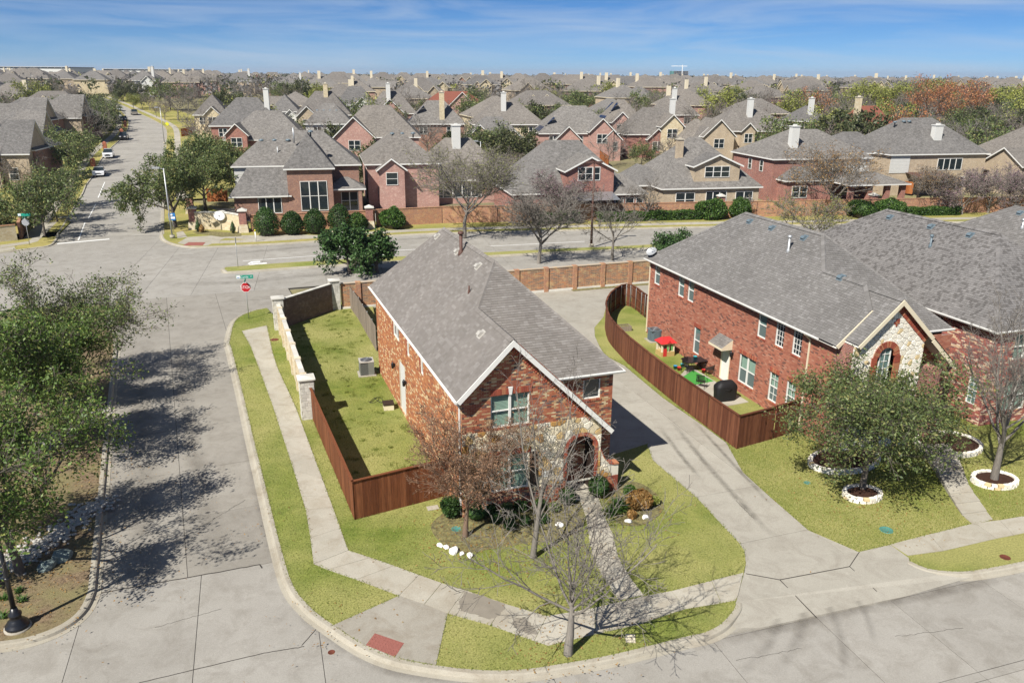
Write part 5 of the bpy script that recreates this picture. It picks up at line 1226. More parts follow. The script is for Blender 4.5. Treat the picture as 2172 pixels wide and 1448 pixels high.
sign_post(at(505, 566), 2.9, 'thin metal sign post on the nose of the grass median', .12, rz=R(70))
s_ = sign_post(at(369, 493), 2.3, 'blue and white sign on a post beside the tall street light', .75, 'sign_blue', R(8), hh=.85); m = MB(); m.box(-.33, .33, -.036, -.031, 1.62, 1.86); m.build('stripe', 'sign_white', s_, uv=False); m = MB(); m.lathe([(.13, -.036), (.13, -.031)], 12); m.v = [(x, z, y+2.05) for x, y, z in m.v]; m.build('emblem', 'sign_white', s_, uv=False)
y_ = thing('warning_sign', att(357, 282), R(5), 'yellow warning sign beside the far street bend', 'sign'); m = MB(); m.tube([(0, 0, 0), (0, 0, 2.6)], .03, 6); m.build('post', 'galvanised', y_, uv=False); m = MB(); m.add([(0, -.03, 1.7), (.55, -.03, 2.25), (0, -.03, 2.8), (-.55, -.03, 2.25), (0, -.01, 1.7), (.55, -.01, 2.25), (0, -.01, 2.8), (-.55, -.01, 2.25)], [(0,1,2,3),(7,6,5,4),(0,4,5,1),(1,5,6,2),(2,6,7,3),(3,7,4,0)]); m.build('plate', 'paint_yellow', y_, uv=False)
m = MB(); m.tube([(0, 0, 0), (0, 0, 1.1)], .06, 8, 0); m.tube([(0, 0, 1.1), (0, 0, 1.35)], .062, 8, 1); tag(link('marker_post', m.mesh('marker_post', ['sign_white', 'paint_yellow'], uv=False), None, at(543, 512)), 'white marker post with yellow top on the far verge', 'post')
m = MB(); m.lathe([(.14, 0), (.16, .06), (.11, .1), (.11, .5), (.15, .52), (.15, .6), (.1, .72), (.03, .78)], 10); m.lathe([(.05, -.2), (.05, .2)], 8, (0, 0, 0)); hy = thing('fire_hydrant', at(708, 499), 0, 'small pale fire hydrant on the far verge', 'hydrant'); mm = MB(); mm.lathe([(.14, 0), (.16, .06), (.11, .1), (.11, .5), (.15, .52), (.15, .6), (.1, .72), (.03, .78)], 10); mm.build('barrel', 'cream_trim', hy, uv=False); mm = MB(); mm.tube([(-.2, 0, .42), (.2, 0, .42)], .055, 8); mm.build('nozzle', 'cream_trim', hy, uv=False)
def street_light(p, h, label, arm, mat, rz, twin=False, r0=.1):
    root = thing('street_light', p, rz, label, 'street light'); m = MB(); m.lathe([(.28, 0), (.28, .35)], 10); m.build('footing', 'walk_concrete', root, uv=False)
    m = MB(); m.tube([(0, 0, .3), (0, 0, h)], [r0, r0*.62], 8); m.build('pole', mat, root, uv=False)
    for s_ in ((-1, 1) if twin else (-1,)):
        m = MB(); m.tube([(0, 0, h-.12), (s_*arm, 0, h+.05)], .04, 6); m.build('arm', mat, root, uv=False)
        m = MB(); x = s_*(arm+.3); m.box(x-.4, x+.4, -.17, .17, h-.03, h+.14); m.build('lamp_head', mat, root, uv=False); m = MB(); m.box(x-.3, x+.3, -.13, .13, h-.05, h-.03); m.build('lens', 'headlight', root, uv=False)
    return root
street_light(at(366, 505), 7.85, 'grey street light on the far left corner of the crossing', .5, 'galvanised', R(10))
street_light(at(1254, 523), 9.1, 'tall brown twin street light on the grass median', .2, 'pipe_rust', R(10), True, .15)
street_light(att(349, 305), 8.0, 'distant grey street light beside the far street bend', .5, 'galvanised', R(10))
street_light(att(1020, 412)+Vector((0, 0, 0)), 8.0, 'grey street light pole behind the second row of houses', .5, 'galvanised', R(10))
p = at(38, 1330); lp = thing('lamp_post', p, 0, 'black fluted lamp post in the mulch bed at the lower left corner', 'lamp post'); m = MB(); m.lathe([(.42, -.05), (.42, .05)], 20); m.build('footing', 'walk_concrete', lp, uv=False)
m = MB(); m.lathe([(.36, .05), (.38, .1), (.37, .16), (.3, .2), (.3, .26), (.2, .34), (.17, .48), (.21, .52), (.21, .58), (.13, .66), (.1, .8)], 16); m.build('base', 'black_metal', lp, uv=False)
m = MB(); m.tube([(0, 0, .75), (0, 0, 3.7)], [.085, .06], 12); m.lathe([(.09, 1.9), (.095, 1.95), (.09, 2.0)], 12); m.build('shaft', 'black_metal', lp, uv=False)
m = MB(); m.lathe([(.07, 3.6), (.12, 3.7), (.12, 3.75), (.26, 4.2), (.28, 4.24), (.16, 4.45), (.04, 4.62)], 10); m.build('lantern', 'black_metal', lp, uv=False)
# covers, lids, rocks
def disc(px_, py_, r_, mat, name, label, z=.012):
    m = MB(); m.lathe([(r_, -.05), (r_, .0), (r_*.9, .006), (r_*.88, .002), (0.01, .004)], 18); return tag(link(name, m.mesh(name, mat, uv=False), None, at(px_, py_, z)), label, 'cover')
disc(582, 720, .3, 'iron_rust', 'valve_cover', 'rusty round cover in the grass beside the stone pier'); disc(703, 1382, .12, 'iron_rust', 'valve_cover', 'small rusty cover in the road by the corner kerb', ZR+.006)
disc(968, 1121, .22, 'utility_green', 'irrigation_cover', 'green cover in the grass beside the red-barked tree'); disc(1712, 1023, .16, 'utility_green', 'irrigation_cover', 'green cover on the lawn left of the leafy tree'); disc(1880, 1123, .28, 'utility_green', 'irrigation_cover', 'flat green cover on the lawn near the pavement'); disc(2132, 1181, .2, 'iron_rust', 'valve_cover', 'dark cover in the verge at the right edge')
m = MB(); m.box(-.25, .25, -.17, .17, -.02, .03); tag(link('meter_lid', m.mesh('meter_lid', 'walk_concrete', uv=False), None, at(918, 1077), R(20)), 'pale concrete meter lid near the board fence', 'lid'); m = MB(); m.box(-.16, .16, -.2, .2, -.02, .03); tag(link('meter_lid', m.mesh('meter_lid', 'cream_trim', uv=False), None, at(1337, 1354), R(-5)), 'cream meter lid in the verge right of the bare tree', 'lid')
m = MB(); m.box(-.8, .8, -.5, .5, -.02, .02); tag(link('utility_lid', m.mesh('utility_lid', 'walk_concrete', uv=False), None, at(137, 461, .02), R(20)), 'pale concrete utility lid on the left far verge', 'lid')
def rock(p, s_, mat, label, seed, flat=.7):
    rs = random.Random(seed); bm = bmesh.new(); bmesh.ops.create_icosphere(bm, subdivisions=2, radius=1)
    ax = [(Vector((rs.uniform(-1, 1), rs.uniform(-1, 1), rs.uniform(-1, 1))).normalized(), rs.uniform(.55, .9)) for _ in range(9)]
    for v in bm.verts:
        for n, d in ax:
            e = v.co.dot(n)-d
            if e > 0: v.co -= n*e
        v.co = Vector((v.co.x*s_*rs.uniform(.97, 1.03), v.co.y*s_*.8, (v.co.z*.8+.35)*s_*flat))
    me = bpy.data.meshes.new('rock'); bm.to_mesh(me); bm.free(); me.materials.append(MAT[mat]); a = me.attributes.new('rnd', 'FLOAT', 'FACE')
    return tag(link('landscape_rock', me, None, p, rs.uniform(0, 6)), label, 'rock')
for i, (x, y, s_, lb) in enumerate(((933, 1158, .16, 'small white rock at the left end of the rock row'), (946, 1162, .16, 'second white rock from the left in the rock row'), (962, 1170, .27, 'large white rock in the middle of the rock row'), (981, 1176, .15, 'fourth white rock from the left in the rock row'), (997, 1180, .18, 'white rock at the right end of the rock row'), (1369, 1099, .2, 'pointed white rock right of the front walk'), (1332, 1107, .18, 'cream rock right of the front walk'), (1187, 1115, .2, 'white rock left of the front walk'))): rock(at(x, y), s_, 'rock_white', lb, i+40, .8)
rock(at(100, 1203), .42, 'rock_slate', 'dark slate rock beside the trunk in the mulch bed', 3); rock(at(130, 1185), .5, 'rock_slate', 'larger slate rock in the gravel band of the mulch bed', 4); rock(at(12, 1135), .35, 'rock_slate', 'slate rock at the left edge of the mulch bed', 5)

# ---------------------------------------------------------------- trees
import numpy as np
def npmesh(name, V, Q, rnd, mats, midx=None, smooth=False):
    me = bpy.data.meshes.new(name); V = np.asarray(V, np.float32); Q = np.asarray(Q, np.int32); F, k = Q.shape
    me.vertices.add(len(V)); me.vertices.foreach_set('co', V.ravel()); me.loops.add(F*k); me.loops.foreach_set('vertex_index', Q.ravel())
    me.polygons.add(F); me.polygons.foreach_set('loop_start', np.arange(0, F*k, k, dtype=np.int32)); me.polygons.foreach_set('loop_total', np.full(F, k, np.int32))
    if midx is not None: me.polygons.foreach_set('material_index', np.asarray(midx, np.int32))
    if smooth: me.polygons.foreach_set('use_smooth', np.ones(F, bool))
    a = me.attributes.new('rnd', 'FLOAT', 'FACE'); a.data.foreach_set('value', np.asarray(rnd, np.float32))
    for m in mats: me.materials.append(MAT[m])
    me.update(calc_edges=True); return me
def leaves(C_, size, seed, ratio=.5, up=0.):
    "rhombic leaf faces round the points C_"
    g = np.random.default_rng(seed); n = len(C_); d = g.normal(size=(n, 3)); d[:, 2] += up; d /= np.linalg.norm(d, axis=1)[:, None]
    a = np.cross(d, g.normal(size=(n, 3))); a /= np.linalg.norm(a, axis=1)[:, None]+1e-9; b = np.cross(d, a)
    s = (size*g.uniform(.6, 1.4, n))[:, None]; a = a*s; b = b*s*ratio
    V = np.stack([C_-a, C_-b, C_+a, C_+b], 1).reshape(-1, 3); Q = np.arange(4*n).reshape(-1, 4); return V, Q, g.random(n)
def skeleton(seed, H, sp):
    """branches as (points, radii, level); sp: trunk, r, n, ang, ratio, segs, wander, trop, start"""
    rs = random.Random(seed); out = []
    def br(p, d, L, r, lev):
        ns = sp['segs'][lev]; pts, rad = [p], [r]
        for i in range(ns):
            w = sp['wander'][lev]; d = (d+Vector((rs.gauss(0, w), rs.gauss(0, w), rs.gauss(0, w)+sp['trop'][lev]))).normalized()
            p = p+d*(L/ns); pts.append(p); rad.append(max(r*(1-(i+1)/ns*sp.get('taper', .62)), sp.get('rmin', .006)))
        out.append((pts, rad, lev))
        if lev+1 < len(sp['segs']):
            n = sp['n'][lev]; ph = rs.uniform(0, 6.28)
            for k in range(n):
                t = sp['start'][lev]+(1-sp['start'][lev])*(k+rs.uniform(.1, .9))/n; t = min(t, .999); f = t*ns; i = int(f); q = pts[i].lerp(pts[i+1], f-i)
                dd = (pts[i+1]-pts[i]).normalized(); ph += 2.4+rs.uniform(-.5, .5); ang = R(sp['ang'][lev]*rs.uniform(.65, 1.3))
                a = dd.orthogonal().normalized(); a = a*math.cos(ph)+dd.cross(a)*math.sin(ph)
                nd = dd*math.cos(ang)+a*math.sin(ang)
                br(q, nd, L*sp['ratio'][lev]*rs.uniform(.7, 1.2)*(1.12-.4*t), max((rad[i]+(rad[i+1]-rad[i])*(f-i))*sp.get('rr', .62), sp.get('rmin', .006)), lev+1)
    lean = sp.get('lean', (0, 0)); br(Vector((0, 0, -.1)), Vector((lean[0], lean[1], 1)).normalized(), H*sp['trunk'], sp['r'], 0)
    top = max(p.z for b in out for p in b[0]); k = H/top
    return [([Vector((p.x*k*sp.get('wide', 1), p.y*k*sp.get('wide', 1), p.z*k)) for p in pts], rad, lev) for pts, rad, lev in out]
def wood_mesh(name, brs, mat, lv=None, sides=(8, 6, 5, 3, 3)):
    m = MB()
    for pts, rad, lev in brs:
        if lv is None or lev in lv: m.tube(pts, rad, sides[min(lev, 4)], r=random.random(), cap=False)
    return m.mesh(name, mat, uv=False)
def leaf_points(brs, lv, per, spread, seed, keep=1.):
    g = np.random.default_rng(seed); P = []
    for pts, rad, lev in brs:
        if lev in lv and g.random() < keep:
            A = np.array([tuple(p) for p in pts]); n = max(1, int(per*min(3., g.lognormal(0, .55)))); t = np.sqrt(g.uniform(0.05, 1, n))*(len(A)-1); i = np.minimum(t.astype(int), len(A)-2); f = (t-i)[:, None]
            P.append(A[i]*(1-f)+A[i+1]*f+g.normal(size=(n, 3))*spread)
    return np.concatenate(P) if P else np.zeros((0, 3))
BARE = dict(trunk=.36, r=.17, n=[8, 7, 6, 5], ang=[42, 38, 40, 42], ratio=[1.5, .52, .5, .5], segs=[5, 6, 4, 3, 2], wander=[.05, .10, .13, .15, .16], trop=[.03, .09, .06, .05, .03], start=[.55, .25, .2, .15], rr=.6, rmin=.0055)
OAK = dict(trunk=.30, r=.17, n=[9, 8, 6, 4], ang=[55, 48, 48, 50], ratio=[1.75, .55, .5, .5], segs=[4, 6, 4, 3, 2], wander=[.06, .12, .16, .2, .2], trop=[.02, .04, .03, .02, .0], start=[.5, .3, .2, .1], rr=.6, rmin=.007)
def bare_tree(name, p, H, label, seed, sp, bark='bark_grey', rz=0, group=None, buds=None):
    root = thing(name, p, rz, label, 'tree', group); b = skeleton(seed, H, sp); top = len(sp['segs'])-1
    link('trunk', wood_mesh('trunk', b, bark, (0, 1)), root); link('branches', wood_mesh('branches', b, bark, tuple(range(2, top+1))), root)
    if buds:
        V, Q, r = leaves(leaf_points(b, (top,), buds[1], .05, seed), buds[2], seed, .5); link('crown', npmesh('crown', V, Q, r, [buds[0]]), root)
    return root
def leafy_tree(name, p, H, label, seed, sp, leaf='leaf_oak', per=16, size=.075, spread=.13, bark='bark_dark', rz=0, group=None, keep=1., up=.3):
    root = thing(name, p, rz, label, 'tree', group); b = skeleton(seed, H, sp); top = len(sp['segs'])-1
    link('trunk', wood_mesh('trunk', b, bark, (0, 1)), root); link('branches', wood_mesh('branches', b, bark, tuple(range(2, top+1))), root)
    V, Q, r = leaves(leaf_points(b, (top, top-1), per, spread, seed, keep), size, seed, .5, up); link('crown', npmesh('crown', V, Q, r, [leaf]), root); return root
T1 = dict(BARE, trunk=.29, r=.17, n=[9, 7, 6, 4], ang=[46, 42, 42, 44], ratio=[2.0, .55, .5, .5], start=[.72, .18, .15, .15], wide=1.0, rmin=.0075, rr=.55)
bare_tree('bare_tree', at(1205, 1386), 7.6, 'bare grey tree in the verge at the bottom of the photo', 11, T1, rz=2.1, group='bare trees of the front lawns')
T2 = dict(BARE, trunk=.42, r=.135, n=[7, 5, 5, 4], ang=[36, 38, 40, 42], ratio=[1.35, .5, .5, .5], start=[.42, .2, .2, .15], trop=[.03, .11, .08, .05, .03], wide=.8, rmin=.0065, rr=.52)
bare_tree('bare_tree', at(1130, 1182), 8.9, 'tall bare tree in front of the stone house front', 23, T2, rz=.6, group='bare trees of the front lawns')
MY = dict(BARE, trunk=.22, r=.14, n=[9, 9, 8, 6], ang=[36, 34, 34, 36], ratio=[2.2, .55, .5, .5], start=[.75, .2, .15, .1], trop=[.02, .05, .05, .04, .03], wander=[.04, .07, .1, .13, .15], wide=1.12, rmin=.007)
bare_tree('crape_myrtle', at(987, 1137), 5.9, 'reddish brown crape myrtle at the front corner of the narrow house', 31, MY, 'bark_brown', 0, None, ('leaf_myrtle', 2, .04))
T4 = dict(BARE, trunk=.30, r=.2, n=[9, 8, 7, 5], ang=[36, 34, 36, 40], ratio=[1.8, .5, .5, .5], start=[.6, .25, .2, .15], trop=[.03, .1, .08, .05, .04], wide=.95, rmin=.0075)
bare_tree('bare_tree', at(2108, 1022), 9.2, 'bare grey tree in a round white stone planter at the right edge', 47, T4, rz=1., group='bare trees of the front lawns')
OR = dict(OAK, wide=1.4, trunk=.24, start=[.62, .3, .2, .1], n=[11, 9, 6, 4], ang=[54, 48, 48, 50], trop=[.02, .06, .04, .02, .01])
leafy_tree('live_oak', at(1828, 1043), 6.7, 'leafy oak in a round white stone planter before the stone gable', 53, OR, per=9, size=.065, rz=3.6, spread=.2)
SH = dict(OAK, n=[9, 9, 7, 4], ang=[46, 40, 42, 46], trop=[.02, .07, .06, .04, .02], rmin=.011)
leafy_tree('live_oak', at(45, 1216), 7.4, 'nearest oak in the mulch bed, beside the slate rocks', 61, dict(SH, wide=1.0, r=.2), 'leaf_live', per=9, size=.07, rz=.3, group='oaks of the mulch bed', spread=.2, keep=.9)
leafy_tree('live_oak', Vector((-23.2, 34.6, 0)), 8.0, 'middle oak of the mulch bed, cut by the left edge', 67, dict(SH, wide=.95), 'leaf_live', per=9, size=.075, rz=2., group='oaks of the mulch bed', spread=.2, keep=.9)
leafy_tree('live_oak', Vector((-26.9, 46.0, 0)), 8.3, 'widest oak of the mulch bed, its crown over the crossing', 71, dict(SH, wide=1.2), 'leaf_oak', 5, .07, .2, rz=4., group='oaks of the mulch bed', keep=.85)
leafy_tree('live_oak', Vector((-25.0, 40.3, 0)), 6.6, 'low oak between the larger oaks of the mulch bed', 73, dict(SH, wide=1.0, r=.14), 'leaf_live', 9, .07, .2, rz=1., group='oaks of the mulch bed', keep=.85)
# magnolia, oaks and bare trees along the cross street
MG = dict(OAK, trunk=.3, r=.2, n=[10, 7, 6], ang=[60, 50, 50], ratio=[1.5, .55, .5], segs=[5, 5, 3, 2], start=[.25, .2, .2], trop=[.02, .05, .04, .03])
leafy_tree('magnolia', at(742, 578), 5.0, 'glossy dark green magnolia behind the rear corner pier', 81, dict(MG, wide=.85), 'leaf_magnolia', 14, .15, .16); leafy_tree('magnolia', at(800, 576), 4.2, 'glossy magnolia touching the roof of the narrow house', 83, dict(MG, wide=.8), 'leaf_magnolia', 14, .15, .16)
leafy_tree('evergreen_shrub', at(1420, 555), 3.4, 'dark shrub behind the rear roof corner with the satellite dish', 85, dict(MG, wide=1.2), 'leaf_magnolia', 9, .12, .16)
def mid_bare(px_, H, label, seed, wide=.8, buds=None, bark='bark_grey', p=None, **k):
    return bare_tree('bare_tree', p or at(*px_), H, label, seed, dict(BARE, wide=wide, rmin=.017, **k), bark, seed*.7, 'bare trees along the cross street', buds)
mid_bare((1143, 556), 8.4, 'bare tree on the far side of the brick wall, nearest the roof ridge', 101, 1.5, n=[11, 9, 8, 4], r=.22, ang=[48, 42, 40, 42]); mid_bare((1299, 549), 7.6, 'thin bare tree beside the tall brown street light', 103, 1.15, n=[7, 6, 5, 4], ang=[52, 46, 42, 42])
mid_bare((985, 503), 11.0, 'large grey-green bare tree behind the roof peak', 107, 1.5, ('leaf_spring', 2, .06), n=[12, 10, 8, 4], r=.26, ang=[46, 42, 40, 42])
mid_bare((1712, 520), 6.2, 'bush-like budding tree between the two right roofs', 109, 1.6, ('leaf_spring', 3, .06), start=[.1, .2, .2, .1])
mid_bare((1560+24, 462), 3.2, 'small white-stemmed bare tree before the clipped hedge', 111, .6, n=[5, 4, 4, 3])
mid_bare((1765, 455), 10.5, 'tall bare tree with a few dry leaves in front of the columned porch', 113, 1.45, ('leaf_dry', 1, .10), n=[12, 9, 8, 4], r=.24, ang=[46, 42, 40, 42])
mid_bare((1980, 452), 6.5, 'bronze-twigged bare tree right of the junipers', 117, 1.35, ('leaf_dry', 1, .06), n=[10, 8, 7, 5])
for i, (x, y, h, lb) in enumerate(((2040, 455, 6.5, 'pinkish bare tree left of its twin at the far right wall'), (2095, 452, 7.0, 'pinkish bare tree second from the right edge by the far wall'), (2150, 452, 7.0, 'pinkish bare tree at the right edge by the far wall'))): mid_bare((x, y), h, lb, 121+i, 1.45, ('leaf_purple', 2, .06), n=[10, 8, 7, 5], start=[.2, .2, .2, .1])
mid_bare((1365+10, 468), 5.5, 'pale thin bare tree left of the clipped hedge', 127, 1.1, n=[7, 6, 5, 4]); mid_bare((1188, 470), 7.0, 'pink-budded bare tree before the brick wall', 131, 1.5, ('leaf_purple', 2, .06), n=[11, 9, 8, 4])
mid_bare((868, 432), 7.0, 'brown bare tree against the house with the white chimney', 133, 1.2, ('leaf_bud', 2, .06), n=[9, 9, 7, 5], ang=[30, 30, 34, 38])
leafy_tree('live_oak', at(372, 482), 9.6, 'big oak at the far left corner of the crossing', 141, dict(OAK, wide=1.0, r=.28, rmin=.012), 'leaf_oak', 9, .13, .2, rz=1.3); leafy_tree('live_oak', at(425, 452)+Vector((0, 2, 0)), 10.2, 'oak behind the stone entrance sign', 143, dict(OAK, wide=.95, r=.26, rmin=.012), 'leaf_oak', 9, .13, .2, rz=2.6)
leafy_tree('live_oak', at(440, 440)+Vector((-3, 12, .5)), 9.0, 'oak beside the house with white siding, behind the big oak', 145, dict(OAK, wide=.9, r=.22, rmin=.014), 'leaf_oak', 8, .14, .2, rz=.9)
m = MB()
# ---------------------------------------------------------------- shrubs
def bush_pts(n, a, b, c, seed, shell=.35):
    g = np.random.default_rng(seed); d = g.normal(size=(n, 3)); d /= np.linalg.norm(d, axis=1)[:, None]; r = (1-shell*g.random(n)**1.5)[:, None]; P = d*r*np.array([a, b, c]); return P
def bush(name, p, a, b, c, label, leaf, n, size, seed, stem=.1, zc=None, group=None, lump=.1, egg=0., cat='shrub'):
    root = thing(name, p, seed*.9, label, cat, group); P = bush_pts(n, a, b, c, seed); zc = zc or c
    g = np.random.default_rng(seed+1); k = g.normal(size=(6, 3))*3
    d = P/(np.linalg.norm(P, axis=1)[:, None]+1e-6); P = P*(1+lump*np.sin(d@k.T+np.arange(6)).mean(axis=1)*1.8)[:, None]
    if egg: f = 1-egg*(P[:, 2:3]/c); P[:, :2] *= f
    P[:, 2] += zc; P = P[P[:, 2] > .02]; V, Q, r = leaves(P, size, seed, .55, .2); link('crown', npmesh('crown', V, Q, r, [leaf]), root)
    m = MB(); a_ = min(a, b); m.lathe([(a_*.5, .05), (a_*.6, zc*.7), (a_*.45, zc*1.2), (a_*.15, zc*1.5)], 10); m.v = [(x*a/a_*.9, y, z) for x, y, z in m.v]; link('trunk', m.mesh('trunk', 'bark_dark', uv=False), root)  # trunk here is a wide dark core, painting the shade inside the foliage
    return root
gp = 'clipped egg-shaped hollies'
for i, (x, y, w, h, lb) in enumerate(((567, 499, 1.55, 3.3, 'leftmost and widest clipped egg-shaped holly before the far brick wall'), (621, 497, 1.3, 2.8, 'second egg-shaped holly from the left before the far brick wall'), (669, 495, 1.35, 2.95, 'third egg-shaped holly from the left before the far brick wall'), (721, 491, 1.4, 3.35, 'tallest egg-shaped holly, rightmost before the far brick wall'))): bush('clipped_holly', at(x, y), w, w, h/2, lb, 'leaf_box', 5200, .085, 200+i, group=gp, lump=.03, egg=.28)
bush('juniper_shrub', at(760, 489), 1.3, 1.2, 1.05, 'loose dark shrub right of the egg-shaped hollies', 'leaf_juniper', 3200, .12, 211, lump=.16); bush('juniper_shrub', at(831, 484), 1.9, 1.4, 1.25, 'spreading round shrub alone before the far brick wall', 'leaf_juniper', 4200, .13, 212, lump=.16)
for i, (x, y, w, h, lb) in enumerate(((1508, 465, 2.1, 1.35, 'left one of the paired junipers by the far wall'), (1568, 462, 1.9, 1.3, 'right one of the paired junipers by the far wall'), (1825, 462, 2.1, 1.2, 'left one of the junipers below the columned porch'), (1885, 459, 2.0, 1.25, 'right one of the junipers below the columned porch'))): bush('juniper_shrub', at(x, y), w, 1.4, h, lb, 'leaf_juniper', 4600, .13, 220+i, lump=.2)
def hedge(name, a, b, h, w, label, seed, leaf='leaf_juniper', n=7000):
    a, b = Vector(a), Vector(b); d = b-a; L = d.length; root = thing(name, a, math.atan2(d.y, d.x), label, 'hedge'); g = np.random.default_rng(seed)
    P = np.stack([g.uniform(0, L, n), g.uniform(-w/2, w/2, n), g.uniform(.05, h, n)], 1); f = g.integers(0, 3, n); P[f == 0, 2] = h; P[f == 1, 1] = -w/2; P += g.normal(size=(n, 3))*.06; P[:, 2] *= 1+.06*np.sin(P[:, 0]*1.7)
    V, Q, r = leaves(P, .11, seed, .55, .2); link('foliage', npmesh('foliage', V, Q, r, [leaf]), root); m = MB(); m.box(.1, L-.1, -w/2+.12, w/2-.12, 0, h-.12); link('dark_core', m.mesh('dark_core', 'bark_dark', uv=False), root); return root  # solid dark box fills the hedge, shade behind the leaves put into its colour
hedge('clipped_hedge', at(1265, 470), at(1482, 464.5), 1.1, 1.2, 'long clipped hedge before the far brick wall', 231, n=9000); hedge('clipped_hedge', at(1915, 457), at(2030, 455), 1.0, 1.2, 'low dark hedge right of the junipers', 232)
hedge('clipped_hedge', at(1130, 477), at(1225, 472), 1.4, 1.4, 'dark hedge behind the pink-budded tree', 233)
# planting by the front door
for i, (x, y, w, h, lb) in enumerate(((1053, 1108, .24, .22, 'round clipped box left of the front bed'), (1081, 1121, .26, .22, 'round clipped box nearest the lawn in the front bed'), (1113, 1112, .26, .23, 'round clipped box left of the tall bare trunk'), (1088, 1100, .2, .18, 'small round box behind the others in the front bed'), (1152, 1108, .24, .2, 'round clipped box right of the tall bare trunk'))): bush('box_ball', at(x, y), w, w, h, lb, 'leaf_box', 900, .045, 240+i, group='box balls of the front bed')
bush('holly_shrub', at(958, 1092), .55, .5, .45, 'dark green shrub behind the crape myrtle', 'leaf_box', 2200, .055, 250); bush('holly_shrub', at(1010, 1098), .5, .45, .35, 'shaded shrub right of the crape myrtle', 'leaf_box', 1600, .055, 251); bush('grass_clump', at(1355, 1075), .62, .55, .36, 'tawny grass clump right of the front walk', 'leaf_dry', 2600, .07, 252); bush('holly_shrub', at(1270, 1052), .5, .5, .5, 'green shrub beside the low wing wall', 'leaf_box', 1800, .06, 253)
bush('holly_shrub', at(1203, 1068), .4, .4, .4, 'green shrub left of the arched door', 'leaf_box', 1400, .06, 254)
def strappy(p, n, L, label, seed, leaf='leaf_juniper', name='strap_leaf_plant', w=.03):
    rs = random.Random(seed); V, Q, r = [], [], []
    for i in range(n):
        a = rs.uniform(0, 6.28); t = rs.uniform(.25, 1.1); l = L*rs.uniform(.6, 1.1); d = Vector((math.cos(a)*math.sin(t), math.sin(a)*math.sin(t), math.cos(t))); s_ = Vector((-math.sin(a), math.cos(a), 0))*w; b0 = Vector((rs.uniform(-.12, .12), rs.uniform(-.12, .12), 0)); mdl = b0+d*l*.6; tip = b0+d*l+Vector((0, 0, -l*.25))
        k = len(V); V += [b0-s_, b0+s_, mdl+s_, mdl-s_, tip+s_*.1, tip-s_*.1]; Q += [(k, k+1, k+2, k+3), (k+3, k+2, k+4, k+5)]; r += [rs.random()]*2
    return tag(link(name, npmesh(name, [tuple(v) for v in V], Q, r, [leaf]), None, p), label, 'plant')
strappy(at(1312, 1082), 130, .8, 'strappy green plant beside the front walk', 5); strappy(at(1295, 1092), 90, .6, 'smaller strappy plant at the walk edge', 6)
for i, (x, y) in enumerate(((40, 1255), (44, 1274), (8, 1270), (5, 1308))): strappy(at(x, y), 40, .3, ('bright green lily tuft nearest the oak trunk', 'bright green lily tuft behind the lamp post', 'bright green lily tuft left of the lamp post', 'bright green lily tuft at the left edge by the lamp base')[i], 10+i, 'leaf_juniper', w=.02)
for i, (x, y, w, lb, lf) in enumerate(((1040, 1090, .3, 'low dark shrub under the left edge of the front windows', 'leaf_box'), (1075, 1086, .28, 'low olive shrub under the middle of the front windows', 'leaf_oak'), (1105, 1082, .3, 'low shrub under the right edge of the front windows', 'leaf_box'), (1145, 1080, .32, 'low shrub below the house number', 'leaf_juniper'), (1175, 1084, .26, 'small olive shrub near the arched door', 'leaf_oak'), (1335, 1050, .3, 'low green shrub against the wing wall', 'leaf_juniper'), (1385, 1070, .26, 'small yellow-green shrub at the lawn edge of the round bed', 'leaf_spring'), (1340, 1098, .2, 'small dry clump between the rocks', 'leaf_dry'))): bush('foundation_shrub', at(x, y), w, w*.85, w*.8, lb, lf, 700, .055, 280+i, lump=.25)
# beds in front of the nearest house
m = MB(); m.prism(spline(px([(945, 1085), (915, 1112), (930, 1145), (985, 1172), (1060, 1160), (1130, 1150), (1210, 1138), (1238, 1105), (1225, 1060), (1100, 1070), (985, 1084)]), 4), -.1, .014); struct(m.build('front_bed', 'bed_soil', uv=False))
m = MB(); m.prism(spline(px([(1290, 1060), (1300, 1090), (1318, 1112), (1365, 1112), (1405, 1085), (1400, 1055), (1360, 1025), (1325, 1020)]), 4), -.1, .014); struct(m.build('front_bed', 'bed_soil', uv=False))
# round stone planters on the right
def ring(p, rx, ry, rz, label, h=.26):
    root = thing('stone_planter', p, rz, label, 'planter'); n = int(2*math.pi*(rx+ry)/2/.24)
    for c in range(2):
        for k in range(n):
            a = 2*math.pi*(k+.5*c)/n; m = MB(); l = math.pi*(rx+ry)/n*random.uniform(.9, .97)/2; m.box(-l, l, -.09, .09, c*h/2+.004, (c+1)*h/2-.004+random.uniform(-.01, .01)); link('stone_block', m.mesh('stone_block', 'stone_white', uv=False), root, (rx*math.cos(a), ry*math.sin(a), 0), a+math.pi/2)
    m = MB(); m.prism([(rx*.97*math.cos(R(a)), ry*.97*math.sin(R(a))) for a in range(0, 360, 15)], -.05, h*.7); m.build('soil', 'mulch_dark', root, uv=False); return root
ring(at(1828, 1052), .82, .62, .3, 'small round white stone planter under the leafy oak'); ring(at(2108, 1022), 1.0, .72, .2, 'round white stone planter under the bare tree at the right edge'); ring(at(1790, 980), 1.9, 1.1, .4, 'large white stone planter behind the leafy oak'); ring(at(2010, 945), 1.6, 1.3, .2, 'white stone planter between front steps and dappled-roof house')
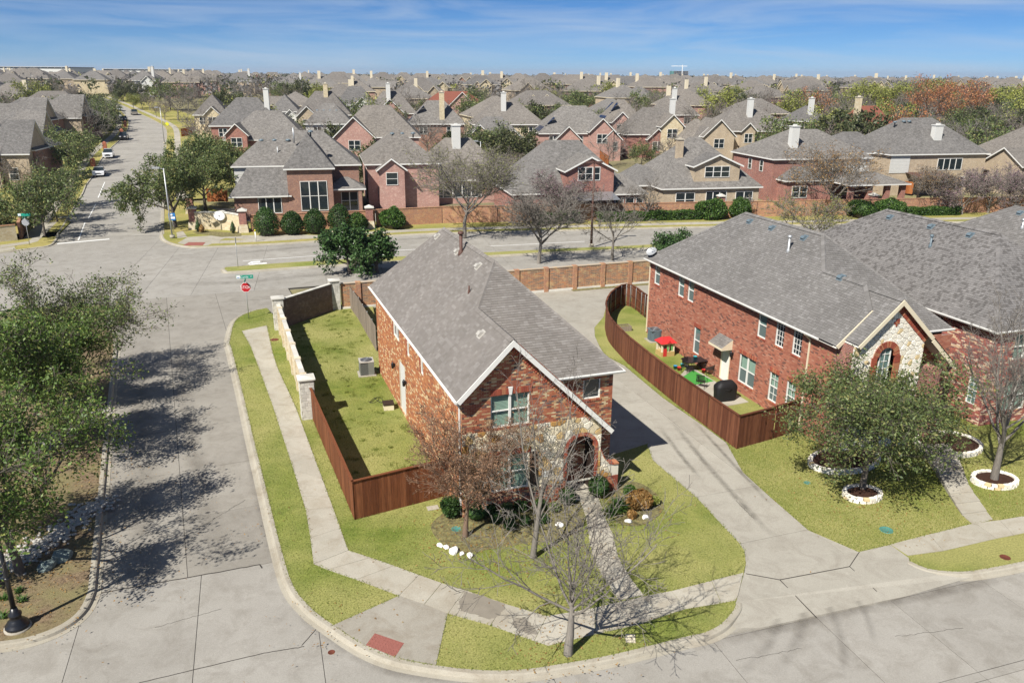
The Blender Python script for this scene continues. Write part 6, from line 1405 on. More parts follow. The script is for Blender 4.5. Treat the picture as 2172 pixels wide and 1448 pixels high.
# steps of the second house
stp = struct(link('front_steps', None))
SL = [(2100, 1112), (2062, 1112), (2040, 1090), (2028, 1072), (2015, 1052), (2003, 1032), (1990, 1012), (1978, 992)]; SR = [(2108, 1102), (2102, 1100), (2092, 1083), (2077, 1064), (2062, 1047), (2051, 1030), (2045, 1012), (2036, 990)]
SL2 = [(2064, 1113), (2040, 1092), (2026, 1072), (2014, 1053), (2002, 1034), (1990, 1014), (1975, 990), (1950, 955)]; SR2 = [(2106, 1102), (2092, 1085), (2078, 1066), (2063, 1048), (2052, 1032), (2044, 1012), (2034, 988), (2010, 950)]
for i, c in enumerate(strip(SL2, SR2, [1]*7)): slabs(stp, [c], .03+.045*i, 'walk_concrete', .0, .3, 'step')
# grass blades give the lawns a nap; river gravel in the mulch bed
def blades(name, poly, n, seed, avoid=(), z=0., hgt=.05, leaf='blade', label='short lawn grass'):
    g = np.random.default_rng(seed); P = np.array([(p.x, p.y) for p in poly]); lo_, hi_ = P.min(0), P.max(0); pts = g.uniform(lo_, hi_, (n, 2)); poly2 = [(a, b) for a, b in P]
    def ins(poly2, X, Y):
        c = np.zeros(len(X), bool); k = len(poly2)
        for i in range(k):
            x0, y0 = poly2[i]; x1, y1 = poly2[i-1]
            if y0 == y1: continue
            c ^= ((y0 > Y) != (y1 > Y)) & (X < (x1-x0)*(Y-y0)/(y1-y0)+x0)
        return c
    k = ins(poly2, pts[:, 0], pts[:, 1])
    for a in avoid: k &= ~ins([(q[0], q[1]) for q in a], pts[:, 0], pts[:, 1])
    pts = pts[k]; n = len(pts); a = g.uniform(0, 6.28, n); w = .012; h = hgt*g.uniform(.5, 1.3, n); ln = g.normal(size=(n, 2))*.02
    b = np.stack([pts[:, 0], pts[:, 1], np.full(n, z)], 1); s_ = np.stack([np.cos(a)*w, np.sin(a)*w, 0*a], 1); t = b+np.stack([ln[:, 0], ln[:, 1], h], 1)
    V = np.stack([b-s_, b+s_, t], 1).reshape(-1, 3); o = link(name, npmesh(name, V, np.arange(3*n).reshape(-1, 3), g.random(n), [leaf])); return stuff(o, label, 'grass')
PAVE_AVOID = [cell(P1L+P1R[::-1]), cell([(665, 1196), (695, 1208), (755, 1229), (846, 1263), (900, 1281), (950, 1301), (1040, 1326), (1110, 1351), (1163, 1369), (1262, 1345), (1354, 1324), (1402, 1308), (1455, 1291), (1560, 1273), (1577, 1214), (1509, 1231), (1365, 1264), (1262, 1288), (1204, 1299), (1160, 1306), (1071, 1280), (986, 1251), (889, 1219), (836, 1199), (739, 1167)]), cell([(707, 1325), (846, 1263), (900, 1281), (950, 1301), (925, 1410), (836, 1394), (771, 1367)]), cell(FL+FR[::-1]), [tuple(H1(a, b)[:2]) for a, b in ((-.05, -.05), (7.4, -.3), (7.5, 19), (0, 19))]]
blades('lawn_grass', K1+DL+[H1(7.45, 3), H1(7.45, 19.6), at(785, 612), at(703, 650), at(600, 690)], 230000, 5, PAVE_AVOID, label='short lawn grass of the corner lot')
blades('lawn_grass', px([(1576, 1000), (1630, 1049), (1715, 1123), (1822, 1169), (1889, 1154), (2068, 1109), (2172, 1094), (2172, 980), (1990, 960), (1700, 915), (1562, 954), (1541, 938)]), 90000, 6, [cell(SL2+SR2[::-1])], label='short lawn grass in front of the stone-gabled house')
def edge_grass(name, paths, seed, label, per=26, wdt=.035, hgt=.07):
    g = np.random.default_rng(seed); B = []
    for pa in paths:
        for a, b in zip(pa, pa[1:]):
            n = int((b-a).length*per); t = g.random((n, 1)); B.append(np.array([a.x, a.y, .01])*(1-t)+np.array([b.x, b.y, .01])*t+np.concatenate([g.normal(size=(n, 2))*wdt, np.zeros((n, 1))], 1))
    b = np.concatenate(B); n = len(b); a = g.uniform(0, 6.28, n); s_ = np.stack([np.cos(a)*.014, np.sin(a)*.014, 0*a], 1); t = b+np.stack([g.normal(size=n)*.035, g.normal(size=n)*.035, hgt*g.uniform(.4, 1.3, n)], 1)
    return stuff(link(name, npmesh(name, np.stack([b-s_, b+s_, t], 1).reshape(-1, 3), np.arange(3*n).reshape(-1, 3), g.random(n), ['blade'])), label, 'grass')
E1 = [px(P1L), px(P1R), K1[:], px([(665, 1196), (755, 1229), (846, 1263)]), px([(707, 1325), (846, 1263)]), px([(950, 1301), (925, 1410)]), px([(950, 1301), (1040, 1326), (1163, 1369), (1262, 1345), (1402, 1308), (1560, 1273)]), px([(739, 1167), (889, 1219), (986, 1251), (1160, 1306), (1262, 1288), (1509, 1231), (1577, 1214)]), DL, px(FL), px(FR), L2[4:], K2[:], px([(752, 1103), (662, 886)]), px([(752, 1103), (965, 1040)]), px([(1284, 700), (1330, 770), (1436, 859), (1562, 953), (1692, 913)])]
edge_grass('edge_grass', E1, 3, 'longer grass along the paving edges and fences')
g = np.random.default_rng(17); tb_, yard = [], [(p.x, p.y) for p in px([(752, 1098), (665, 885), (600, 705), (705, 655), (742, 655), (800, 750), (862, 885), (960, 1035)])]
while len(tb_) < 150:
    x, y = g.uniform(-20, -2), g.uniform(29, 62)
    if inside(yard, x, y): tb_.append((x, y))
tb_ = np.array(tb_); n = 55; P = np.repeat(tb_, n, 0)+g.normal(size=(len(tb_)*n, 2))*np.repeat(g.uniform(.05, .22, len(tb_)), n)[:, None]; b = np.column_stack([P, np.full(len(P), .0)]); a = g.uniform(0, 6.28, len(b)); s_ = np.stack([np.cos(a)*.016, np.sin(a)*.016, 0*a], 1); t = b+np.stack([g.normal(size=len(b))*.03, g.normal(size=len(b))*.03, g.uniform(.03, .12, len(b))], 1)
stuff(link('yard_tufts', npmesh('yard_tufts', np.stack([b-s_, b+s_, t], 1).reshape(-1, 3), np.arange(3*len(b)).reshape(-1, 3), g.random(len(b))*.5+.15, ['blade'])), 'darker grass tufts in the side yard', 'grass')
g = np.random.default_rng(33); C_ = []
for (x, y), r_, n in (((987, 1137), 2.2, 500), ((1130, 1182), 2.2, 350), ((1205, 1386), 2.2, 250), ((1828, 1043), 3.2, 500), ((2108, 1022), 2.2, 250), ((60, 1230), 3.5, 700), ((150, 1000), 4., 500), ((560, 1100), 2.5, 60), ((700, 1330), 2., 60), ((1350, 1080), 1.6, 250)):
    p = at(x, y, .03); C_.append(np.column_stack([p.x+g.normal(size=n)*r_*.6, p.y+g.normal(size=n)*r_*.6, np.full(n, .035)]))
C_ = np.concatenate(C_); a = g.uniform(0, 6.28, len(C_)); u_ = np.stack([np.cos(a), np.sin(a), g.normal(size=len(a))*.25], 1)*g.uniform(.02, .055, len(a))[:, None]; v_ = np.stack([-np.sin(a), np.cos(a), g.normal(size=len(a))*.25], 1)*g.uniform(.012, .03, len(a))[:, None]
stuff(link('fallen_leaves', npmesh('fallen_leaves', np.stack([C_-u_, C_-v_, C_+u_, C_+v_], 1).reshape(-1, 3), np.arange(4*len(C_)).reshape(-1, 4), g.random(len(C_)), ['leaf_dry'])), 'dry leaves fallen under the trees', 'leaves')
rs = random.Random(8); gm = MB(); band = [(210, 1070), (150, 1110), (95, 1150), (30, 1190), (-30, 1200)]; band2 = [(215, 870), (170, 905), (120, 930), (60, 960)]
bm0 = bmesh.new(); bmesh.ops.create_icosphere(bm0, subdivisions=1, radius=1); iv = [v.co.copy() for v in bm0.verts]; fi = [[v.index for v in f.verts] for f in bm0.faces]; bm0.free()
for bnd, n in ((band, 950), (band2, 380)):
    bp = spline(px(bnd), 6)
    for i in range(n):
        c = rs.choice(bp)+Vector((rs.gauss(0, .35), rs.gauss(0, .45), 0)); s_ = rs.uniform(.04, .10); q = Matrix.Rotation(rs.uniform(0, 6), 3, 'Z'); gm.add([c+q @ Vector((v.x*s_*1.3, v.y*s_, v.z*s_*.6+.02)) for v in iv], fi, r=rs.random(), sm=True)
stuff(gm.build('river_gravel', 'rock_river', uv=False), 'pale river stones in bands across the mulch bed', 'gravel')

# ---------------------------------------------------------------- houses across the street and beyond
def hip_faces(x0, x1, y0, y1, e, pitch, kind, ov=.4):
    "roof faces of a wing (outer side up): hip, gx (ridge along x), gy (ridge along y)"
    X0, X1, Y0, Y1 = x0-ov, x1+ov, y0-ov, y1+ov; w, d = X1-X0, Y1-Y0
    if kind == 'gx': h = e+d/2*pitch; ym = (Y0+Y1)/2; return [[(X0,Y0,e),(X1,Y0,e),(X1,ym,h),(X0,ym,h)], [(X1,Y1,e),(X0,Y1,e),(X0,ym,h),(X1,ym,h)]], h
    if kind == 'gy': h = e+w/2*pitch; xm = (X0+X1)/2; return [[(X0,Y1,e),(X0,Y0,e),(xm,Y0,h),(xm,Y1,h)], [(X1,Y0,e),(X1,Y1,e),(xm,Y1,h),(xm,Y0,h)]], h
    if w >= d:
        k = d/2; h = e+k*pitch; ym = (Y0+Y1)/2; a, b = X0+k*.92, X1-k*.92
        return [[(X0,Y0,e),(X1,Y0,e),(b,ym,h),(a,ym,h)], [(X1,Y0,e),(X1,Y1,e),(b,ym,h)], [(X1,Y1,e),(X0,Y1,e),(a,ym,h),(b,ym,h)], [(X0,Y1,e),(X0,Y0,e),(a,ym,h)]], h
    k = w/2; h = e+k*pitch; xm = (X0+X1)/2; a, b = Y0+k*.92, Y1-k*.92
    return [[(X0,Y0,e),(X1,Y0,e),(xm,a,h)], [(X1,Y0,e),(X1,Y1,e),(xm,b,h),(xm,a,h)], [(X1,Y1,e),(X0,Y1,e),(xm,b,h)], [(X0,Y1,e),(X0,Y0,e),(xm,a,h),(xm,b,h)]], h
def wing_geo(rm, wm, W, mr=0, mt=1, mw=0):
    x0, x1, y0, y1, e, pitch, kind = W[:7]; z0 = W[7] if len(W) > 7 and W[7] is not None else -.5
    fs, h = hip_faces(x0, x1, y0, y1, e, pitch, kind)
    for f in fs:
        rm.add(f, [range(len(f))], mr)
        rm.add([(x, y, z-.14) for x, y, z in f], [range(len(f))[::-1]], mt)
    ed = [(x0-.4, y0-.4), (x1+.4, y0-.4), (x1+.4, y1+.4), (x0-.4, y1+.4)]
    for i in range(4):
        a, b = ed[i], ed[(i+1)%4]
        if kind == 'gx' and i in (1, 3) or kind == 'gy' and i in (0, 2):
            m_ = ((a[0]+b[0])/2, (a[1]+b[1])/2); 
            for p, q, zp, zq in ((a, m_, e, h), (m_, b, h, e)): rm.add([(*p, zp-.2), (*q, zq-.2), (*q, zq+.02), (*p, zp+.02)], [(0, 1, 2, 3)], mt)
        else: rm.add([(*a, e-.16), (*b, e-.16), (*b, e+.02), (*a, e+.02)], [(0, 1, 2, 3)], mt)
    c = [(x0, y0), (x1, y0), (x1, y1), (x0, y1)]
    for i in range(4): a, b = c[i], c[(i+1)%4]; wm.add([(*a, z0), (*b, z0), (*b, e), (*a, e)], [(0, 1, 2, 3)], mw)
    if kind == 'gx':
        ym = (y0+y1)/2
        wm.add([(x1, y0, e), (x1, y1, e), (x1, ym, h-.3)], [(0, 1, 2)], mw); wm.add([(x0, y1, e), (x0, y0, e), (x0, ym, h-.3)], [(0, 1, 2)], mw)
    if kind == 'gy':
        xm = (x0+x1)/2
        wm.add([(x0, y0, e), (x1, y0, e), (xm, y0, h-.3)], [(0, 1, 2)], mw); wm.add([(x1, y1, e), (x0, y1, e), (xm, y1, h-.3)], [(0, 1, 2)], mw)
    return h
SIDE = {'S': lambda W: ((0, W[2], 0), (1, 0, 0), (0, -1, 0)), 'W': lambda W: ((W[0], 0, 0), (0, 1, 0), (-1, 0, 0)), 'E': lambda W: ((W[1], 0, 0), (0, 1, 0), (1, 0, 0))}
def far_window(root, base, a0, a1, z0, z1, cols=1, rows=2, trim='white_trim', pane='glass_dark', name='window', t=.07):
    O, U, N = [Vector(v) for v in base]; Z = Vector((0, 0, 1)); m = MB(); P = lambda a, z, e: O+U*a+Z*z+N*e
    bx = lambda l, r_, b, t_, e: m.obox(P((l+r_)/2, (b+t_)/2, e/2), U*(r_-l)/2, N*e/2, Z*(t_-b)/2)
    for l, r_, b, t_ in ((a0-t, a0, z0-t, z1+t), (a1, a1+t, z0-t, z1+t), (a0, a1, z0-t, z0), (a0, a1, z1, z1+t)): bx(l, r_, b, t_, .07)
    for i in range(1, cols): x = a0+(a1-a0)*i/cols; bx(x-.06, x+.06, z0, z1, .06)
    for j in range(1, rows): z = z0+(z1-z0)*j/rows; bx(a0, a1, z-.03, z+.03, .05)
    w = m.build(name, trim, root, uv=False); cw = (a1-a0)/cols
    for i in range(cols):
        q = MB(); f = [P(a0+i*cw, z0, .02), P(a0+(i+1)*cw, z0, .02), P(a0+(i+1)*cw, z1, .02), P(a0+i*cw, z1, .02)]; q.add(f if U.cross(Z).dot(N) > 0 else f[::-1], [(0, 1, 2, 3)]); q.build('pane', pane, w, uv=False)
    return w
def chimney(root, x, y, z0, z1, w=1.0, d=.9, mat='siding_white', cap='metal_grey'):
    m = MB(); m.box(x-w/2, x+w/2, y-d/2, y+d/2, z0, z1); c = m.build('chimney', mat, root); m = MB(); m.box(x-w/2-.1, x+w/2+.1, y-d/2-.1, y+d/2+.1, z1, z1+.12); m.box(x-w*.2, x+w*.2, y-d*.2, y+d*.2, z1+.12, z1+.35); m.build('cap', mat, c, uv=False); return c
def dome_vent(root, p):
    m = MB(); m.lathe([(.1, -.5), (.1, .02), (.34, .03), (.36, .1), (.25, .22), (.08, .28)], 10, p); return m.build('dome_vent', 'vent_blue', root, uv=False)
def house(o, az, label, wings, mats, roof='roof_grey', wins=(), chims=(), trim='white_trim', extra=None, name='brick_house', group='houses behind the far brick wall', domes=()):
    root = thing(name, o, R(-az), label, 'house', group); hs = []
    for i, W in enumerate(wings):
        rm, wm = MB(), MB(); hs.append(wing_geo(rm, wm, W)); rm.build('roof', [roof, trim], root); wm.build('wall', mats[i] if isinstance(mats, (list, tuple)) else mats, root)
    for w in wins:
        i, s_, a0, a1, z0, z1 = w[:6]; far_window(root, SIDE[s_](wings[i]), a0, a1, z0, z1, *w[6:])
    for c in chims: chimney(root, *c)
    for d in domes: dome_vent(root, d)
    if extra: extra(root)
    return root
def G(x, y): return Vector((x, y, terr(x, y)))
# the six houses behind the far brick wall
def exA(r):
    m = MB(); m.add([(-.4, -.4, 2.9), (7.0, -.4, 2.9), (7.2, 8.9, 10.25), (4.7, 8.9, 10.25)], [(0, 1, 2, 3)]); m.add([(-.4, -.4, 2.75), (7, -.4, 2.75), (7, -.4, 2.92), (-.4, -.4, 2.92)], [(0, 1, 2, 3)], 1); m.build('catslide_roof', ['roof_grey', 'white_trim'], r)
    m = MB()
    for k in range(14): m.box(.15, 3.4, 3.93, 4.0, 3.2+k*.22, 3.2+k*.22+.2)
    m.build('siding', 'siding_white', r, uv=False)
    for x in (12.6, 16.2): m = MB(); m.box(x-.22, x+.22, .7, 1.1, -.4, 3.4); m.build('porch_column', 'bt_brown', r)
    m = MB(); m.tube([(8.0, 6.4, 9), (8.0, 6.4, 11)], .1, 8); m.build('flue_pipe', 'galvanised', r, uv=False); m = MB(); m.tube([(5.8, 5.6, 7), (5.8, 5.6, 8.6)], .07, 8); m.build('flue_pipe', 'galvanised', r, uv=False)
house(G(-36, 102.5), -13, 'brown brick house with steep hipped tower and tall six-pane window', [(.2, 16.3, 4, 14, 6.3, .78, 'hip'), (7, 12.7, 0, 7.5, 6.3, 1.3, 'hip'), (.2, 7, .1, 6, 2.9, .0, 'gx'), (12.7, 16.6, 2.6, 8, 3.3, .0, 'gx'), (12.2, 16.6, 1, 5, 3.45, .55, 'hip', 3.0)], 'bt_brown',
      wins=[(1, 'S', 8.6, 11.9, .9, 4.6, 3, 2), (2, 'S', 3.2, 6.0, .7, 2.6, 3, 1), (3, 'S', 13.8, 15.9, .4, 2.9, 2, 2)], extra=exA, domes=[(3.7, 7.6, 9.2), (5.4, 7.6, 9.2), (7.2, 7.4, 9.2), (10.3, 3.0, 10.6)])
house(G(-20.4, 113.2), -13, 'pink brick house with white siding chimney behind bare trees', [(0, 10, 0, 14, 5.9, .8, 'hip'), (7, 21, 2, 13, 3.2, .95, 'hip'), (1.5, 5, -1.6, 6, 5.2, .75, 'gy')], 'bt_pink', roof='roof_brown', wins=[(2, 'S', 2.5, 4, 3.2, 4.8), (1, 'S', 9.5, 16.5, .7, 2.6, 5, 1), (0, 'W', 2, 3.2, 3.5, 5.2), (0, 'W', 6, 7.2, .8, 2.6)], chims=[(13.6, 6.4, 4, 10.6, 1.2, 1.0)], domes=[(4, 4.2, 9.6), (5.4, 4.2, 9.6), (7, 4.4, 9.6)])
def exC(r):
    m = MB(); m.add([(-1.2, -3.4, 2.75), (6.1, -3.4, 2.75), (6.1, .1, 3.35), (-1.2, .1, 3.35)], [(0, 1, 2, 3)]); m.build('patio_roof', 'metal_grey', r, uv=False)
    for x in (-1, 2.4, 5.9): m = MB(); m.box(x-.1, x+.1, -3.3, -3.1, -.4, 2.75); m.build('patio_post', 'dark_shutter', r, uv=False)
house(G(7.2, 105), -13, 'red brick house with a three-window dormer and grey patio roof', [(-7, 9.5, 1.2, 14, 3.2, .92, 'hip'), (-.2, 6.3, .2, 7, 6.1, .5, 'gy'), (6.3, 11, 0.6, 7, 2.95, .8, 'hip')], 'bt_red', wins=[(1, 'S', 1.4, 4.3, 4.9, 6.5, 3, 2), (2, 'S', 6.8, 7.9, .6, 2.3), (2, 'S', 8.3, 9.4, .6, 2.3), (2, 'S', 9.8, 10.7, .6, 2.3)], extra=exC)
house(G(22.2, 111.4), -12, 'tan brick house with low dormer and tan chimney', [(-1.5, 13, 0, 14, 3.1, .86, 'hip'), (3.2, 10, .5, 7, 6.0, .42, 'gy'), (-4, 1, 4, 13, 3.1, .8, 'hip')], 'bt_tan', wins=[(1, 'S', 4.8, 8.4, 4.5, 5.9, 3, 2), (0, 'S', .5, 3.2, .6, 2.4, 2, 2), (0, 'S', 5, 8, .5, 2.5, 3, 1), (0, 'S', 9.5, 12, .6, 2.4, 2, 2), (2, 'W', 5.5, 6.6, .9, 2.3)], chims=[(2.4, 4.4, 4, 9.3, .85, .9, 'bt_tan')])
def exE(r):
    for x in (9.4, 12.4, 15.4, 18): m = MB(); m.box(x-.35, x+.35, -6.3, -5.6, -.5, 2.8); m.build('porch_column', 'bt_red', r)
    m = MB(); m.box(11.9, 16.3, -.06, .0, 3.4, 6.0); m.build('siding', 'siding_white', r, uv=False)
house(G(38.9, 121.2), -13, 'red brick house with white chimney and brick-columned porch', [(0, 16.4, 0, 12.5, 6.1, .58, 'hip'), (9, 18.4, -6.4, 1, 2.9, .35, 'hip', 2.7), (1, 8.5, -2.5, 4, 3.2, .6, 'hip')], 'bt_red', wins=[(0, 'W', 3, 3.9, 4.0, 5.5), (0, 'W', 6.5, 7.4, 4.0, 5.5), (0, 'W', 9.5, 10.4, .8, 2.5), (0, 'S', 7.5, 11.2, 3.9, 5.4, 3, 1), (2, 'S', 2, 4.4, .7, 2.3, 2, 2), (0, 'S', 12, 14, .5, 2.4, 2, 1)], chims=[(4.3, 2.4, 6, 10.6, 1.2, 1.0)], extra=exE)
def exF(r):
    m = MB()
    for k in range(13): m.box(-.45, 3.0, -.08, -.0, 3.2+k*.22, 3.2+k*.22+.2)
    m.build('siding', 'siding_white', r, uv=False); m = MB(); m.add([(2.5, -3.6, 2.8), (9, -3.6, 2.8), (9, .1, 3.3), (2.5, .1, 3.3)], [(0, 1, 2, 3)]); m.build('patio_roof', 'pipe_rust', r, uv=False)
    for x in (2.8, 5.8, 8.8): m = MB(); m.box(x-.12, x+.12, -3.5, -3.26, -.5, 2.8); m.build('patio_post', 'dark_shutter', r, uv=False)
house(G(60, 128.5), -12, 'tan stone house with white chimney and blue roof domes', [(-.5, 17, 0, 13, 6.1, .76, 'hip'), (-8, 3, 4, 13, 6.0, .62, 'hip')], 'bt_tan', wins=[(0, 'S', 8.2, 12.6, 3.6, 5.3, 4, 1), (0, 'S', 1.7, 2.6, 3.9, 5.5), (0, 'S', 10, 13.5, .6, 2.4, 3, 1)], chims=[(9.2, 2.6, 7, 10.3, 1.4, 1.0)], extra=exF, domes=[(3.5, 5.6, 10.6), (5.1, 5.6, 10.7), (6.1, 5.6, 10.7)])
house(G(82, 131), -12, 'tan roofed house at the right edge with a white chimney', [(0, 14, 0, 12, 5.4, .75, 'hip'), (-2.6, 5, -3, 5, 4.4, .6, 'gx')], 'bt_tan', roof='roof_brown', chims=[(5.4, 2, 5, 10.2, 1.3, 1.1)], wins=[(0, 'S', 3, 5, 3, 4.4, 2, 1)])
# second and third rows: (eave left x, eave right x, eave y, ridge y, eave height, wall, roof, label, gables, chimneys, azimuth)
def on_surf(px_, py_, h):
    x, y, d = ray(px_, py_); lo, hi = 20/y, 2500/y
    for _ in range(60):
        m_ = (lo+hi)/2
        if CAM_H+d*m_-terr(x*m_, y*m_)-h > 0: lo = m_
        else: hi = m_
    return Vector((x*lo, y*lo, terr(x*lo, y*lo)))
MIDS = [
 (447, 592, 266, 217, 6, 'bt_red', 'roof_grey', 'red brick house with a white chimney left of the steep tower house', [], [(.8, .35)], -16, 'hip'),
 (474, 648, 296, 240, 3.6, 'bt_red', 'roof_grey', 'long-roofed house with a red brick gable and shutters behind the tower house', [(.05, .3, 4.6)], [], -16, 'hip'),
 (412, 482, 243, 205, 5.6, 'bt_cream', 'roof_brown', 'cream-gabled house left of the white chimney', [(.35, .8, 5.6)], [], -16, 'hip'),
 (573, 632, 236, 208, 6, 'siding_white', 'roof_grey', 'white-sided house behind the eyebrow roof', [(.5, .95, 4.8)], [], -14, 'hip'),
 (628, 742, 243, 197, 5.6, 'bt_tan', 'roof_brown', 'tan house with twin small gables and white chimney', [(.02, .4, 5), (.4, .75, 5)], [(.55, .4)], -14, 'hip'),
 (648, 745, 262, 228, 6, 'siding_white', 'roof_grey', 'white-sided house with a row of blue roof domes', [], [], -14, 'hip'),
 (711, 888, 290, 237, 6, 'bt_pink', 'roof_brown', 'pink brick house with a tall front gable and arched window', [(.0, .46, 6.0), (.5, .75, 4.0)], [], -13, 'hip'),
 (712, 796, 222, 190, 6, 'siding_white', 'roof_grey', 'white house with dark gable windows in the third row', [(.45, .9, 5.5)], [], -14, 'hip'),
 (778, 882, 240, 202, 6, 'bt_pink', 'roof_brown', 'pink brick gabled house above the tall pink gable', [(.2, .75, 6)], [(.45, .3)], -14, 'hip'),
 (868, 985, 262, 223, 6, 'bt_brown', 'roof_grey', 'brown brick house with blue solar panels on its left slope', [], [(.6, .1)], -13, 'hip'),
 (893, 1038, 228, 203, 4.5, 'bt_pink', 'red_roof', 'house with a rusty red roof and front gable', [(.4, .8, 4.8)], [], -13, 'hip'),
 (990, 1112, 296, 258, 3.6, 'bt_tan', 'roof_grey', 'tan stone cottage with small white dormer', [(.06, .38, 4.6), (.62, .98, 3.4)], [], -13, 'hip'),
 (1006, 1156, 263, 226, 6.2, 'bt_cream', 'roof_brown', 'cream and brick house with a tall cream chimney', [], [(.44, .3)], -13, 'hip'),
 (1146, 1312, 282, 238, 5.2, 'bt_pink', 'roof_grey', 'pink brick house with dark solar panels on its left slope', [(.2, .5, 4.0), (.62, .92, 5.6), (.8, 1.02, 4.0)], [], -13, 'hip'),
 (1283, 1367, 258, 220, 6.2, 'bt_pink', 'roof_brown', 'pink two-storey house with tall windows beside the solar roof', [(.15, .6, 6.2)], [], -13, 'hip'),
 (1328, 1470, 284, 240, 4.6, 'bt_red', 'roof_brown', 'house with a stone gable over a red brick gable', [(.5, .82, 6.2), (.32, .6, 3.6)], [(.8, .5)], -13, 'hip'),
 (1393, 1482, 243, 211, 6, 'bt_pink', 'roof_brown', 'brown-roofed house with white chimney above the stone gable', [], [(.5, .4)], -13, 'hip'),
 (1523, 1692, 277, 241, 6, 'bt_tan', 'roof_brown', 'wide brown-roofed house with small tan gables and white chimney', [(.28, .45, 6), (.68, .82, 6), (-.2, .18, 5)], [(.48, .3)], -13, 'hip'),
 (1448, 1530, 296, 262, 4, 'bt_pink', 'roof_brown', 'pink gabled house behind the tan chimney house', [(.3, .8, 4.4)], [], -13, 'hip'),
 (1690, 1760, 256, 232, 6, 'bt_tan', 'roof_grey', 'grey-roofed house with a white chimney among bare trees', [], [(.5, .2)], -13, 'hip'),
 (1798, 1920, 284, 236, 5.5, 'bt_red', 'red_roof', 'house with a dark red roof and white chimney', [], [(.2, .2)], -12, 'hip'),
]
rs = random.Random(21); MIDPOS = []
for (xl, xr, ye, yr, eh, wm_, rf_, lb, gab, ch, az, kd) in MIDS:
    A, B = on_surf(xl, ye, eh), on_surf(xr, ye, eh); Wd = (B-A).length; A.z -= .1; D = min(13, max(8, Wd*.75)); s_ = FPX/A.y*1.04; rise = max(2.2, min(5.5, (ye-yr)/s_*1.06+D/2*.13)); az2 = -math.degrees(math.atan2(B.y-A.y, B.x-A.x))*.6+az*.4
    k = min(Wd, D)/2+.4; wings = [(0, Wd, 0, D, eh, min(1.1, rise/k), 'hip')]; mats = [wm_]; MIDPOS.append((A+(B-A)*.5, Wd/2))
    for g_ in gab: wings.append((Wd*g_[0], Wd*g_[1], -1.1-rs.random(), D*.55, g_[2], .95, 'gy')); mats.append('bt_cream' if 'stone gable' in lb and g_[2] > 6 else wm_)
    wins = []
    for i, g_ in enumerate(gab): a, b = Wd*g_[0], Wd*g_[1]; c_ = (a+b)/2; w_ = min(1.0, (b-a)*.28); wins.append((i+1, 'S', c_-w_, c_+w_, max(.6, g_[2]-2.2), g_[2]-.5, 2, 2))
    if eh > 5:
        n = max(2, int(Wd/4.5))
        for i in range(n):
            c_ = Wd*(i+.5)/n; wins.append((0, 'S', c_-.8, c_+.8, eh-2.1, eh-.6, 2, 2))
    chs = [(Wd*a, D*b, eh, eh+rise+1.7, 1.05, .9, 'siding_white' if rs.random() < .55 else 'bt_cream') for a, b in ch]
    ex = None
    if 'solar' in lb:
        def ex(r, k=k, eh=eh, D=D, p=min(1.1, rise/k)):
            for i in range(5):
                for j in range(2):
                    y = 1.2+i*1.15+j*.2; q = MB(); e0, e1 = .3+j*1.75, 1.9+j*1.75; q.add([(e0-.4, y, eh+e0*p+.1), (e1-.4, y, eh+e1*p+.1), (e1-.4, y+1.05, eh+e1*p+.1), (e0-.4, y+1.05, eh+e0*p+.1)], [(3, 2, 1, 0)]); q.build('solar_panel', 'solar', r, uv=False)
            for i in range(0):
                for j in range(2): e0, e1 = .35+j*1.1, 1.35+j*1.1; x = .8+e1+i*1.7*.75; q = MB(); q.add([(x, e0-.4, eh+e0*p+.09), (x+1.2, e0-.4, eh+e0*p+.09), (x+1.2, e1-.4, eh+e1*p+.09), (x, e1-.4, eh+e1*p+.09)], [(0, 1, 2, 3)]); q.build('solar_panel', 'solar', r, uv=False)
    dm = [(Wd*(.25+.14*i), D*.34, eh+rise*.62) for i in range(4)] if 'domes' in lb else []
    house(A, az2, lb, wings, mats, rf_, wins, chs, extra=ex, group='houses of the rows beyond the wall', domes=dm)
# houses on the west side of the far street
for i, (xl, xr, ye, yr, eh, lb) in enumerate(((-45, 92, 256, 213, 6.4, 'large dark-gabled house at the left edge, behind the street oaks'), (-60, 88, 287, 258, 4.2, 'low front wing roof at the left edge below the large dark-gabled house'), (-90, 62, 320, 283, 5.6, 'stone-fronted house with arched entry at the left edge'), (50, 172, 246, 207, 6.2, 'house with a dark gable right of the large one, behind the street oaks'))):
    A, B = on_surf(xl, ye, eh), on_surf(xr, ye, eh); Wd = (B-A).length; D = 13; az2 = -math.degrees(math.atan2(B.y-A.y, B.x-A.x)); k = D/2+.4
    house(A, az2*.5-10, lb, [(0, Wd, 0, D, eh, .62, 'hip'), (Wd*.62, Wd*.98, -2.2, 7, eh-.4, 1.0, 'gx'), (Wd*.3, Wd*.6, -3, 6, eh-1, .9, 'gx')], ['bt_brown', 'bt_tan', 'bt_tan'], 'roof_grey', [(1, 'S', Wd*.7, Wd*.7+1.2, 1.2, 3.0, 1, 2), (2, 'S', Wd*.38, Wd*.38+1.6, .8, 2.6, 2, 2)], [], group='houses west of the far street')
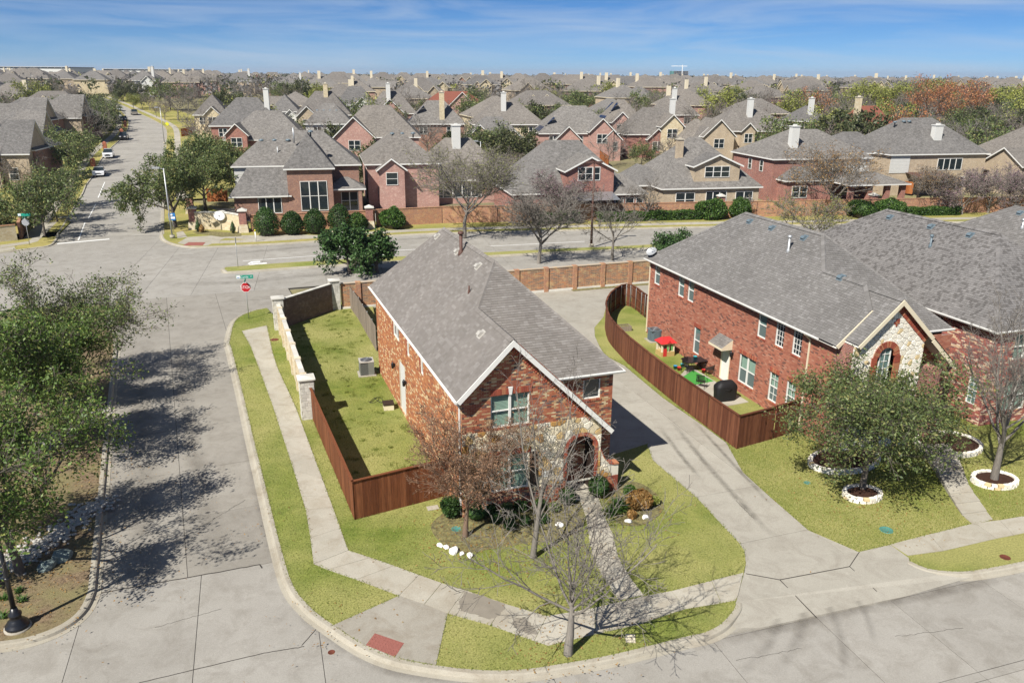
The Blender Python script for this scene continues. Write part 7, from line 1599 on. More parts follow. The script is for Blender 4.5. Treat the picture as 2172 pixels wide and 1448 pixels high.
# white and brick house far up the street, and pink one beside it
for xl, xr, ye, yr, eh, wm_, lb, g_ in ((283, 333, 171, 156, 6.3, 'siding_white', 'white and brick two-storey house facing down the far street', 1), (168, 205, 177, 160, 3.6, 'bt_pink', 'pink brick house left of the white one far up the street', 0), (478, 525, 172, 157, 5.6, 'bt_tan', 'tan house with an orange fence far behind the street bend', 0), (590, 640, 180, 160, 4.2, 'bt_pink', 'pink-gabled house above the orange fence', 1)):
    A, B = on_surf(xl, ye, eh), on_surf(xr, ye, eh); Wd = (B-A).length; house(A, -8, lb, [(0, Wd, 0, 11, eh, .7, 'hip')]+([(Wd*.4, Wd*.9, -2, 5, eh-.6, .9, 'gy')] if g_ else []), wm_, 'roof_grey', [(0, 'S', Wd*.1, Wd*.35, eh-2, eh-.7, 2, 2), (0, 'S', Wd*.1, Wd*.35, .8, 2.4, 2, 2)], [(Wd*.8, 3, eh, eh+5.5)], group='houses far up the street')
# far rows: small copies of a few kinds
def small_house(seed):
    rs = random.Random(seed); rm, wm = MB(), MB(); w, d, e = rs.uniform(13, 18), rs.uniform(10, 14), rs.choice((3.4, 5.6, 5.8, 6.0)); mb = MB()
    def geo(W, mw): wing_geo(mb, mb, W, 0, 1, mw)
    geo((-w/2, w/2, -d/2, d/2, e, rs.uniform(.55, .74), 'hip'), 2)
    for i in range(rs.choice((1, 2, 2))): a = rs.uniform(-w/2, w/2-5); geo((a, a+rs.uniform(3.5, 6), -d/2-rs.uniform(.6, 2.2), 2, e-rs.choice((0, 0, 1.6)), rs.uniform(.8, 1.05), 'gy'), 2 if rs.random() < .6 else 3)
    if rs.random() < .6: x, y = rs.uniform(-w*.35, w*.35), rs.uniform(-3, 3); mb.box(x-.55, x+.55, y-.45, y+.45, e, e+rs.uniform(5.0, 6.0), 1); 
    for i in range(5):
        x = -w/2+w*(i+.5)/5
        for z in ([e-2.0] if e < 4 else [e-2.1, .8]): mb.box(x-.75, x+.75, -d/2-.06, -d/2, z, z+1.4, 5); mb.box(x-.85, x+.85, -d/2-.04, -d/2, z-.1, z+1.5, 4)
    wall = ('bt_pink', 'bt_tan', 'bt_brown', 'bt_cream', 'bt_red')[seed % 5]
    return mb.mesh('small_house', ['roof_brown' if seed % 3 else 'roof_grey', 'cream_trim', wall, 'bt_cream', 'siding_white', 'glass_dark'])
KINDS_ = [small_house(300+i) for i in range(9)]; rs = random.Random(5); FARH = []
def free(p, r_, occ): return all((p.x-q.x)**2+(p.y-q.y)**2 > (r_+s_)**2 for q, s_ in occ)
NWm = [(p.x, p.y) for p in NW]; NEm = [(p.x, p.y) for p in NE]
def off_street(x, y, m_=9):
    return all((x-(a[0]+b[0])/2)**2+(y-(a[1]+b[1])/2)**2 > (m_+6)**2 for a, b in zip(NWm, NEm))
OCC = MIDPOS+[(G(-28, 110), 12), (G(-12, 121), 12), (G(8, 113), 12), (G(28, 119), 12), (G(48, 129), 13), (G(67, 136), 13), (G(88, 138), 10)]
y = 168; row = 0
while y < 860:
    hw = y*.665+20; x = -hw+rs.uniform(0, 12); row += 1; step = 20 if row % 2 else 22
    while x < hw:
        p = G(x+rs.uniform(-1.5, 1.5), y+rs.uniform(-3, 3)+.20*x*.6); wood_ = x > y*.36 and 150 < y < 520
        lx = 1086+1689*p.x/(p.y*cp+8)
        field_ = 330 < lx < 620 and 190 < p.y < 330
        if p.y > 150 and free(p, 9.5, OCC) and off_street(p.x, p.y) and not field_ and rs.random() < (.92 if y < 230 else .82 if y < 350 else .75) and (not wood_ or rs.random() < .3):
            o = link('distant_house', rs.choice(KINDS_), None, p, R(13)+rs.choice((0, 0, math.pi, R(90), R(-90)))*1.0+rs.uniform(-.08, .08))
            FARH.append(o); OCC.append((p, 8.5))
        x += step+rs.uniform(-1, 3)
    y += 34 if y < 420 else (62 if y < 650 else 95)
FARH.sort(key=lambda o: o.location.y)
for o in FARH[300:]: bpy.data.objects.remove(o)
FARH = FARH[:300]; print('far houses', len(FARH))
# far brick wall, entrance sign, walls at the left corner
def wall_run(pts, h, label, mat='bt_wall', step=7.5):
    pts = [Vector(p) for p in pts]; root = thing('boundary_wall', pts[0], 0, label, 'wall')
    for a, b in zip(pts, pts[1:]):
        d = b-a; L = d.length; d.normalize(); n = max(1, round(L/step)); nn = Vector((-d.y, d.x, 0))
        for i in range(n):
            p, q = a+d*(L*i/n)-pts[0], a+d*(L*(i+1)/n)-pts[0]; m = MB(); m.bar(p+Vector((0, 0, h/2-.2)), q-d*.03+Vector((0, 0, h/2-.2)), .22, h+.4); m.build('wall_panel', mat, root)
            m = MB(); m.bar(p+Vector((0, 0, h+.04)), q+Vector((0, 0, h+.04)), .32, .08); m.build('coping', 'bt_wall', root)
            m = MB(); m.obox(p+Vector((0, 0, h/2)), d*.03, nn*.14, Vector((0, 0, h/2))); m.build('joint_post', 'pipe_rust', root, uv=False)
    return root
def brick_pier(p, label, h=2.5, rz=R(13)):
    root = thing('brick_pier', p, rz, label, 'pier'); m = MB(); m.box(-.42, .42, -.42, .42, .9, h); m.build('shaft', 'bt_red', root); m = MB(); m.add([(-.6, -.6, -.1), (.6, -.6, -.1), (.6, .6, -.1), (-.6, .6, -.1), (-.48, -.48, .95), (.48, -.48, .95), (.48, .48, .95), (-.48, .48, .95)], [(0,1,5,4),(1,2,6,5),(2,3,7,6),(3,0,4,7),(4,5,6,7)]); m.build('stone_base', 'bt_stone', root)
    m = MB(); m.box(-.55, .55, -.55, .55, h, h+.12); m.add([(-.5, -.5, h+.12), (.5, -.5, h+.12), (.5, .5, h+.12), (-.5, .5, h+.12), (0, 0, h+.4)], [(0,1,4),(1,2,4),(2,3,4),(3,0,4)]); m.build('cap', 'limestone', root, uv=False); return root
wall_run([Vector((-31.2, 94.3, 0)), Vector((-17, 98.2, 0))], 1.95, 'brick wall behind the egg-shaped hollies'); wall_run([Vector((-16.9, 98.2, 0)), Vector((-9, 100.9, 0)), Vector((26, 106.4, 0)), Vector((60, 111.6, 0)), Vector((100, 117, 0))], 2.05, 'long brick wall along the far side of the cross street')
brick_pier(at(518, 492), 'brick pier with stone base right of the entrance sign'); brick_pier(at(412, 486), 'brick pier left of the entrance sign, under the oak'); brick_pier(at(785, 484), 'brick pier between hollies and round shrub'); brick_pier(at(1527, 452), 'pale capped pier by the paired junipers', 2.3); brick_pier(at(1848, 449), 'pale capped pier below the columned porch', 2.3); brick_pier(at(405, 452), 'slim brick pier behind the oak trunk at the entrance', 2.2)
sa, sb = at(418, 487), at(511, 493); sg = thing('entrance_sign', sa, math.atan2(sb.y-sa.y, sb.x-sa.x), 'curved cream stone entrance wall with a white oval plaque', 'sign'); L = (sb-sa).length; n = 12
for i in range(n):
    x0, x1 = L*i/n, L*(i+1)/n; f = lambda x: .9*math.sin(math.pi*x/L); hh = 2.05; m = MB(); m.add([(x0, f(x0)-.15, -.1), (x1, f(x1)-.15, -.1), (x1, f(x1)-.15, hh), (x0, f(x0)-.15, hh), (x0, f(x0)+.15, -.1), (x1, f(x1)+.15, -.1), (x1, f(x1)+.15, hh), (x0, f(x0)+.15, hh)], [(0,1,2,3),(5,4,7,6),(3,2,6,7)]); m.build('wall_panel', 'bt_cream', sg)
    m = MB(); m.obox(((x0+x1)/2, (f(x0)+f(x1))/2, hh+.05), ((x1-x0)/2+.01, (f(x1)-f(x0))/2, 0), (0, .22, 0), (0, 0, .06)); m.build('coping', 'limestone', sg, uv=False)
pc = (L*.5, .62, 1.75); m = MB(); N_ = 28; v = [(pc[0]+.78*math.cos(2*math.pi*k/N_), y_, pc[2]+.56*math.sin(2*math.pi*k/N_)) for y_ in (pc[1]-.22, pc[1]+.5) for k in range(N_)]; m.add(v, [tuple(range(N_)), tuple(range(N_, 2*N_))[::-1]]+[(k, N_+k, N_+(k+1)%N_, (k+1)%N_) for k in range(N_)]); m.build('plaque_block', 'limestone', sg, uv=False)
m = MB(); v = [(pc[0]+.73*math.cos(2*math.pi*k/N_), y_, pc[2]+.51*math.sin(2*math.pi*k/N_)) for y_ in (pc[1]-.25, pc[1]-.22) for k in range(N_)]; m.add(v, [tuple(range(N_)), tuple(range(N_, 2*N_))[::-1]]+[(k, N_+k, N_+(k+1)%N_, (k+1)%N_) for k in range(N_)]); m.build('plaque_face', 'sign_white', sg, uv=False)
m = MB(); yy = pc[1]-.262
for x, z, w_, h_ in ((-.5, .22, .1, .12), (-.32, .26, .1, .12), (.18, .26, .1, .12), (.38, .22, .1, .12), (-.28, -.26, .1, .12), (-.05, -.3, .1, .12), (.22, -.26, .1, .12)): m.box(pc[0]+x, pc[0]+x+w_*.3, yy, yy+.01, pc[2]+z, pc[2]+z+h_); m.box(pc[0]+x, pc[0]+x+w_, yy, yy+.01, pc[2]+z+h_*.8, pc[2]+z+h_)
m.build('plaque_lettering', 'metal_grey', sg, uv=False); m = MB(); m.box(pc[0]-.06, pc[0]+.08, yy, yy+.01, pc[2]-.1, pc[2]+.08); m.build('plaque_emblem', 'black_metal', sg, uv=False)
for i, (x, y, lb) in enumerate(((421, 492, 'small cone cypress left in the entrance bed'), (429, 493, 'smaller brown cone shrub in the entrance bed'), (495, 495, 'thin cone cypress right in the entrance bed'))): bush('cone_cypress', at(x, y), .32, .32, .75 if i != 1 else .5, lb, 'leaf_box' if i != 1 else 'leaf_dry', 500, .07, 260+i, egg=.7, lump=.04)
m = MB(); m.prism(px([(409, 492), (420, 496), (470, 503), (512, 501), (511, 495), (465, 492), (420, 489)]), -.1, .03); struct(m.build('entrance_bed', 'bed_soil', uv=False))
wall_run([at(45, 508), at(72, 440)], 1.9, 'brick wall at the left far corner, seen along its length', 'bt_wall', 4); wall_run([at(-40, 517), at(38, 509)], 1.7, 'pale stone wall at the left edge across the crossing', 'bt_stone', 6)
bush('evergreen_shrub', at(2, 478), 1.6, 1.4, 1.6, 'dark leafy shrub at the left edge behind the stone wall', 'leaf_box', 3000, .12, 270)
# fences between houses
for a, b, lb, mt in (((440, 428), (484, 428), 'orange brown wooden fence left of the white-sided house', 'fence_orange'), ((1575, 425), (1612, 398), 'tall orange fence between tan and red brick houses', 'fence_orange'), ((1262, 332), (1290, 352), 'orange fence between pink gabled houses', 'fence_orange'), ((1430, 352), (1475, 340), 'red brown fence beside the red brick gable', 'fence_orange'), ((385, 290), (416, 284), 'red brown fence beside the far street bend', 'fence_orange'), ((1842, 400), (1935, 412), 'orange fence between the columned porch and the tan stone house', 'fence_orange')): 
    A, B = att(*a), att(*b); fence('board_fence', [A, B], lb, mt, 1.9, False, 1, w=.3, bm=board_meshes(mt, 1.9, 3, .3))
for a, b, lb in (((515, 196), (600, 196), 'bright orange fence in front of the far tan house'), ((612, 199), (640, 198), 'tawny fence right of the bright orange one')): fence('board_fence', [att(*a), att(*b)], lb, 'fence_orange', 1.9, False, 1, w=.6, bm=board_meshes('fence_orange', 1.9, 3, .6))
# horizon: warehouses and a tower under construction
for x0, x1, yt, d, lb in ((-30, 145, 141, 1000, 'long white warehouse on the left horizon'), (219, 395, 146, 1080, 'long white warehouse behind the street trees')):
    A, B = dst(x0, yt, d), dst(x1, yt, d); wh = thing('warehouse', Vector((A.x, d, terr(0, d))), 0, lb, 'warehouse', 'warehouses on the horizon'); w_ = B.x-A.x; h_ = A.z-terr(0, d); m = MB(); m.box(0, w_, 0, 60, -2, h_-1.6); m.build('wall', 'siding_white', wh); m = MB(); m.box(0, w_, -.4, 60, h_-1.6, h_-.4); m.build('clerestory', 'glass_dark', wh, uv=False); m = MB(); m.box(-1, w_+1, -1.5, 61, h_-.4, h_); m.build('roof', 'siding_white', wh, uv=False)
    for k in range(12): m = MB(); m.box(w_*k/12-.4, w_*k/12+.4, -.6, -.4, h_-1.6, h_-.4); m.build('mullion', 'siding_white', wh, uv=False)
D_ = 2500; A, B = dst(1425, 151, D_), dst(1464, 151, D_); tw = thing('tower_under_construction', Vector((A.x, D_, terr(0, D_))), 0, 'concrete tower under construction on the horizon', 'building'); w_, h_ = B.x-A.x, A.z-terr(0, D_)
for k in range(6): z = h_*(1-k/6); m = MB(); m.box(0, w_, 0, 30, z-.6, z); m.build('floor_slab', 'slab_grey', tw, uv=False)
for k in range(8): m = MB(); m.box(w_*k/8+.5, w_*k/8+1.7, 1, 2.2, -5, h_); m.build('column', 'slab_grey', tw, uv=False)
m = MB(); m.box(-.5, 6, -.5, 30, -5, h_); m.build('safety_netting', 'utility_green', tw, uv=False); m = MB(); m.box(4, w_-4, 12, 28, -5, h_); m.build('core', 'metal_grey', tw, uv=False)
cz = dst(1448, 138, D_-20); c_ = thing('tower_crane', Vector((cz.x, D_-20, terr(0, D_))), 0, 'white tower crane beside the unfinished tower', 'crane'); hz_ = cz.z-terr(0, D_); m = MB(); m.box(-.9, .9, -.9, .9, -5, hz_); m.build('mast', 'sign_white', c_, uv=False); m = MB(); m.box(-33, 14, -.7, .7, hz_-4.2, hz_-2.6); m.build('jib', 'sign_white', c_, uv=False)
# ---------------------------------------------------------------- far trees
def far_kind(seed, H, leaf, per, size, spread, sp, bark='bark_grey', keep=1.):
    b = skeleton(seed, H, sp); m = MB()
    for pts, rad, lev in b: m.tube(pts, rad, 5 if lev == 0 else 3, r=random.random(), cap=False)
    wd_ = np.array([tuple(v) for v in m.v], np.float32); P = leaf_points(b, (len(sp['segs'])-1, len(sp['segs'])-2), per, spread, seed, keep); V, Q, r = leaves(P, size, seed, .6, .2)
    Qw = np.array([f for f in m.f], np.int32); n0 = len(wd_); return npmesh('far_tree', np.vstack([wd_, V]), np.vstack([Qw, Q+n0]), np.concatenate([m.r, r]), [bark, leaf], np.concatenate([np.zeros(len(Qw)), np.ones(len(Q))]))
FB = dict(trunk=.3, r=.16, n=[8, 7, 6], ang=[45, 42, 44], ratio=[1.7, .55, .5], segs=[4, 4, 3, 2], wander=[.05, .1, .14, .16], trop=[.03, .07, .05, .03], start=[.45, .2, .15], rr=.6, rmin=.022)
FO = dict(FB, ang=[58, 50, 50], trop=[.02, .03, .02, .0], n=[9, 7, 6])
KT = {'bare': [far_kind(400+i, 7.5, 'leaf_haze' if i % 2 else 'leaf_bud', 3, .07, .12, FB) for i in range(4)], 'twig': [far_kind(410+i, 8, 'leaf_bud', 2, .05, .1, dict(FB, rmin=.03)) for i in range(2)], 'oak': [far_kind(420+i, 7.5, 'leaf_oak', 8, .15, .25, FO, 'bark_dark') for i in range(4)], 'dark': [far_kind(430+i, 8, 'leaf_far', 12, .2, .3, dict(FO, start=[.2, .2, .15]), 'bark_dark') for i in range(2)], 'spring': [far_kind(440+i, 9, 'leaf_spring', 7, .16, .3, FB, 'bark_dark') for i in range(3)], 'red': [far_kind(450+i, 10, 'leaf_red', 5, .14, .3, FB, 'bark_dark') for i in range(2)], 'purple': [far_kind(460, 6.5, 'leaf_purple', 5, .1, .2, FB)]}
TREES = []
def far_tree(kind, p, s_, label, group, name='tree'):
    o = link({'bare': 'bare_tree', 'twig': 'twiggy_tree', 'oak': 'oak_tree', 'dark': 'evergreen_tree', 'spring': 'budding_tree', 'red': 'red_budding_tree', 'purple': 'redbud_tree'}[kind], random.choice(KT[kind]), None, p, random.uniform(0, 6.28)); o.scale = (s_*random.uniform(.9, 1.15), s_*random.uniform(.9, 1.15), s_); TREES.append(o); return tag(o, label, 'tree', group)
# street oaks up the far street: foot pixels
so = [((55, 470), .8), ((96, 500), .95), ((122, 470), .9), ((136, 441), .9), ((160, 350), 1.0), ((152, 372), .95), ((199, 294), 1.0), ((205, 286), .95), ((212, 281), 1.0), ((223, 272), 1.0), ((228, 264), 1.0), ((140, 335), .9), ((232, 258), 1.05), ((180, 262), 1.0), ((190, 250), 1.05)]
lbs = ['oak behind the sign back at the far left corner', 'oak nearest the left crossing corner', 'oak second from the left crossing corner', 'oak third up from the left crossing corner', 'oak on the lawn above the white sedan', 'oak with split crown left of the white sedan', 'first dark oak of the row beside the parked pickup', 'second dark oak of the row beside the parked pickup', 'third dark oak of the row beside the parked pickup', 'fourth dark oak of the row beside the parked pickup', 'fifth dark oak of the row beside the parked pickup', 'olive oak before the dark-gabled house', 'last dark oak before the street bend', 'oak above the dark-gabled houses on the left', 'oak right of the roofs at the left, above the street row']
for ((x, y), s_), lb in zip(so, lbs): p = att(x, y); p.z -= .1; far_tree('oak', p, s_, lb, 'street oaks of the far street')
for (x, y), k, s_, lb in (((302, 230), 'oak', .7, 'green oak on the far lawn inside the street bend'), ((318, 234), 'bare', .8, 'brown bare tree on the lawn inside the street bend'), ((284, 233), 'spring', .6, 'fresh green tree on the lawn inside the street bend'), ((350, 255), 'bare', .9, 'grey tree behind the yellow warning sign'), ((332, 248), 'bare', .7, 'small brown tree left of the yellow warning sign'), ((378, 255), 'bare', 1.3, 'wide grey bare tree behind the big oak'), ((400, 235), 'twig', 1.4, 'tall grey bare tree left of the cream-gabled house'), ((440, 205), 'bare', 1.3, 'grey bare tree in the field below the tan house'), ((470, 200), 'bare', 1.2, 'dense grey tree before the orange fence'), ((262, 215), 'dark', .9, 'dark tree at the street bend before the white house'), ((250, 214), 'bare', 1., 'bare tree at the street bend'), ((300, 205), 'dark', .9, 'green tree before the white and brick house'), ((775, 400), 'dark', .9, 'dark green tree between tower house and pink gable'), ((800, 372), 'oak', .9, 'olive tree before the pink gable'), ((1062, 345), 'dark', .8, 'dark conifer-like tree before the tan cottage'), ((1100, 385), 'bare', .8, 'bare tree below the tan cottage'), ((1290, 350), 'bare', .8, 'rusty bare tree before the pink solar house'), ((1150, 350), 'bare', .8, 'bare tree left of the solar roof'), ((1360, 352), 'oak', .7, 'round green tree by the concrete drive'), ((1440, 330), 'oak', .7, 'green tree right of the brick gable'), ((1580, 330), 'twig', 1.1, 'dense bare tree before the wide brown roof'), ((1640, 310), 'bare', 1., 'grey tree right of the wide brown roof'), ((2160, 330), 'dark', 1.3, 'dark green magnolia-like tree at the right edge'), ((620, 330), 'bare', .8, 'bare tree behind the tower roof'), ((600, 300), 'oak', .7, 'olive tree behind the eyebrow roof'), ((880, 420), 'bare', 1.0, 'bare bush-like tree left of the white chimney house windows'), ((1090, 440), 'bare', 1.0, 'bare tree by the left corner of the dormer house'), ((5, 405), 'bare', .8, 'bare tree at the left edge before the arched entry'), ((60, 395), 'bare', .8, 'bare tree right of the arched entry')): p = att(x, y); far_tree(k, p, s_, lb, 'trees among the houses')
rs = random.Random(77); random.seed(77)
# woods on the right, then scattered trees among the far rows
for i, (x, yb, k, s_, lb) in enumerate(((1840, 250, 'spring', 1.3, 'yellow-green tree at the left end of the right-hand wood'), (1880, 245, 'spring', 1.25, 'second yellow-green tree of the right-hand wood'), (1925, 245, 'spring', 1.3, 'yellow-green tree left of the large red-leaved one'), (1985, 262, 'red', 1.45, 'large tree with rust red buds in the right-hand wood'), (2040, 275, 'red', 1.4, 'rust red tree right of the largest one'), (1950, 268, 'red', 1.0, 'low rust red tree above the dark red roof'), (2075, 255, 'red', 1.2, 'reddish tree near the right end of the wood'), (2120, 265, 'spring', 1.3, 'bright green tree at the right end of the wood'), (2160, 260, 'spring', 1.35, 'bright green tree cut by the right edge'), (1990, 235, 'spring', 1.2, 'green tree behind the large red-budded one'), (2100, 285, 'twig', 1.1, 'pale bare tree in front of the right-hand wood'), (2060, 290, 'dark', 1.0, 'dark evergreen in front of the right-hand wood'), (2025, 240, 'red', 1.2, 'red tree on the skyline of the wood'), (1800, 255, 'bare', 1.3, 'grey tree left of the right-hand wood'), (2130, 300, 'bare', 1.1, 'grey bare tree standing tallest before the right edge house'))): far_tree(k, att(x, yb), s_, lb, 'trees of the right-hand wood')
SCAT, CL = [], {'bare': [], 'oak': [], 'spring': []}; y = 128; g = np.random.default_rng(4)
while y < 1000:
    near_ = y < 300; hw = y*.67+15; n = int(hw*2/(8.5 if near_ else 7.5))
    for i in range(n):
        x = rs.uniform(-hw, hw); p = G(x, y+rs.uniform(-8, 8)); lx = 1086+1689*p.x/(p.y*cp+8); wood_ = 1500 < lx and 150 < p.y < 480
        if p.y < 150 and lx < 1300: continue
        if 330 < lx < 620 and 190 < p.y < 290 and rs.random() < .8: continue
        if not off_street(p.x, p.y, 4) or not free(p, (.2 if not wood_ else -1) if near_ else -2, OCC): continue
        k = rs.choices(['bare', 'twig', 'oak', 'dark', 'spring', 'red', 'purple'], [50, 22, 20, 12, 6 if not wood_ else 16, .8 if not wood_ else 3, 1.5])[0]
        if near_: SCAT.append((k, far_tree(k, p, rs.uniform(.85, 1.35)*(1.05 if wood_ else 1.0), '', '')))
        else:
            h = rs.uniform(5.5, 9); d = g.normal(size=(46, 3)); d /= np.linalg.norm(d, axis=1)[:, None]; CL['oak' if k in ('oak', 'dark') else 'spring' if k == 'spring' else 'bare'].append(np.array([p.x, p.y, p.z+h*.58])+d*np.array([h*.45, h*.45, h*.42])*g.uniform(.25, 1, (46, 1))**.6)
    y += (13 if near_ else 18)
VV, QQ, RR, MM = [], [], [], []; n0 = 0
for i, (k, l) in enumerate(CL.items()):
    if l: V, Q, r = leaves(np.concatenate(l), .62, 7+i, .6, .3); VV.append(V); QQ.append(Q+n0); RR.append(r); MM.append(np.full(len(Q), i)); n0 += len(V)
stuff(link('distant_trees', npmesh('distant_trees', np.vstack(VV), np.vstack(QQ), np.concatenate(RR), ['leaf_haze', 'leaf_far', 'leaf_spring'], np.concatenate(MM))), 'bare and green tree crowns blending together among the farthest roofs', 'trees')
# every scattered tree and small house is named by the nearest landmark
ANCH = [((520, 235), 'the red brick house with white chimney'), ((560, 265), 'the long-roofed house'), ((447, 222), 'the cream-gabled house'), ((690, 220), 'the tan twin-gabled house'), ((695, 245), 'the blue-domed roof'), ((800, 262), 'the tall pink gable'), ((755, 205), 'the white gabled house'), ((830, 220), 'the upper pink gable'), ((925, 242), 'the blue solar roof'), ((965, 215), 'the rusty red roof'), ((1050, 277), 'the tan stone cottage'), ((1080, 244), 'the tall cream chimney'), ((1230, 260), 'the dark solar roof'), ((1325, 238), 'the pink two-storey house'), ((1400, 262), 'the stone gable'), ((1437, 226), 'the brown roof above the stone gable'), ((1605, 258), 'the wide brown roof'), ((1490, 278), 'the pink house behind the tan chimney'), ((1725, 244), 'the roof among bare trees'), ((1860, 260), 'the dark red roof'), ((1985, 220), 'the rust red wood'), ((2120, 235), 'the bright green wood edge'), ((310, 180), 'the white and brick far house'), ((187, 172), 'the far pink house'), ((500, 180), 'the bright orange fence'), ((615, 185), 'the tawny fence'), ((60, 235), 'the dark-gabled house'), ((20, 300), 'the arched entry house'), ((1443, 157), 'the unfinished tower'), ((70, 146), 'the left warehouse'), ((300, 148), 'the right warehouse'), ((2090, 290), 'the right edge house'), ((1940, 280), 'the blue roof domes of the tan stone house'), ((1700, 290), 'the white chimney of the porch house'), ((1250, 190), 'the skyline right of centre'), ((860, 180), 'the skyline left of centre')]
def pxof(v):
    dz = v.z-CAM_H; d = v.y*cp-dz*sp; a, b = v.x/d*FPX, (v.y*sp+dz*cp)/d*FPX; return IW/2+a*cr_+b*sr_, IH/2-(-a*sr_+b*cr_)
ORD = ['nearest', 'second nearest', 'third nearest', 'fourth nearest', 'fifth nearest', 'sixth nearest', 'seventh nearest', 'eighth nearest', 'ninth nearest', 'tenth nearest']+[w+' nearest' for w in 'eleventh twelfth thirteenth fourteenth fifteenth sixteenth seventeenth eighteenth nineteenth twentieth twenty-first twenty-second twenty-third twenty-fourth twenty-fifth twenty-sixth twenty-seventh twenty-eighth twenty-ninth thirtieth'.split()]
def name_by_place(items, group):
    B = {}
    for look, o in items:
        x, y = pxof(o.location+Vector((0, 0, 4)))
        (ax, ay), nm = min(ANCH, key=lambda a: (a[0][0]-x)**2+(1.6*(a[0][1]-y))**2); dx, dy = x-ax, y-ay
        rel = ('left of' if dx < 0 else 'right of') if abs(dx) > abs(dy)*1.2 else ('above' if dy < 0 else 'below'); B.setdefault((look, rel, nm), []).append((math.hypot(dx, dy), o))
    for (look, rel, nm), l in B.items():
        l.sort(key=lambda q: q[0])
        for i, (d, o) in enumerate(l): tag(o, (look if len(l) == 1 else ORD[min(i, len(ORD)-1)]+' '+look)+' '+rel+' '+nm, o['category'] if 'category' in o else 'house', group)
name_by_place([({'bare': 'grey bare tree', 'twig': 'pale twiggy tree', 'oak': 'olive tree', 'dark': 'dark evergreen', 'spring': 'fresh green tree', 'red': 'reddish tree', 'purple': 'pink redbud'}[k], o) for k, o in SCAT], 'trees scattered among the far houses')
name_by_place([(('pink brick', 'tan brick', 'brown brick', 'cream stone', 'red brick')[(300+KINDS_.index(o.data)) % 5]+' house', o) for o in FARH], 'distant houses')
print('scattered', len(SCAT))
# the woods along the horizon read as one mass
m = None; g = np.random.default_rng(9); P = []
for y0, nn in ((1050, 260), (1400, 300), (1900, 320), (2600, 340)):
    for x in np.linspace(-y0*.7, y0*.7, nn):
        if g.random() < .75:
            h = g.uniform(6, 13); c = np.array([x+g.normal()*6, y0+g.normal()*60, terr(0, y0)+h*.45]); d = g.normal(size=(26, 3)); d /= np.linalg.norm(d, axis=1)[:, None]; P.append(c+d*np.array([h*.55, h*.55, h*.5])*g.uniform(.5, 1, (26, 1)))
V, Q, r = leaves(np.concatenate(P), 1.1, 5, .7, .3); stuff(link('distant_wood', npmesh('distant_wood', V, Q, r, ['leaf_wood'])), 'dark wooded band along the horizon', 'wood')
# ---------------------------------------------------------------- cars and mailboxes
def car(p, rz, label, paint, suv=False):
    root = thing('parked_car', p, rz, label, 'car', 'cars on the far street'); L, W_, zb = 4.7, .92, .28; zr, zh = (1.72, 1.05) if suv else (1.45, .92)
    prof = [(-L/2, .45), (-L/2, zh-.12), (-L/2+.15, zh), (-L*.22, zh+.05), (L*.30, zh+.04), (L/2-.12, zh-.03), (L/2, zh-.2), (L/2, .4)]; m = MB(); n = len(prof)
    m.add([(s_*W_*k, x, z) for s_, k in ((-1, 1), (1, 1)) for x, z in prof]+[], [tuple(range(n)), tuple(range(n, 2*n))[::-1]]+[(i, n+i, n+(i+1)%n, (i+1)%n) for i in range(n)]); body = m.build('body', paint, root, uv=False)
    a, b, c, d = (-L*.22, -L*.06, L*.27, L*.38 if not suv else L*.46); a -= 0; m = MB(); w2 = W_*.8
    v = [(-W_*.96, a, zh+.03), (W_*.96, a, zh+.03), (-w2, b, zr), (w2, b, zr), (-w2, c, zr), (w2, c, zr), (-W_*.96, d, zh+.03), (W_*.96, d, zh+.03)]; m.add(v, [(0, 1, 3, 2), (0, 2, 4, 6), (1, 7, 5, 3), (4, 5, 7, 6)]); m.build('cabin_glass', 'glass_dark', root, uv=False); m = MB(); m.add([(x*1.01, y, z+.012) for x, y, z in v[2:6]], [(0, 1, 3, 2)]); m.box(-w2, w2, b, c, zr-.03, zr+.004); m.build('roof_panel', paint, root, uv=False)
    for s_ in (-1, 1):
        for y in (-L*.32, L*.3):
            m = MB(); m.lathe([(.31, -.1), (.33, -.07), (.33, .07), (.31, .1)], 14); m.v = [(z+s_*(W_-.08), x+y, yy+.33) for x, yy, z in m.v]; w = m.build('wheel', 'tyre', root, uv=False); m = MB(); m.lathe([(.2, -.108), (.2, .108)], 10); m.v = [(z+s_*(W_-.08), x+y, yy+.33) for x, yy, z in m.v]; m.build('rim', 'rim', w, uv=False)
        m = MB(); m.box(s_*W_*.55-.2, s_*W_*.55+.2, -L/2-.02, -L/2+.1, zh-.3, zh-.12); m.build('headlight', 'headlight', root, uv=False); m = MB(); m.box(s_*(W_+.02), s_*(W_+.18), -L*.17, -L*.12, zh+.02, zh+.16); m.build('mirror', paint, root, uv=False)
    m = MB(); m.box(-.5, .5, -L/2-.015, -L/2+.02, .5, zh-.22); m.build('grille', 'black_metal', root, uv=False); m = MB(); m.box(-.88, .88, -L/2-.05, -L/2+.1, .32, .48); m.build('bumper', paint, root, uv=False); return root
def street_dir(y):
    i = min(range(len(NW)-1), key=lambda i: abs(NW[i].y-y)); d = NW[i+1]-NW[i]; return math.atan2(-d.x, d.y)
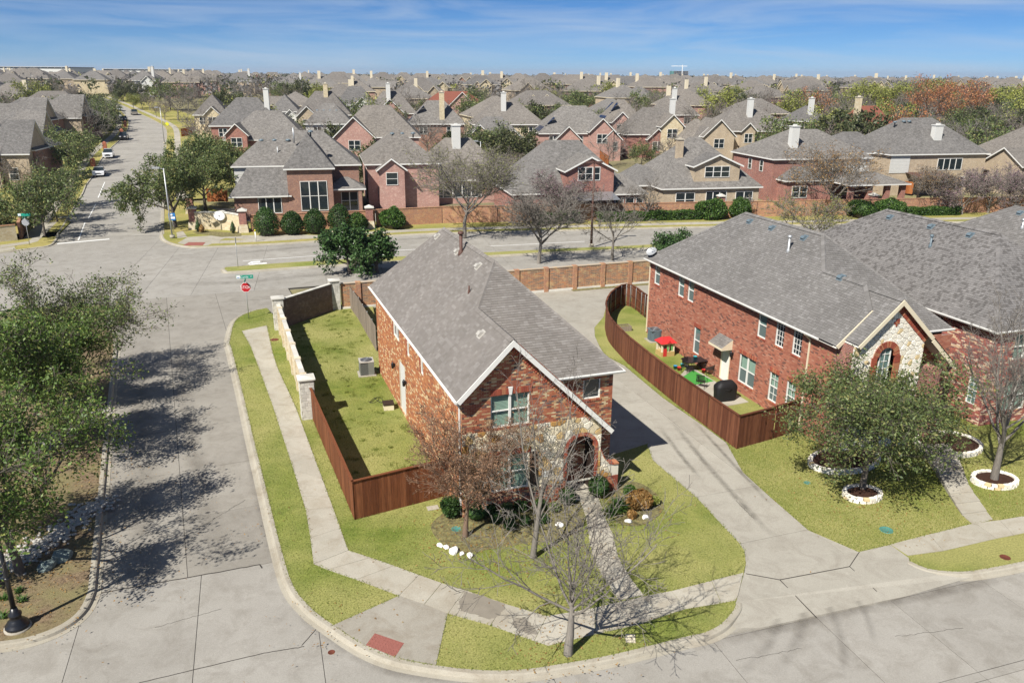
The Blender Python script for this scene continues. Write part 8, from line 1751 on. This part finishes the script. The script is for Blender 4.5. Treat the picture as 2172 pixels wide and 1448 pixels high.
for x, y, paint, suv, lb, fl in ((211, 371, 'car_white', False, 'white sedan parked nearest on the far street', 0), (231, 333, 'car_white', True, 'white SUV parked behind the white sedan', 0), (263, 295, 'car_black', True, 'black pickup-like car parked beside the brick mailbox', 0), (263, 256, 'car_black', False, 'black sedan parked at the street bend', 0), (251, 250, 'car_white', True, 'white car parked behind the black sedan at the bend', 0), (285, 243, 'car_tan', True, 'tan SUV standing right at the street bend', math.pi), (254, 235, 'car_silver', False, 'silver car farthest up the street bend', 0)):
    p = att(x, y); p.z += ZR+.02; car(p, street_dir(p.y)+fl, lb, paint, suv)
for x, y, lb in ((198, 353, 'brick mailbox beside the white sedan'), (223, 316, 'brick mailbox beside the white SUV'), (259, 287, 'brick mailbox behind the black pickup'), (266, 269, 'farthest brick mailbox by the street bend')):
    p = att(x, y); r = thing('brick_mailbox', p, R(20), lb, 'mailbox', 'brick mailboxes of the far street'); m = MB(); m.box(-.4, .4, -.4, .4, -.1, 1.35); m.build('pillar', 'terracotta', r, uv=False); m = MB(); m.add([(-.42, -.42, 1.35), (.42, -.42, 1.35), (.42, .42, 1.35), (-.42, .42, 1.35), (0, 0, 1.65)], [(0,1,4),(1,2,4),(2,3,4),(3,0,4)]); m.build('cap', 'terracotta', r, uv=False)

# ---------------------------------------------------------------- thin haze over the whole place
t = bpy.data.materials.new('haze'); t.use_nodes = True; MAT['haze'] = t; t.node_tree.nodes.remove(t.node_tree.nodes['Principled BSDF'])
pv_ = t.node_tree.nodes.new('ShaderNodeVolumePrincipled'); pv_.inputs['Color'].default_value = (.72, .82, 1., 1); pv_.inputs['Density'].default_value = .0001; pv_.inputs['Anisotropy'].default_value = .2
t.node_tree.links.new(pv_.outputs[0], t.node_tree.nodes['Material Output'].inputs['Volume'])
m = MB(); m.box(-6100, 6100, -400, 9100, -2, 58); hz = m.build('haze', 'haze', uv=False); stuff(hz, 'thin blue haze over the far rows', 'haze')
S.cycles.volume_bounces = 0; S.cycles.volume_step_rate = 4; S.cycles.volume_max_steps = 64
